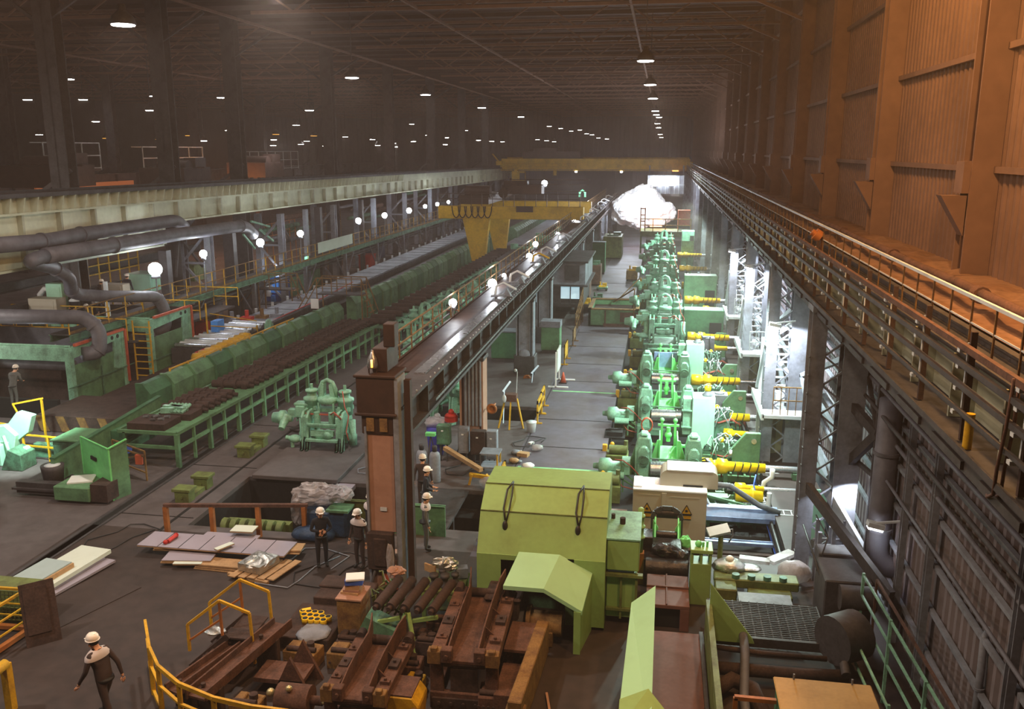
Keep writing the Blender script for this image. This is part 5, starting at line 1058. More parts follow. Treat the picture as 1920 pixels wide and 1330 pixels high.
b.bx(-6.3, -5.3, 59.9, 60, 2.8, 3.8); b.build('window_frame', 'steel_dark', t)
b = MB()
for x in (-10.7, -8.2, -5.2):
    for y in (60.3, 66): b.bx(x-0.12, x+0.12, y-0.12, y+0.12, 0, 2.55)
b.build('support', 'steel_dark', t)
b = MB()
for z in (0.9, 1.4, 1.8): b.bar((-5.2, 56.6, z-0.8), (-5.0, 59.6, z+0.5), 0.05)
for k in range(5): b.bar((-5.2+k*0.05, 56.6+k*0.75, 0), (-5.2+k*0.05, 56.6+k*0.75, 1.1+k*0.32), 0.05)
tag(b.build('stair_rail', 'ochre'), 'yellow stair rail of the operator cabin beside the pillar', 'stair rail')
# barrier boards along the walkway
for k, (x, y, w_, h, m, lab) in enumerate([(-5.0, 26.5, 1.0, 1.05, 'yellow', 'yellow barrier frame next to the lime housing, front one of a pair'), (-4.95, 27.9, 1.0, 1.1, 'yellow', 'yellow barrier frame next to the lime housing, rear one of a pair'), (-4.9, 36.9, 1.5, 1.0, 'yellow', 'yellow barrier frame at the dark pit beside the walkway'), (-4.95, 38.3, 1.3, 1.0, 'yellow', 'yellow barrier frame behind the one at the dark pit'), (-4.9, 47.8, 1.6, 1.1, 'yellow', 'yellow board beside the walkway right of the white notice board'), (-4.9, 52.6, 1.6, 1.0, 'ochre', 'dull yellow board at the walkway edge in front of the green tank')]):
    t = T('barrier', lab, 'barrier', (x, y, 0), None); b = MB(); b.bx(x-0.03, x+0.03, y-w_/2, y-w_/2+0.12, 0.05, h); b.bx(x-0.03, x+0.03, y+w_/2-0.12, y+w_/2, 0.05, h); b.bx(x-0.03, x+0.03, y-w_/2, y+w_/2, h-0.14, h); b.bx(x-0.03, x+0.03, y-w_/2, y+w_/2, h*0.45, h*0.55)
    if k > 3: b.bx(x-0.02, x+0.02, y-w_/2, y+w_/2, 0.3, h)
    b.build('panel', m, t); b = MB(); b.bx(x-0.2, x+0.2, y-w_/2, y-w_/2+0.08, 0.0, 0.05); b.bx(x-0.2, x+0.2, y+w_/2-0.08, y+w_/2, 0.0, 0.05); b.build('foot', m, t)
t = T('notice_board', 'white notice board on a T-foot stand beside the walkway', 'notice board', (-4.75, 42.6, 0)); b = MB()
b.bx(-4.8, -4.74, 42.3, 43.7, 0.75, 1.85); b.build('board', 'panel_pale', t); b = MB(); b.bx(-4.85, -4.78, 42.2, 42.27, 0, 1.8); b.bx(-4.85, -4.78, 43.7, 43.77, 0, 1.8); b.bx(-5.2, -4.2, 42.2, 42.3, 0, 0.06); b.bx(-5.0, -4.0, 43.7, 43.8, 0, 0.06); b.build('stand', 'white', t)
t = T('traffic_cone', 'small orange traffic cone in front of the white notice board', 'cone', (-4.55, 43.2, 0)); b = MB(); b.lathe([(0.16, 0.03), (0.03, 0.55), (0.02, 0.56)], (-4.55, 43.2, 0), 12); b.build('cone', 'orange_red', t); b = MB(); b.box((-4.55, 43.2, 0.015), (0.4, 0.4, 0.03)); b.build('base', 'black', t)
t = T('tripod', 'yellow-legged tripod with a red box at the edge of the dark pit', 'tripod', (-5.9, 35.6, 0)); b = MB()
for a, c in (((-6.45, 35.3, 0), (-6.2, 35.6, 1.25)), ((-5.95, 35.1, 0), (-5.95, 35.5, 1.2)), ((-5.4, 35.4, 0), (-5.7, 35.6, 1.25))): b.bar(a, c, 0.06)
b.build('leg', 'yellow', t); b = MB(); b.box((-5.95, 35.6, 1.3), (0.5, 0.4, 0.3)); b.build('box', 'rust', t); b = MB(); b.bar((-5.75, 35.7, 1.2), (-5.7, 35.7, 2.4), 0.03); b.ball((-5.78, 35.7, 2.45), 0.07); b.ball((-6.2, 35.3, 1.3), 0.1, 0.06, 0.18); b.build('mast', 'steel_white', t)
for k, (u, v, y, rz) in enumerate([(950, 725, 36, 0.6), (1003, 693, 43, 0.7)]):
    p = PY(u, v, y); b = MB(); b.box((p.x, p.y, p.z), (0.08, 0.06, 0.55), ry=rz); b.bar((p.x-0.1, p.y, p.z-0.2), (p.x-0.15, p.y, 0), 0.03)
    tag(b.build('light_tube', 'screen'), ['tilted cyan light tube beside the fluted pillar', 'tilted cyan light tube beside the second pillar'][k], 'light tube')
# offline mill stands waiting on plates
pl_ = MB(); pl_.bx(-14.1, -10.9, 28.0, 36.5, 0.0, 0.16); tag(pl_.build('stand_plate', 'floor_grey', bevel=0.02), 'thick grey steel plate under the offline mill stand left of the salmon pillar', 'plate')
b = MB()
for x in (-13.6, -12.5, -11.4): b.bx(x-0.1, x+0.1, 28.25, 28.3, -2.2, -0.16)
tag(b.build('pit_posts', 'steel_paint'), kind='structure')
s0 = tall_stand(-12.55, 31.4, 0.16, 'mint green mill stand standing alone on the grey plate left of the salmon pillar', name='offline_mill_stand')
s1 = copy_tree(s0, loc=(-9.6, 40.5, 0.05), rz=-0.5, label='mint green mill stand half hidden behind the runway beam, above the near lamp post')
s1['group'] = 'mill stands off the line'
b = MB()
for k, (x, y, z, rz) in enumerate([(-7.0, 35.4, 0.05, 0.4)]): pass
copy_tree(s0, loc=(-8.6, 36.2, 0.05), rz=2.4, label='mint green mill stand partly behind the fluted pillar, tilted arms to the right')
copy_tree(s0, loc=(-11.5, 42.5, 0.05), rz=0.6, label='mint green mill stand with a round loop left of the catwalk railing', scale=0.95)
for k, (x, y) in enumerate([(-13.5, 50), (-13.2, 55), (-13.0, 60), (-12.8, 66), (-12.6, 72)]):
    copy_tree(s0, loc=(x, y, 0.05), rz=random.uniform(-1, 1), label='dim mint mill stand in the row behind the catwalk, the %s one beyond the lamps' % ['first', 'second', 'third', 'fourth', 'fifth'][k])
t = T('mint_bracket', 'small mint green machine bracket on the floor beyond the grey plate', 'machine', (-12.3, 40, 0)); b = MB(); b.bx(-12.9, -12.6, 39.8, 40.2, 0, 0.9); b.bx(-12.9, -11.8, 39.8, 40.2, 0.75, 0.9); b.bx(-12.4, -12.2, 39.9, 40.1, 0, 0.75); b.ball((-12.8, 40, 1.1), 0.25); b.cyl((-13.3, 40, 1.0), (-12.8, 40, 1.2), 0.1); b.build('body', 'mint_dark', t, bevel=0.02)
b = MB(); b.bx(-14.4, -12.6, 37.5, 42.0, 0.02, 0.12); tag(b.build('long_plate', 'floor_grey'), 'long grey floor plate beyond the offline stand', 'plate')
for k, (x, y, w_) in enumerate([(-15.4, 25.7, 0), (-15.4, 30.2, 0)]):
    t = T('step_block', ['lime-green pair of step blocks on the floor, nearer the pit corner', 'lime-green pair of step blocks on the floor, farther pair beside the bench'][k], 'block', (x, y, 0))
    b = MB()
    for dy in (0, 1.25): b = MB(); b.box((x, y+dy, 0.2), (0.5, 0.42, 0.4)); b.box((x, y+dy, 0.44), (0.66, 0.5, 0.1)); b.cyl((x, y+dy-0.22, 0.2), (x, y+dy-0.24, 0.2), 0.06); b.build('step', 'olive', t, bevel=0.01)
    b = MB(); b.bx(x-0.12, x+0.18, y, y+1.3, 0.0, 0.14); b.build('joining_bar', 'olive', t)
b = MB()
for j in range(4): b.tube([(-14.5+0.4*math.cos(a*0.55)*(1+j*0.1), 33.5+0.3*math.sin(a*0.55), 0.05+j*0.02) for a in range(12)], 0.02, 6)
tag(b.build('cable_coil', 'hose'), 'dark cable coil on the floor left of the offline mill stand', 'cable coil')
# pit contents
b = MB(); b.bx(-11.1, -10.3, 25.3, 28.4, -0.1, -0.04); b.bx(-11.1, -11.0, 25.3, 28.4, -0.2, -0.1); b.bx(-10.4, -10.3, 25.3, 28.4, -0.2, -0.1); tag(b.build('bridge_plank', 'panel_lilac'), 'pale plank bridge laid over the pit left of the salmon pillar', 'plate')
for k, (x, y, w_, m) in enumerate([(-12.6, 25.2, 2.2, 'olive'), (-11.6, 24.2, 1.6, 'mint_dark'), (-13.4, 24.2, 1.3, 'mint_dark')]):
    t = T('pit_roller_bank', ['olive roller bank lying in the pit behind the orange rail', 'pale green roller bank in front of the orange rail right side', 'pale green roller bank behind the orange rail left side'][k], 'machine', (x, y, -2.2)); b = MB(); b.bx(x-w_/2, x+w_/2, y-0.25, y+0.25, -2.2, -0.7)
    b.build('base', 'pit', t); b = MB()
    for j in range(7): b.cyl((x-w_/2+w_*j/7, y-0.2, -0.45), (x-w_/2+w_*(j+0.6)/7, y-0.2, -0.45), 0.26, n=10)
    b.bx(x-w_/2, x+w_/2, y-0.05, y+0.25, -0.7, -0.35); b.build('rollers', m, t)
b = MB(); b.bx(-9.4, -5.4, 24.9, 25.1, -2.0, -0.5)
for j in range(3): b.bx(-5.9-j*0.0-3, -5.2, 25.4+j*0.9, 26.2+j*0.9, -2.2, -1.6+j*0.5)
tag(b.build('pit_steps', 'pit'), kind='structure')
t = T('pit_crossing', 'dark steel crossing plate over the pit under the workers by the gas cylinders', 'plate', (-7.3, 26.4, -2.2))
b = MB(); b.bx(-8.3, -6.2, 24.88, 28.22, -0.1, 0.0); b.build('deck', 'steel_dark', t)
for x in (-8.1, -6.4):
    MB().bar((x, 26.4, -2.2), (x, 26.4, -0.1), 0.16).build('post', 'steel_dark', t)
for k, (x0, x1, m, lab) in enumerate([(-7.95, -6.1, 'green', 'green sheet barrier standing behind the salmon pillar'), (-9.4, -8.1, 'olive', 'olive and green sheet barrier behind the group of workers')]):
    b = MB(); b.bx(x0, x1, 24.35, 24.4, 0, 1.0); b.bx(x0, x1, 24.3, 24.45, 0.97, 1.0); tag(b.build('sheet_barrier', m), lab, 'barrier')
t = T('tarp_cover', 'dark blue plastic tarp over a box at the pit edge left of the workers', 'tarp', (-9.9, 23.7, 0)); b = MB(); b.bx(-10.4, -9.0, 23.7, 24.4, 0, 0.85); b.build('box', 'blue_tarp', t, bevel=0.08)
b = MB(); b.ball((-10.0, 23.55, 0.18), 0.7, 0.35, 0.25, jit=0.1, n=18); b.build('fold', 'blue_tarp', t); b = MB(); b.bx(-9.6, -8.9, 23.6, 24.2, 0.88, 0.95); b.build('green_lid', 'green', t)
b = MB(); random.seed(21)
b.ball((-10.1, 24.2, 1.2), 0.75, 0.4, 0.34, n=26, seg=14, jit=0.16); b.ball((-9.35, 24.1, 1.3), 0.45, 0.35, 0.25, n=22, seg=12, jit=0.18); b.ball((-10.65, 24.0, 0.75), 0.22, 0.2, 0.5, n=16, seg=10, jit=0.16)
tag(b.build('plastic_sheet', 'plastic'), 'crumpled translucent plastic sheet heaped at the pit edge', 'plastic sheet')
t = T('guard_rail', 'rusty orange guard rail in front of the pit', 'railing', (-12.6, 23.3, 0)); b = MB(); b.bar((-14.5, 23.0, 1.02), (-10.2, 23.7, 1.02), 0.12, 0.1); b.build('rail', 'rust', t)
for k in range(4): MB().bar((-14.45+k*1.38, 23.0+k*0.22, 0), (-14.45+k*1.38, 23.0+k*0.22, 0.98), 0.13).build('post', 'orange', t)
# pale panels, boards, pallet
def sheets(name, c, d, rz, m, lab, edge='wood', z=0.0, n=1, th=0.05, joints=0, cat='panel'):
    t = T(name, lab, cat, (c[0], c[1], z)); 
    b = MB()
    for k in range(n): b.box((c[0]+0.03*k, c[1]+0.02*k, z+th*(k+0.5)), (d[0], d[1], th*0.55), rz=rz+0.02*k)
    b.build('core', edge, t)
    b = MB(); b.box((c[0]+0.03*(n-1), c[1]+0.02*(n-1), z+th*n-0.004), (d[0], d[1], 0.02), rz=rz+0.02*(n-1)); b.build('face', m, t)
    if joints:
        b = MB()
        for j in range(1, joints+1):
            x = -d[0]/2 + d[0]*j/(joints+1); b.box((c[0]+x*math.cos(rz), c[1]+x*math.sin(rz), z+th*n+0.008), (0.02, d[1], 0.006), rz=rz)
        b.build('joint_lines', 'black', t)
    return t
sheets('insulation_sheet', (-12.35, 22.1), (4.5, 0.95), -0.0, 'panel_lilac', 'long jointed lilac-grey panel lying on boards in front of the orange guard rail', z=0.3, joints=6)
sheets('board', (-12.0, 22.1), (4.3, 0.5), 0.1, 'wood', 'raw wooden boards sticking out under the long lilac panel', z=0.2, n=2)
sheets('short_sheet', (-12.9, 21.45), (1.4, 0.6), 0.12, 'panel_lilac', 'short lilac panel leaning at the front left of the long panel', z=0.12, n=2)
sheets('short_sheet', (-11.9, 21.3), (1.3, 0.5), -0.05, 'wood', 'brownish board stack in front of the long panel', z=0.02, n=3)
sheets('offcut', (-12.75, 21.15), (0.8, 0.22), 0.15, 'panel_pale', 'small cream offcut lying in front of the panels', z=0.14)
sheets('offcut', (-11.95, 21.75), (0.18, 0.55), -0.5, 'panel_pale', 'narrow pale strip across the middle of the panels', z=0.42)
sheets('offcut', (-11.95, 23.0), (0.7, 0.45), 0.05, 'panel_pale', 'cream square panel standing out behind the long panel', z=0.4)
sheets('offcut', (-12.3, 22.85), (1.7, 0.35), 0.0, 'panel_lilac', 'lilac offcut strip behind the long panel', z=0.2)
b = MB(); b.cyl((-13.75, 21.85, 0.42), (-13.7, 22.2, 0.46), 0.06); b.ball((-13.8, 21.8, 0.42), 0.07); b.cyl((-13.7, 22.2, 0.46), (-13.75, 22.3, 0.42), 0.07); tag(b.build('power_tool', 'red'), 'small red and black power tool on the long lilac panel', 'tool')
t = T('pallet', 'wooden pallet with a grey plastic-wrapped roll, right of the long panel', 'pallet', (-10.6, 21.2, 0)); b = MB()
for j in range(5): b.box((-10.75+j*0.28-0.3, 21.25, 0.13), (0.22, 1.25, 0.03), rz=-0.25)
for j in range(3): b.box((-10.65+(-0.5+j*0.5)*0.25, 21.25-0.5+j*0.5, 0.06), (1.35, 0.1, 0.1), rz=-0.25)
b.build('slats', 'wood', t)
b = MB(); b.box((-10.7, 21.3, 0.27), (0.75, 0.85, 0.22), rz=-0.25); b.ball((-10.7, 21.3, 0.3), 0.42, 0.46, 0.17, n=18, seg=9, jit=0.16); tag(b.build('wrapped_bundle', 'foil'), 'grey plastic-wrapped bundle on the wooden pallet', 'bundle')
IS = T('insulation_stack', 'stack of pale insulation panels at the left with a grey-blue panel on top', 'panels', (-16.4, 19.5, 0)); t = IS
b = MB(); b.box((-16.2, 20.2, 0.35), (1.5, 3.0, 0.14), rz=-0.12); b.build('cream_panel', 'panel_pale', t)
b = MB(); b.box((-16.5, 19.2, 0.5), (1.3, 1.7, 0.16), rz=-0.12); b.build('foam_core', 'wood', t)
b = MB(); b.box((-16.55, 19.2, 0.6), (1.25, 1.65, 0.05), rz=-0.12); b.build('grey_panel', 'panel_grey', t)
b = MB(); b.box((-16.0, 19.9, 0.12), (1.6, 3.2, 0.08), rz=-0.2); b.box((-16.2, 20, 0.22), (1.3, 2.8, 0.12), rz=-0.12); b.build('lower_board', 'panel_lilac', t); IS.location = (-15.95, 19.75, 0); IS.scale = (0.68, 0.72, 0.8)
b = MB(); b.box((-14.6, 18.9, 0.025), (1.6, 2.6, 0.03), rz=-0.35); tag(b.build('floor_plate', 'floor_oily'), 'flat dark checker plate on the floor right of the insulation stack', 'plate')
# hoses on the floor
random.seed(9)
for k, (u, v, w_) in enumerate([(225, 1010, 1.3), (560, 1065, 1.6), (620, 1070, 1.4), (870, 880, 1.0), (700, 880, 0.8), (990, 830, 0.9)]):
    p = PZ(u, v); pts = [(p.x+w_*math.cos(a*0.7)*(0.6+0.4*math.sin(a*1.3)), p.y+0.8*w_*math.sin(a*0.7), 0.035 + (0.02 if a % 2 else 0)) for a in range(11)]
    b = MB(); b.tube(pts, 0.018, 6); tag(b.build('floor_hose', 'hose' if k not in (1, 4) else 'steel_paint'), ['thin dark hose looping on the floor behind the insulation stack', 'pale hose loops on the floor left of the workers', 'dark hose loops at the feet of the workers', 'dark hose beside the gas cylinders', 'pale rope on the pit edge left of the salmon pillar', 'hose loop on the walkway edge near the tool trolley'][k], 'hose')
# goods around the fluted pillar
t = T('wrapped_drum', 'blue-violet wrapped drum with a clear plastic hood left of the fluted pillar', 'drum', (-8.2, 31.6, 0)); b = MB(); b.lathe([(0.25, 0), (0.32, 0.3), (0.38, 0.9), (0.38, 1.15), (0.3, 1.2)], (-8.2, 31.6, 0), 14); b.build('bag', 'lilac_bag', t)
b = MB(); b.ball((-8.2, 31.6, 1.3), 0.46, 0.4, 0.24, n=18, seg=9, jit=0.12); b.ball((-8.15, 31.6, 1.55), 0.13, jit=0.1); b.build('plastic_hood', 'plastic', t)
for k, (x, y) in enumerate([(-8.05, 28.9), (-7.55, 28.8)]):
    t = T('gas_cylinder', ['grey gas cylinder by the workers, the left of two', 'grey gas cylinder by the workers, the right of two'][k], 'gas cylinder', (x, y, 0.0)); b = MB(); b.lathe([(0.19, 0), (0.2, 0.05), (0.2, 0.95), (0.16, 1.08), (0.07, 1.14)], (x, y, 0), 14); b.build('bottle', 'steel_paint', t); b = MB(); b.lathe([(0.09, 1.14), (0.1, 1.3), (0.09, 1.34)], (x, y, 0), 10); b.build('valve_guard', 'steel_dark', t)
t = T('survey_tripod', 'small tripod with a bright green head beside the wrapped drum', 'tripod', (-8.0, 30.0, 0)); b = MB()
for a in (0.3, 2.4, 4.5): b.bar((-8.0, 30.0, 1.3), (-8.0+0.3*math.cos(a), 30+0.3*math.sin(a), 0), 0.035)
b.build('leg', 'steel_dark', t); b = MB(); b.box((-8.0, 30.0, 1.36), (0.36, 0.2, 0.12)); b.build('head', 'green_bright', t)
t = T('yellow_beam', 'long yellow lifting beam lying slanted beside the fluted pillar', 'beam', (-6.6, 29.6, 0)); b = MB(); b.bar((-7.55, 30.3, 0.75), (-5.9, 28.9, 0.5), 0.17, 0.14); b.build('beam', 'wood', t); b = MB(); b.bar((-6.2, 28.7, 0.4), (-6.3, 28.7, 0), 0.08); b.bar((-5.7, 28.8, 0.4), (-5.5, 28.6, 0), 0.08); b.bar((-6.3, 28.8, 0.35), (-5.4, 28.7, 0.3), 0.12); b.build('trestle', 'yellow', t)
b = MB(); b.ball((-5.55, 28.4, 0.25), 0.32, 0.2, 0.2, n=14, jit=0.12); b.ball((-5.35, 28.3, 0.2), 0.12); tag(b.build('grey_sack', 'plastic'), 'grey sack slumped under the yellow lifting beam', 'sack')
t = T('tool_trolley', 'grimy steel tool trolley right of the fluted pillar foot', 'trolley', (-5.75, 29.9, 0)); b = MB(); b.bx(-6.1, -5.4, 29.6, 30.3, 0.8, 0.86); b.bx(-6.1, -5.4, 29.6, 30.3, 0.3, 0.35); b.build('shelf', 'steel_paint', t)
for x in (-6.08, -5.46):
    for y in (29.62, 30.24): MB().bar((x, y, 0), (x, y, 0.85), 0.05).build('leg', 'yellow' if x > -5.9 else 'steel_dark', t)
random.seed(14)
for k in range(16):
    x, y = random.uniform(-5.3, -4.3), random.uniform(28.6, 33.6); s = random.uniform(0.1, 0.24)
    b = MB(); m = random.choice(['white', 'steel_paint', 'rust', 'wood', 'plastic', 'black', 'green'])
    if k % 3 == 0: b.ball((x, y, s*0.5), s, s*0.8, s*0.5, jit=0.14)
    elif k % 3 == 1: b.box((x, y, s*0.3), (s*1.8, s*1.2, s*0.6), rz=random.uniform(0, 3))
    else: b.cyl((x-s, y, s*0.35), (x+s, y+s, s*0.35), s*0.3)
    tag(b.build('scrap_item', m), '%s %s in the walkway litter by the fluted pillar' % ({'white': 'white', 'steel_paint': 'grey', 'rust': 'rusty', 'wood': 'tan', 'plastic': 'translucent', 'black': 'black', 'green': 'green'}[m], ['crumpled bag', 'small box', 'short tube'][k % 3]), 'litter', 'litter right of the fluted pillar')
t = T('white_bucket', 'pale bucket in front of the yellow tripod', 'bucket', (-5.0, 35.0, 0)); b = MB(); b.lathe([(0.17, 0), (0.22, 0.42), (0.23, 0.44)], (-5.0, 35.0, 0), 14); b.build('pail', 'white', t); b = MB(); b.lathe([(0.235, 0.42), (0.235, 0.45)], (-5.0, 35.0, 0), 14); b.build('rim', 'steel_white', t)
# ============================================================ left machines
# long green casing wall beside the roller bench
seg = None
t = T('casing_wall', 'long row of green sheet-metal casings between the roller bed and the bench', 'casing', (-20, 32.6, 0))
for k in range(44):
    y = 32.6 + k*1.75; x = -20.7 + 1.4*min(1, k/18); x2 = -20.7 + 1.4*min(1, (k+1)/18)
    if k == 12: continue
    b = MB(); b.prism([(x-0.6, 0.0), (x, 0.0), (x, 1.55), (x-0.3, 1.95), (x-0.6, 1.95)], 'xz', y+0.06, y+1.69)
    b.prism([(x-0.62, 0.0), (x+0.05, 0.0), (x+0.05, 1.57), (x-0.3, 2.02), (x-0.62, 2.02)], 'xz', y-0.04, y+0.06)
    b.build('panel', 'green' if k % 3 else 'green_deep', t, bevel=0.0)
b = MB()
for z in (1.8,): b.bar((-21.15, 35, 2.05), (-20.45, 47, 2.12), 0.06, 0.06)
for k in range(9): b.bar((-21.15+0.08*k, 35+k*1.4, 1.9), (-21.15+0.08*k, 35+k*1.4, 2.1), 0.07)
tag(b.build('yellow_rail', 'yellow'), 'low yellow rail along the top of the green casings beside the yellow roller caps', 'rail')
# low plated wall in front (toward bottom left)
t = T('low_casing', 'low green casing wall running from the bench end to the bright green box', 'casing', (-19.5, 30, 0)); b = MB(); b.prism([(25.8, 0), (32.6, 0), (32.6, 1.5), (25.8, 1.15)], 'yz', -20.35, -20.2); b.build('sheet', 'green', t)
b = MB(); b.bar((-20.28, 25.8, 1.17), (-20.28, 32.6, 1.52), 0.2, 0.06); b.bx(-20.2, -19.7, 29.0, 30.0, 0.6, 1.15); b.build('cap', 'green_deep', t)
t = T('roller_bed', 'long grey roller bed stretching away beside the green casings', 'roller bed', (-24, 42, 0)); b = MB(); b.bx(-25.2, -22.8, 42, 124, 0.5, 1.3); b.build('frame', 'steel_dark', t)
b = MB(); b.bx(-25.1, -22.9, 48, 124, 1.3, 1.42); b.build('cover_plates', 'steel_paint', t)
b = MB()
for k in range(34): b.bx(-25.1, -22.9, 49+k*2.2, 49.05+k*2.2, 1.42, 1.44)
b.build('plate_joints', 'black', t)
for k in range(14):
    b = MB(); b.cyl((-25.1, 42.3+k*0.5, 1.4), (-22.9, 42.3+k*0.5, 1.4), 0.13, n=12); b.build('roller', 'steel_white' if k % 3 else 'steel_shiny', t)
b = MB()
for k in range(30): b.cyl((-25.6, 48+k*2.5, 0.3), (-25.6, 48+k*2.5, 1.5), 0.1, n=8)
b.build('side_posts', 'steel_white', t)
b = MB(); b.bx(-22.8, -22.0, 42, 124, 0, 0.9); b.build('side_channel', 'black', t)
cp = None
for k in range(9):
    y = 38.9 + k*0.62
    t = T('motor_dome', 'yellow domed motor cap in the row beside the roller bed near end', 'motor cap', (-21.9, y, 1.35), 'yellow motor caps beside the roller bed') if cp is None else None
    if cp is None:
        cp = t; b = MB(); b.lathe([(0.24, -0.3), (0.27, 0.0), (0.24, 0.25), (0.1, 0.36)], (-21.9, y, 1.62), 12, 'x'); b.build('cap', 'yellow', t); b = MB(); b.bx(-22.1, -21.7, y-0.12, y+0.12, 0.0, 1.4); b.build('flange', 'yellow', t)
    else: copy_tree(cp, loc=(-21.9, y, 1.35))
b = MB(); b.tube([(-23.3, 41, 1.35), (-23.2, 48, 1.3), (-22.4, 56, 1.7), (-21.5, 60, 2.3)], 0.035, 6); tag(b.build('red_hose', 'red'), 'thin red hose stretched over the roller bed', 'hose')
b = MB(); b.box((-21.6, 46.2, 1.75), (0.4, 0.35, 0.35)); b.ball((-21.6, 46.2, 2.0), 0.2); b.box((-20.9, 46.6, 1.5), (0.7, 0.1, 0.06), ry=0.8); tag(b.build('green_valve', 'mint'), 'small mint valve on the casing top by the end of the yellow rail', 'valve')
b = MB(); b.box((-20.6, 50.6, 2.35), (0.5, 0.03, 0.6)); tag(b.build('tag_sheet', 'white'), 'small white paper sheet hanging above the green casings', 'sheet')
# platforms with yellow rails crossing the casings
def crossover(name, y, x0, x1, z, lab, m='ochre'):
    t = T(name, lab, 'crossover', ((x0+x1)/2, y, 0)); b = MB(); b.bx(x0, x1, y-0.5, y+0.5, z-0.08, z); b.build('deck', 'steel_dark', t)
    for yy in (y-0.5, y+0.5):
        b = MB(); b.bar((x0, yy, z+1), (x1, yy, z+1), 0.055); b.bar((x0, yy, z+0.5), (x1, yy, z+0.5), 0.045); b.bar((x0-1.6, yy, 1.0), (x0, yy, z+1), 0.055); b.bar((x1, yy, z+1), (x1+0.9, yy, 0.9), 0.055); b.build('rail', m, t)
        for k in range(4): MB().bar((x0+(x1-x0)*k/3, yy, z), (x0+(x1-x0)*k/3, yy, z+1), 0.05).build('post', m, t)
    b = MB()
    for k in range(6): b.bx(x1+0.14*k, x1+0.14*(k+1)+0.02, y-0.45, y+0.45, z-0.1-0.36*k, z-0.06-0.36*k)
    for xx in (x1, x1+0.85): b.bar((xx, y-0.5, 0), (xx, y-0.5, z if xx == x1 else 0.4), 0.07); b.bar((xx, y+0.5, 0), (xx, y+0.5, z if xx == x1 else 0.4), 0.07)
    for xx in (x0,): b.bar((xx, y-0.5, 0), (xx, y-0.5, z), 0.07); b.bar((xx, y+0.5, 0), (xx, y+0.5, z), 0.07)
    b.build('stair', m, t); return t
crossover('crossover_stair', 54.0, -21.6, -18.6, 2.5, 'yellow-railed crossover stair over the green casings behind the runway railing')
crossover('crossover_stair', 57.0, -27.0, -24.6, 2.2, 'yellow-railed stair bridge beyond the roller bed by the green enclosure')
# roller bench with rusty rollers
t = T('roller_bench', 'long green steel bench carrying rusty rollers', 'bench', (-18.4, 28.7, 0))
def by(y): return -17.25 + min(0.9, max(0, (y-28.6)*0.042))
b = MB()
for z in (1.32, 0.78):
    b.bar((-17.25, 28.6, z), (by(50), 50, z), 0.1, 0.12); b.bar((-19.6, 28.6, z), (-18.9, 50, z), 0.1, 0.12); b.bar((-17.25, 28.6, z), (-19.6, 28.6, z), 0.1, 0.12)
b.bar((-18.4, 28.6, 1.3), (-17.7, 50, 1.3), 2.2, 0.05)
b.build('frame', 'green', t)
for k in range(20):
    y = 28.6 + k*1.12
    MB().bar((by(y), y, 0), (by(y), y, 1.3), 0.1 if k % 2 else 0.15).build('leg', 'green', t)
    if k % 3 == 0: MB().bar((by(y)-2.1, y, 0), (by(y)-2.1, y, 1.3), 0.1).build('leg', 'green_deep', t)
random.seed(4)
rb = None
for k in range(40):
    y = 31.2 + k*0.47; x = by(y)-1.2
    if k in (6, 7, 15, 27): continue
    b = MB(); c = (x, y, 1.52)
    b.cyl((x-0.95, y, 1.5), (x+0.75, y+0.05, 1.5), 0.16, n=10); b.cyl((x-0.5, y, 1.5), (x-0.4, y, 1.5), 0.23, n=10); b.cyl((x+0.1, y, 1.5), (x+0.2, y, 1.5), 0.24, n=10); b.cyl((x+0.75, y, 1.48), (x+0.95, y+0.05, 1.45), 0.08, n=8); b.box((x+0.55, y, 1.42), (0.25, 0.3, 0.22))
    tag(b.build('rusty_roller', 'rust_dark'), 'dark rusty roller in the row on the long green bench', 'roller', 'rusty rollers on the green bench')
b = MB(); b.box((-18.6, 29.4, 1.45), (1.5, 1.2, 0.25)); b.box((-18.2, 30.6, 1.45), (1.3, 0.9, 0.25)); tag(b.build('parts_tray', 'rust_dark'), 'rusty parts tray on the near end of the green bench', 'tray')
random.seed(6)
for k in range(7):
    b = MB(); x, y = -18.6+random.uniform(-0.5, 0.5), 29.4+random.uniform(-.4, .4); b.cyl((x, y, 1.6), (x+0.2, y, 1.63), 0.07)
    tag(b.build('bearing', 'steel_dark' if k % 2 else 'steel_shiny'), 'small loose bearing in the tray on the near bench end', 'bearing', 'bearings in the parts tray')
b = MB()
for k in range(6): b.box((-18.4+random.uniform(-.4, .4), 30.5+random.uniform(-.3, .3), 1.68), (0.5, 0.18, 0.2), rz=random.uniform(-0.4, 0.4)); b.cyl((-18.7+k*0.15, 30.2, 1.6), (-18.7+k*0.15, 30.9, 1.75), 0.07)
tag(b.build('roll_guide', 'mint'), 'mint green roll guide assembly on the near end of the bench', 'roll guide')
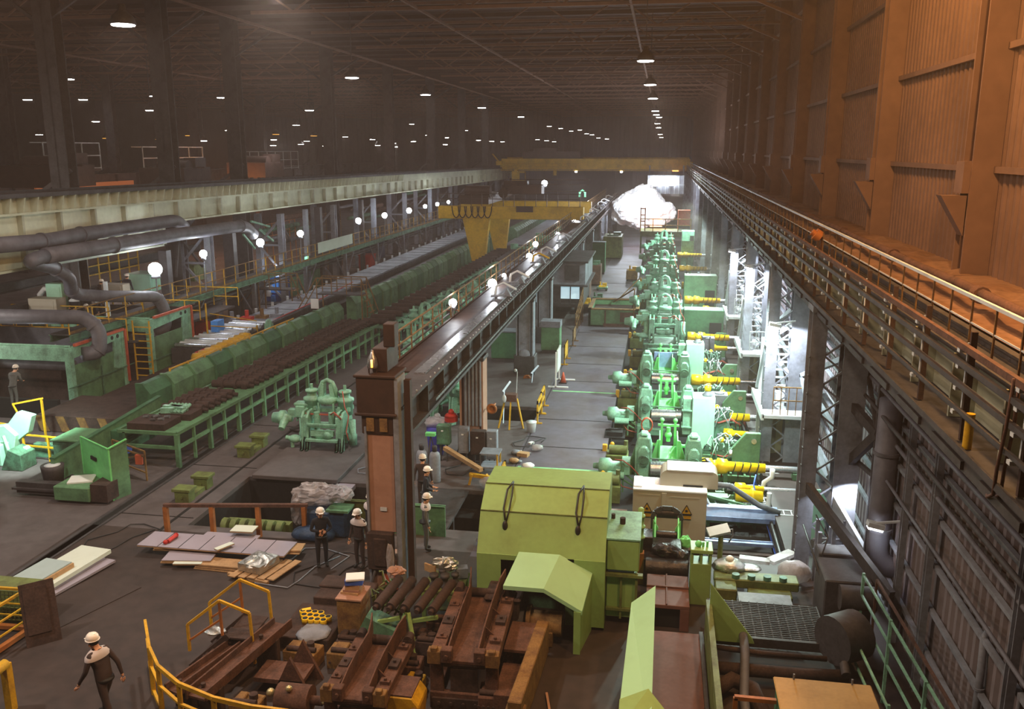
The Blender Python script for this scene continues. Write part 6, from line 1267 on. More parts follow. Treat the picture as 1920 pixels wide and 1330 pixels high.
# second bench farther
t = T('roller_bench', 'second green bench farther back, dim behind the catwalk railing', 'bench', (-15.5, 50, 0)); b = MB()
for z in (1.35, 0.8): b.bar((-15.6, 49, z), (-14.6, 92, z), 0.12, 0.14); b.bar((-17.6, 49, z), (-16.6, 92, z), 0.12, 0.14)
b.bar((-16.6, 49, 1.3), (-15.6, 92, 1.3), 2, 0.05); b.build('frame', 'mint_dark', t)
for k in range(34): y = 49 + k*1.3; MB().bar((-15.6+k*0.03, y, 0), (-15.6+k*0.03, y, 1.3), 0.12).build('leg', 'mint_dark', t)
b = MB()
for k in range(30): b.cyl((-17.3+k*0.03, 50+k*1.35, 1.5), (-15.8+k*0.03, 50+k*1.35, 1.5), 0.2, n=8)
tag(b.build('dark_rollers', 'rust_dark'), 'row of dark rollers on the second green bench', 'rollers', kind='stuff')
# front work tables green zone far
for k, (x, y, z) in enumerate([(-11, 80, 1.2), (-10, 88, 1.4), (-12, 98, 1.6), (-13.5, 90, 1.2), (-11, 108, 1.5)]):
    t = T('green_machine', 'dim green machine beneath the near yellow crane, %s' % ['nearest the runway lamps', 'second in the row', 'behind the right crane leg', 'between the crane legs', 'farthest'][k], 'machine', (x, y, 0)); b = MB(); b.bx(x-1.6, x+1.6, y-1.5, y+1.5, 0, z); b.build('base', 'green_deep', t, bevel=0.05)
    b = MB(); b.cyl((x-1.2, y, z), (x-1.2, y, z+0.9), 0.4); b.cyl((x+0.6, y-0.5, z), (x+0.6, y-0.5, z+1.2), 0.3); b.box((x-0.2, y, z+0.3), (1.5, 0.8, 0.6)); b.build('cylinders', 'mint', t)
b = MB()
for k in range(26): b.prism([(-18.5, 0), (-17.3, 0), (-17.3, 1.7), (-17.7, 2.1), (-18.5, 2.1)], 'xz', 108+k*1.6, 109.4+k*1.6)
tag(b.build('far_casing', 'green'), 'farther green casings seen under the yellow crane beam', 'casing')
b = MB(); b.bx(-17.5, -15.0, 100, 150, 0.8, 0.95); tag(b.build('far_bed', 'steel_paint'), 'pale cover plates of the far roller bed under the yellow crane', 'roller bed')
# ------------------------------------------------------------ green booths at left
def booth(x0, x1, y0, y1, h, lab, notch):
    t = T('green_booth', lab, 'booth', ((x0+x1)/2, y0, 0)); b = MB()
    b.bx(x1-0.08, x1, y0+0.2, y1, 0.0, h*0.68); b.build('side_panel', 'green', t)
    for y in (y0, y1): MB().bx(x1-0.22, x1+0.08, y-0.14, y+0.14, 0, h).build('corner_post', 'mint', t, bevel=0.02)
    b = MB(); b.prism([(y0, h-0.55), (y1, h-0.35), (y1, h), (y0, h)], 'yz', x1-0.1, x1+0.05)
    b.prism([(y1-0.9, h*0.4), (y1, h*0.3), (y1, h-0.3), (y1-0.7, h-0.3)], 'yz', x1-0.06, x1+0.02); b.build('top_frame', 'mint', t)
    b = MB()
    for yy in (y1-0.45, y1-0.9): b.cyl((x1+0.05, yy, h-0.2), (x1+0.07, yy, h-0.2), 0.1, n=14)
    b.build('holes', 'black', t)
    b = MB(); b.bar((x1+0.1, y0+0.2, h+0.06), (x1+0.1, y1, h+0.06), 0.12); b.bar((x1+0.1, y1+0.1, h+0.06), (x1+0.1, y1+0.1, 0.2), 0.12); b.build('red_trim', 'orange_red', t)
    b = MB(); b.bx(x0, x1, y0-0.12, y0+0.12, h-0.65, h); b.bx(x0, x1, y0, y0+0.1, h-0.05, h+0.08); b.build('lintel', 'mint', t, bevel=0.02)
    b = MB(); b.bx(x0, x0+0.1, y0, y1, 0, h); b.bx(x0, x1-0.25, y1-0.1, y1, 0, h); b.build('back_wall', 'steel_dark', t)
    b = MB(); b.cyl((x0, y0+0.6, h-1.0), (x1-0.3, y0+0.6, h-1.0), 0.25, n=12); b.cyl((x0, y0+1.3, h-1.3), (x1-0.3, y0+1.3, h-1.3), 0.2, n=12); b.build('inner_pipes', 'duct', t)
    b = MB(); b.bx(x0+1, x1-0.8, y0+1.0, y0+2.4, 0, 1.1); b.cyl((x0+1.6, y0+0.9, 1.3), (x1-1.0, y0+0.9, 1.3), 0.35); b.build('inner_machine', 'rust_dark', t)
    b = MB(); b.bar((x1+0.12, y0-0.5, 1.0), (x1+0.12, y1+0.8, 1.0), 0.04); b.bar((x1+0.12, (y0+y1)/2, 0), (x1+0.12, (y0+y1)/2, 1.5), 0.04); b.build('thin_rail', 'mint_dark', t)
    return t
booth(-33.5, -26.1, 35.2, 39.2, 2.8, 'front green booth at the left with a wide lit lintel and open front', 1)
booth(-32.0, -25.4, 40.6, 44.4, 3.1, 'rear green booth at the left under the long bent pipe', 1)
pf = T('booth_platform', 'platform with yellow railings behind and above the green booths', 'platform', (-29, 41.5, 2.2)); b = MB(); b.bx(-33, -25.6, 39.5, 40.4, 2.1, 2.2); b.bx(-33, -25.5, 44.6, 50, 2.1, 2.2); b.bx(-33, -27.4, 40.4, 44.6, 2.5, 2.6); b.build('deck', 'steel_dark', pf)
for y, x0, x1, z in ((39.5, -33, -26.0, 2.2), (44.7, -31, -24.9, 2.3), (49.5, -33, -25.0, 2.3), (40.4, -33, -27.5, 2.6)):
    b = MB()
    for dz in (0.55, 1.1): b.bar((x0, y, z+dz), (x1, y, z+dz), 0.05)
    b.build('rail', 'yellow', pf); n = int((x1-x0)/0.8)
    for k in range(n+1): MB().bar((x0+(x1-x0)*k/n, y, z), (x0+(x1-x0)*k/n, y, z+1.1), 0.045).build('post', 'yellow', pf)
b = MB()
for k in range(8): b.bar((-25.8, 39.7+k*0.02, 0.4+k*0.35), (-24.9, 39.7+k*0.02, 0.4+k*0.35), 0.05)
b.bar((-25.8, 39.7, 0), (-25.8, 39.7, 3.2), 0.06); b.bar((-24.9, 39.7, 0), (-24.9, 39.7, 3.2), 0.06); b.build('ladder', 'yellow', pf)
b = MB()
for z in (0.7, 1.2, 1.9, 2.6): b.bar((-24.6, 45.2, z), (-22.8, 47.2, z*0.6+0.3), 0.05)
b.bar((-24.7, 45, 0), (-24.7, 45, 3.2), 0.07); b.bar((-22.8, 47.2, 0), (-22.8, 47.2, 1.6), 0.07)
tag(b.build('corner_railing', 'yellow'), 'yellow corner railing beside the rear green booth', 'railing')
for k, (u, v, y, s, m, lab) in enumerate([(90, 578, 40.5, (1.6, 0.8, 1.1), 'cab_beige', 'grey cabinet on the booth platform left of the workers'), (218, 547, 44.5, (1.3, 0.7, 0.9), 'cab_beige', 'grey cabinet on the booth platform beside the standing lookout'), (108, 558, 41, (0.9, 0.5, 1.5), 'mint_pale', 'pale mint panel behind the workers on the booths')]):
    p = PY(u, v, y); t = T('platform_cabinet', lab, 'cabinet', (p.x, p.y, p.z-s[2]/2)); b = MB(); b.box(p, s); b.build('body', m, t, bevel=0.02); b = MB(); b.box((p.x, p.y-s[1]/2-0.01, p.z), (s[0]*0.8, 0.02, s[2]*0.8)); b.build('door', m, t)
b = MB(); p = PY(95, 560, 41.5); b.tube([(p.x-0.6, p.y, p.z-0.4), (p.x-0.6, p.y, p.z+0.2), (p.x-0.3, p.y, p.z+0.5), (p.x+0.2, p.y, p.z+0.5)], 0.14, 12); tag(b.build('vent_elbow', 'white'), 'white vent elbow on the booth platform', 'vent')
b = MB(); b.bar((-27.6, 40.5, 2.2), (-27.6, 40.5, 5.0), 0.16, 0.16); b.bar((-27.9, 40.5, 4.4), (-27.1, 40.5, 4.4), 0.2, 0.1); tag(b.build('lift_post', 'steel_white'), 'pale post with a short cross arm beside the bent pipe', 'post')
b = MB(); b.bx(-24.75, -24.35, 45.5, 46.3, 0.9, 2.1)
tag(b.build('blue_drum', 'sky_blue'), 'bright blue panel at the corner of the rear green booth', 'panel')
for k in range(6):
    p = PZ(380+k*28, 615-k*3, 1.2); b = MB(); b.box(p, (0.7, 0.5, 0.8)); b.cyl((p.x, p.y, p.z+0.4), (p.x, p.y, p.z+0.8), 0.12); b.bar((p.x-0.8, p.y, p.z-0.2), (p.x+0.8, p.y, p.z-0.2), 0.06); b.bar((p.x, p.y, 0), (p.x, p.y, p.z), 0.1)
    tag(b.build('small_machine', ['red', 'ochre', 'steel_paint'][k % 3]), '%s small machine left of the roller bed, %s' % (['red', 'ochre', 'grey'][k % 3], 'nearer' if k < 3 else 'farther'), 'machine')
# bottom-left press with glaring green panels
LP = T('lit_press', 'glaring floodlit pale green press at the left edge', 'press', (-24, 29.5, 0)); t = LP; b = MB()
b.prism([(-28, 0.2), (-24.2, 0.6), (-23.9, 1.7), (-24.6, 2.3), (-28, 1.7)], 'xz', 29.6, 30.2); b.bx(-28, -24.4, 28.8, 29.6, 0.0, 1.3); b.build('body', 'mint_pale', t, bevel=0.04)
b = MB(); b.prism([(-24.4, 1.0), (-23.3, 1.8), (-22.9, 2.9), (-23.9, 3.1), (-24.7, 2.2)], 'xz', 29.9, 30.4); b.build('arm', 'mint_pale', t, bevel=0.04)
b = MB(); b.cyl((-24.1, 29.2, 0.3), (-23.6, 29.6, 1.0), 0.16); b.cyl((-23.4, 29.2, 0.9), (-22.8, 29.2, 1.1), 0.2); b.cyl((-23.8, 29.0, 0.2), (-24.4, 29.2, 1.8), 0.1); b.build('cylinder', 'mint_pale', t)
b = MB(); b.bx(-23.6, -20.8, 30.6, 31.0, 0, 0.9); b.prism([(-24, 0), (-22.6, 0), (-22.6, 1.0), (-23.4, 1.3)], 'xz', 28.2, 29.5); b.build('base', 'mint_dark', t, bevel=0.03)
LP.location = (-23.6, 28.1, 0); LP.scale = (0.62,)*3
t = T('press_railing', 'bright yellow railing around the floodlit press', 'railing', (-22, 32, 0))
for (a, c) in (((-24.3, 31.8, 1.2), (-21.7, 31.6, 1.2)), ((-24.3, 31.8, 0.7), (-21.7, 31.6, 0.7)), ((-21.7, 31.6, 1.2), (-20.9, 33.0, 1.2)), ((-21.7, 31.6, 0.2), (-20.9, 33, 1.0)), ((-28, 32.2, 2.4), (-26.8, 32.2, 2.4)), ((-28, 32.2, 1.7), (-25.4, 32.2, 1.5)), ((-25.6, 33, 2.2), (-24.4, 33.5, 2.4)), ((-25.6, 33, 2.2), (-24.0, 31.8, 1.3))): MB().bar(a, c, 0.07).build('rail', 'yellow', t)
for p in ((-24.3, 31.8), (-23.0, 31.7), (-21.7, 31.6), (-20.9, 33.0), (-26.8, 32.2), (-24.5, 33.5)): MB().bar((p[0], p[1], 0), (p[0], p[1], 2.4 if p[0] < -24.4 else 1.2), 0.08).build('post', 'yellow', t)
t.location = (-21.5, 28.6, 0); t.scale = (0.85,)*3
HZ = T('hazard_block', 'long brown block with black and yellow hazard stripes on its end', 'block', (-22.9, 35, 0)); t = HZ; b = MB(); b.bx(-25.4, -21.7, 33.6, 36.6, 0, 0.75); b.build('body', 'rust_dark', t, bevel=0.04); b = MB()
for k in range(4): b.prism([(-25.2+k*0.95, 0.05), (-24.85+k*0.95, 0.05), (-25.1+k*0.95, 0.7), (-25.45+k*0.95, 0.7)][::-1], 'xz', 33.56, 33.6)
b.build('stripe', 'ochre', t); HZ.location = (-22.9, 33.1, 0)
b = MB(); b.bx(-25.0, -21.7, 34.8, 42, 0, 0.5); tag(b.build('scrap_bed', 'rust_dark'), 'flat rusty bed plate between the hazard block and the front booth', 'bed plate')
t = T('green_box', 'bright green open sheet box in front of the low casing', 'box', (-18.5, 26, 0)); b = MB()
C0 = PZ(212, 940); S0 = PZ(247, 926); L0 = Vector((C0.x-1.75, C0.y+1.1, 0)); up_ = Vector((0, 0, 1)); th_ = Vector((0.03, 0.05, 0))
b.add([L0, C0, C0+up_*1.82, L0+up_*1.8, L0+th_, C0+th_, C0+up_*1.82+th_, L0+up_*1.8+th_], [(0, 1, 2, 3), (7, 6, 5, 4), (0, 4, 5, 1), (3, 2, 6, 7), (1, 5, 6, 2), (0, 3, 7, 4)]); b.build('back_sheet', 'green_bright', t)
b = MB(); b.add([C0, S0, S0+up_*1.97, C0+up_*1.82, C0+Vector((-.04, .04, 0)), S0+Vector((-.04, .04, 0)), S0+up_*1.95+Vector((-.04, .04, 0)), C0+up_*1.82+Vector((-.04, .04, 0))], [(0, 1, 2, 3), (7, 6, 5, 4), (0, 4, 5, 1), (3, 2, 6, 7), (1, 5, 6, 2), (0, 3, 7, 4)])
b.build('side_sheet', 'green', t); b = MB(); b.bar(L0+up_*1.82, C0+up_*1.84, 0.06, 0.04); b.bar(C0+up_*1.84, S0+up_*1.97, 0.06, 0.04); b.bar(L0, L0+up_*1.8, 0.05, 0.05); b.build('rim', 'green_bright', t)
b = MB(); ms = L0.lerp(C0, 0.45)+up_*1.25; b.bar(ms-Vector((0.17, -0.08, 0)), ms+Vector((0.17, -0.14, 0)), 0.05, 0.12); b.build('slot', 'black', t)
t = T('green_block', 'green machined block with white scraps on top beside the bright box', 'block', (-18.7, 25.2, 0)); b = MB(); b.bx(-19.6, -18.3, 24.8, 26.1, 0.1, 0.6); b.build('body', 'green', t, bevel=0.03); b = MB(); b.box((-19, 25.5, 0.63), (0.8, 0.7, 0.05), rz=0.4); b.build('papers', 'white', t); b = MB(); b.bx(-18.3, -17.7, 24.9, 26.0, 0.1, 0.7); b.build('dark_side', 'rust_dark', t)
t = T('olive_box', 'dull green box behind the bright green open box', 'box', (-20.9, 28.2, 0)); b = MB(); b.bx(-21.6, -20.5, 27.6, 29.0, 0, 1.15); b.build('body', 'mint_dark', t, bevel=0.02); b = MB(); b.bx(-21.65, -20.45, 27.55, 29.05, 1.15, 1.2); b.build('lid', 'green', t)
t = T('stone_tub', 'round steel tub with grey content left of the green block', 'tub', (-20.1, 25.9, 0)); b = MB(); b.lathe([(0.3, 0.3), (0.36, 0.8), (0.38, 0.95)], (-20.3, 25.8, 0), 16); b.build('tub', 'steel_dark', t); b = MB(); b.lathe([(0.35, 0.93), (0.1, 0.99)], (-20.3, 25.8, 0), 14); b.build('fill', 'steel_white', t); b = MB(); b.bx(-21.3, -19.4, 25.2, 25.5, 0.1, 0.5); b.bx(-21.4, -19.3, 25.1, 26.6, 0.25, 0.32); b.build('rack', 'steel_dark', t)
for k, (x, y, z, l) in enumerate([(-23.2, 24.9, 0.55, 2.1), (-21.9, 23.8, 0.4, 1.6), (-23.9, 26.4, 0.7, 1.4)]):
    t = T('machined_roll', 'dark greasy machined roll with shiny rings at the left edge, %s' % ['the large middle one', 'the front one', 'the rear one'][k], 'roll', (x, y, z-0.4)); b = MB(); b.lathe([(0.2, -l/2), (0.22, -l/2+0.1), (0.42, -l/2+0.15), (0.45, 0), (0.42, 0.2), (0.3, 0.25), (0.3, l/2-0.3), (0.16, l/2-0.25), (0.15, l/2)], (x, y, z), 18, 'x'); b.build('body', 'grease', t); b = MB()
    for d in (0.02, 0.3, 0.42): b.lathe([(0.44-0.3*d, d), (0.46-0.3*d, d+0.02), (0.44-0.3*d, d+0.05)], (x, y, z), 18, 'x')
    b.build('rings', 'steel_shiny', t); b = MB(); b.box((x-l*0.3, y, z-0.45), (0.3, 0.6, 0.2)); b.box((x+l*0.3, y, z-0.45), (0.3, 0.6, 0.2)); b.build('cradle', 'rust_dark', t)
b = MB(); b.bx(-25.5, -22.5, 21.5, 23.6, 0, 0.5); b.box((-23.5, 22.4, 0.55), (1.4, 0.9, 0.2), rz=0.2); tag(b.build('rubble_heap', 'rust_dark'), 'dark rusty scrap plates at the left edge below the rolls', 'scrap')
random.seed(8)
for k in range(5):
    b = MB(); b.box((-21.2+random.uniform(-1, 1), 22.6+random.uniform(-0.6, .6), 0.08), (0.3, 0.14, 0.1), rz=random.uniform(0, 3)); tag(b.build('white_scrap', 'white'), 'small white scrap on the floor below the machined rolls', 'scrap', 'white scraps below the machined rolls')
t = T('valve_rack', 'yellow pipe rack with a blue can under the bench end', 'rack', (-18.8, 28.0, 0)); b = MB()
for z in (0.3, 0.9, 1.1): b.bar((-19.6, 28.2, z), (-17.7, 27.2, z), 0.05)
for x, y in ((-19.6, 28.2), (-17.7, 27.2)): b.bar((x, y, 0), (x, y, 1.1), 0.05)
b.bar((-19.4, 28.1, 0.4), (-17.9, 27.3, 0.9), 0.04); b.build('frame', 'ochre', t)
b = MB(); b.cyl((-19.1, 28.0, 0.9), (-18.7, 27.8, 0.9), 0.14); b.build('blue_can', 'blue', t); b = MB(); b.box((-18.0, 27.3, 0.75), (0.25, 0.1, 0.35)); b.build('orange_glove', 'orange_red', t)
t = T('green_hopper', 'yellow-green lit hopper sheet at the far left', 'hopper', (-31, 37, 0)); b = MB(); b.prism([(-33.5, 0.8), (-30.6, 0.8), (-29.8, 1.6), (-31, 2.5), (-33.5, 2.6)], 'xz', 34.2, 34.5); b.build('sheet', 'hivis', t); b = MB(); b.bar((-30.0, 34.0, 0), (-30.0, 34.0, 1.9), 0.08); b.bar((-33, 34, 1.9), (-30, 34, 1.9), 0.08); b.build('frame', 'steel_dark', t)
light('POINT', (-31.2, 32.6, 2.4), 160, (1, 1, 0.9), 0.15, name='booth_light')
light('POINT', (-29.8, 36.8, 1.6), 120, COOL, 0.15, name='booth_light')
b = MB(); b.bx(-30, -25.5, 33.2, 33.4, 0, 0.9); tag(b.build('dark_screen', 'black'), 'dark screen plate in front of the front green booth', 'plate')
# ------------------------------------------------------------ yellow cranes
t = T('semi_gantry_crane', 'nearer yellow crane standing on two tapered legs with a dark hoist on top', 'crane', (-17, 88, 0))
for y, z0, z1 in ((84.5, 5.0, 6.2), (94, 5.0, 6.2)):
    b = MB(); b.bx(-21.3, -7.2, y, y+1.0, z0, z1); b.build('girder', 'yellow_crane', t, bevel=0.04)
for (x, y) in ((-17.6, 84.6), (-17.2, 94.2)):
    b = MB(); b.add([(x-1.3, y, 5.0), (x+1.3, y, 5.0), (x+1.3, y+0.9, 5.0), (x-1.3, y+0.9, 5.0), (x-0.35, y+0.2, 0.3), (x+0.75, y+0.2, 0.3), (x+0.75, y+0.8, 0.3), (x-0.35, y+0.8, 0.3)], [(0, 1, 5, 4), (1, 2, 6, 5), (2, 3, 7, 6), (3, 0, 4, 7), (0, 3, 2, 1), (4, 5, 6, 7)]); b.build('leg', 'yellow_crane', t)
b = MB(); b.bx(-17.6, -16.3, 83.5, 96.5, 0.1, 0.7); b.build('bogie', 'yellow_crane', t)
b = MB()
for z in (6.9, 7.4): b.bar((-21.2, 84.6, z), (-7.5, 84.6, z), 0.07)
for k in range(14): b.bar((-21.2+k*1.05, 84.6, 6.2), (-21.2+k*1.05, 84.6, 7.4), 0.06)
for z in (7.2, 7.9, 8.4): b.bar((-16, 95, z), (-7.5, 95, z), 0.08)
b.build('railing', 'bronze', t)
b = MB(); b.bx(-19.6, -16.6, 86, 93.5, 6.3, 7.2); b.cyl((-19, 86.5, 7.5), (-16.5, 86.5, 7.5), 0.6); b.cyl((-15.5, 88, 7.3), (-15.5, 91, 7.3), 0.5); b.box((-13.8, 90, 7.6), (4.0, 2, 0.9)); b.box((-14.5, 90, 8.2), (2.4, 1.2, 0.5)); b.bx(-13.6, -12.0, 84.3, 84.5, 5.7, 6.25); b.build('hoist', 'bronze', t)
b = MB()
for k in range(6): b.tube([(-19.5+k*0.62+0.4*math.cos(a*math.pi/8), 84.4, 6.2-1.1*math.sin(a*math.pi/8)) for a in range(9)], 0.05, 6)
b.build('festoon_cable', 'black', t)
t = T('overhead_crane', 'farther yellow overhead crane spanning between the left and right girders', 'crane', (-12, 155, 8)); b = MB(); b.bx(-27.6, 4.6, 155, 156.2, 8.2, 10.0); b.build('girder', 'yellow_crane', t)
b = MB(); b.bx(-27.6, 4.6, 161, 162, 8.6, 10.2); b.bx(-28.3, -27.4, 153.5, 163, 8.9, 9.6); b.bx(4.0, 5.0, 153.5, 163, 8.7, 9.5); b.build('end_truck', 'yellow_crane', t)
b = MB(); b.bx(-27.6, 4.6, 154.2, 155, 8.0, 8.12)
for z in (8.7, 9.2): b.bar((-27.6, 154.2, z), (-14, 154.2, z), 0.1)
for k in range(14): b.bar((-27.6+k, 154.2, 8.1), (-27.6+k, 154.2, 9.2), 0.08)
b.bar((-29, 154.2, 10.8), (-26.8, 154.2, 8.2), 0.2); b.build('walkway', 'yellow', t)
b = MB(); b.bx(-24, -14, 156, 161, 9.9, 11.2); b.box((-20, 157, 11.5), (4, 2, 0.7)); b.build('trolley', 'bronze', t)
b = MB(); b.bx(-25.6, -23.4, 153.8, 155.6, 5.9, 7.9); b.bx(-25.2, -24.6, 153.8, 155.6, 7.9, 8.2); b.build('cabin', 'yellow_crane', t)
b = MB(); b.bx(-24.2, -23.3, 153.7, 153.8, 6.4, 7.6); b.build('cabin_window', 'steel_dark', t)
b = MB(); b.cyl((-18.2, 154.6, 7.2), (-18.2, 154.6, 8.2), 0.3); b.build('hook_block', 'yellow', t)
b = MB()
for k in range(3): b.ball(((-24.8, -14.5, -6.8)[k], 154.2, 7.85), 0.22, 0.22, 0.15)
b.build('lamps', 'lamp_white', t)
b = MB(); b.box((2.2, 154.0, 8.05), (1.0, 0.3, 0.2)); b.build('yellow_lamp', 'lamp_orange', t)
# ============================================================ foreground
# lime housing with canopy
t = T('machine_housing', 'big lime-green sheet housing with sloping roof and two lifting slings', 'housing', (-2.6, 20.5, 0))
x0, x1 = -4.15, -1.0
b = MB()
prof = [(19.7, 0.0), (19.7, 1.85), (20.2, 2.75), (20.9, 3.2), (22.2, 3.2), (22.2, 0.0)]
b.add([(x, p[0], p[1]) for x in (x0, x1) for p in prof], [(1, 2, 8, 7), (2, 3, 9, 8), (3, 4, 10, 9), (4, 5, 11, 10), (6, 7, 8, 9, 10, 11), (5, 4, 3, 2, 1, 0)])
def fpanel(xa, xb, za, zb): b.bx(xa, xb, 19.68, 19.72, za, zb)
fpanel(x0, -3.55, 0.1, 1.85); fpanel(-3.55, -1.75, 1.72, 1.85); fpanel(-1.95, x1, 0.1, 1.85); fpanel(-3.0, -1.95, 1.2, 1.85)
b.build('shell', 'lime', t)
b = MB(); b.bx(x0, x1, 19.72, 19.78, 1.84, 1.87); b.bar((x0, 20.2, 2.76), (x1, 20.2, 2.76), 0.03); b.bar((x0, 20.9, 3.21), (x1, 20.9, 3.21), 0.03); b.build('seams', 'olive', t)
b = MB(); b.bx(-3.5, -2.0, 20.6, 20.7, 0.0, 1.7); b.build('inner_wall', 'mint_dark', t)
for sx in (-3.55, -1.75):
    b = MB(); b.tube([(sx+0.1, 21.0, 3.25), (sx, 20.7, 3.15), (sx-0.02, 20.25, 2.82), (sx+0.05, 20.05, 2.6)], 0.025, 6); b.tube([(sx+0.1, 21.0, 3.25), (sx+0.14, 20.6, 3.1), (sx+0.12, 20.2, 2.78), (sx+0.07, 20.05, 2.55)], 0.02, 6); b.ball((sx+0.05, 20.03, 2.45), 0.07, 0.07, 0.14); b.build('lifting_sling', 'hose', t)
b = MB(); b.add([(-3.1, 19.7, 1.95), (-2.1, 19.7, 1.95), (-1.3, 19.7, 1.55), (-3.3, 18.6, 1.6), (-2.35, 18.6, 1.6), (-1.45, 18.6, 1.1),
              (-3.1, 19.7, 1.9), (-2.1, 19.7, 1.9), (-1.3, 19.7, 1.5), (-3.3, 18.6, 1.5), (-2.35, 18.6, 1.5), (-1.45, 18.6, 1.0)],
             [(0, 3, 4, 1), (1, 4, 5, 2), (6, 7, 10, 9), (7, 8, 11, 10), (3, 9, 10, 4), (4, 10, 11, 5), (0, 1, 7, 6), (1, 2, 8, 7), (0, 6, 9, 3), (2, 5, 11, 8)])
b.build('canopy', 'lime_pale', t)
b = MB(); b.add([(-1.5, 18.6, 1.05), (-1.3, 19.7, 1.5), (-1.3, 19.7, 0.0), (-1.5, 18.6, 0.0), (-1.62, 18.6, 1.1), (-1.62, 18.6, 0)], [(0, 1, 2, 3), (0, 3, 5, 4), (3, 2, 1, 0)]); b.bx(-1.64, -1.48, 18.58, 18.66, 0, 1.08); b.build('canopy_leg', 'lime', t)
t = T('side_housing', 'lower lime-green machine box attached right of the big housing', 'machine', (-0.6, 20.8, 0))
b = MB(); b.bx(-0.98, -0.2, 20.0, 21.7, 1.5, 2.3); b.bx(-0.98, -0.25, 20.1, 21.5, 0.2, 1.35); b.build('body', 'lime', t, bevel=0.02)
b = MB(); b.bx(-1.0, -0.18, 19.98, 21.72, 2.3, 2.34); b.build('top', 'mint', t)
b = MB(); b.bx(-1.0, -0.1, 19.95, 20.1, 1.35, 1.42); b.bar((-0.62, 20.05, 0.2), (-0.62, 20.05, 1.35), 0.05); b.bar((-0.25, 20.03, 0.5), (-0.25, 20.03, 1.45), 0.06); b.bx(-0.98, -0.3, 20.0, 20.1, 0.42, 0.48); b.build('frame', 'olive', t)
b = MB(); b.cyl((-0.65, 20.9, 2.34), (-0.65, 20.9, 2.5), 0.07); b.cyl((-0.9, 21.2, 2.34), (-0.9, 21.2, 2.46), 0.05); b.build('plug', 'rust_dark', t)
t = T('drive_block', 'rusty drive block and gearbox under the lime canopy', 'machine', (-2.9, 19.6, 0)); b = MB(); b.bx(-3.75, -2.95, 18.7, 19.5, 0.1, 1.15); b.bx(-3.78, -2.9, 18.65, 19.55, 1.15, 1.22); b.build('block', 'rust_dark', t, bevel=0.03)
b = MB(); b.cyl((-2.75, 19.1, 0.45), (-1.95, 19.1, 0.45), 0.3, n=14); b.box((-2.4, 19.0, 0.2), (0.5, 0.5, 0.35)); b.cyl((-2.8, 19.1, 0.5), (-2.7, 19.1, 0.5), 0.36); b.build('motor', 'ochre', t)
b = MB(); b.cyl((-3.0, 19.0, 0.45), (-2.85, 19.0, 0.45), 0.38, n=16); b.build('pulley', 'steel_dark', t)
# chute with green side walls
t = T('chute', 'reddish chute floor between lime side walls running to the greasy machine', 'chute', (0.5, 18, 0))
b = MB(); b.bx(0.15, 1.32, 13.0, 19.0, 0.45, 0.55); b.bx(0.15, 1.32, 18.9, 19.0, 0.0, 0.45); b.build('floor_plate', 'chute_floor', t)
b = MB(); b.bx(1.24, 1.32, 13, 19.0, 0.55, 0.62); b.build('side_strip', 'steel_dark', t)
b = MB()
wl = [(13.4, 0.3), (19.0, 0.3), (19.3, 1.9), (18.4, 2.05), (17.2, 1.75), (13.4, 1.7)]
b.add([(0.15, 12.9, 0.6), (0.15, 18.5, 0.5), (0.2, 18.6, 1.9), (0.16, 12.9, 2.0), (-0.32, 18.1, 1.7), (-0.42, 12.9, 1.9), (-0.35, 18.0, 0.1), (-0.42, 12.9, 0.1)], [(0, 1, 2, 3), (3, 2, 4, 5), (5, 4, 6, 7), (1, 6, 4, 2), (0, 3, 5, 7), (0, 7, 6, 1)]); b.build('left_wall', 'lime_pale', t)
b = MB(); b.add([(-0.4, 14.05, 2.0), (0.1, 14.3, 2.1), (0.55, 13.8, 1.85), (0.45, 13.3, 1.7), (-0.4, 13.3, 1.9), (-0.4, 14.05, 1.92), (0.1, 14.3, 2.02), (0.55, 13.8, 1.77), (0.45, 13.3, 1.62), (-0.4, 13.3, 1.82)], [(0, 4, 3, 2, 1), (5, 6, 7, 8, 9), (0, 1, 6, 5), (1, 2, 7, 6), (2, 3, 8, 7), (3, 4, 9, 8), (4, 0, 5, 9)]); b.build('bent_flap', 'lime', t)
b = MB(); b.bx(1.35, 1.47, 13, 18.9, 0.5, 1.5); b.build('right_wall', 'olive', t)
b = MB(); b.prism([(1.45, 0.6), (2.45, 0.6), (2.4, 0.72), (1.5, 1.9), (1.42, 2.0)], 'xz', 18.7, 18.76); b.build('wedge_plate', 'lime', t)
t = T('feed_table', 'reddish steel feed table with an open front below the greasy machine head', 'machine', (0.5, 20.6, 0)); b = MB(); b.bx(0.0, 1.05, 20.0, 21.6, 0.58, 0.68); b.bx(0.0, 0.22, 20.0, 20.2, 0, 0.58); b.bx(0.83, 1.05, 20.0, 20.2, 0, 0.58); b.bar((0.0, 20.9, 0.7), (1.05, 20.9, 0.7), 0.06); b.bar((0.5, 20.0, 0.7), (0.5, 21.6, 0.7), 0.04); b.build('table', 'chute_floor', t, bevel=0.01)
b = MB(); b.bx(0.22, 0.83, 20.15, 20.3, 0.02, 0.56); b.build('opening', 'black', t)
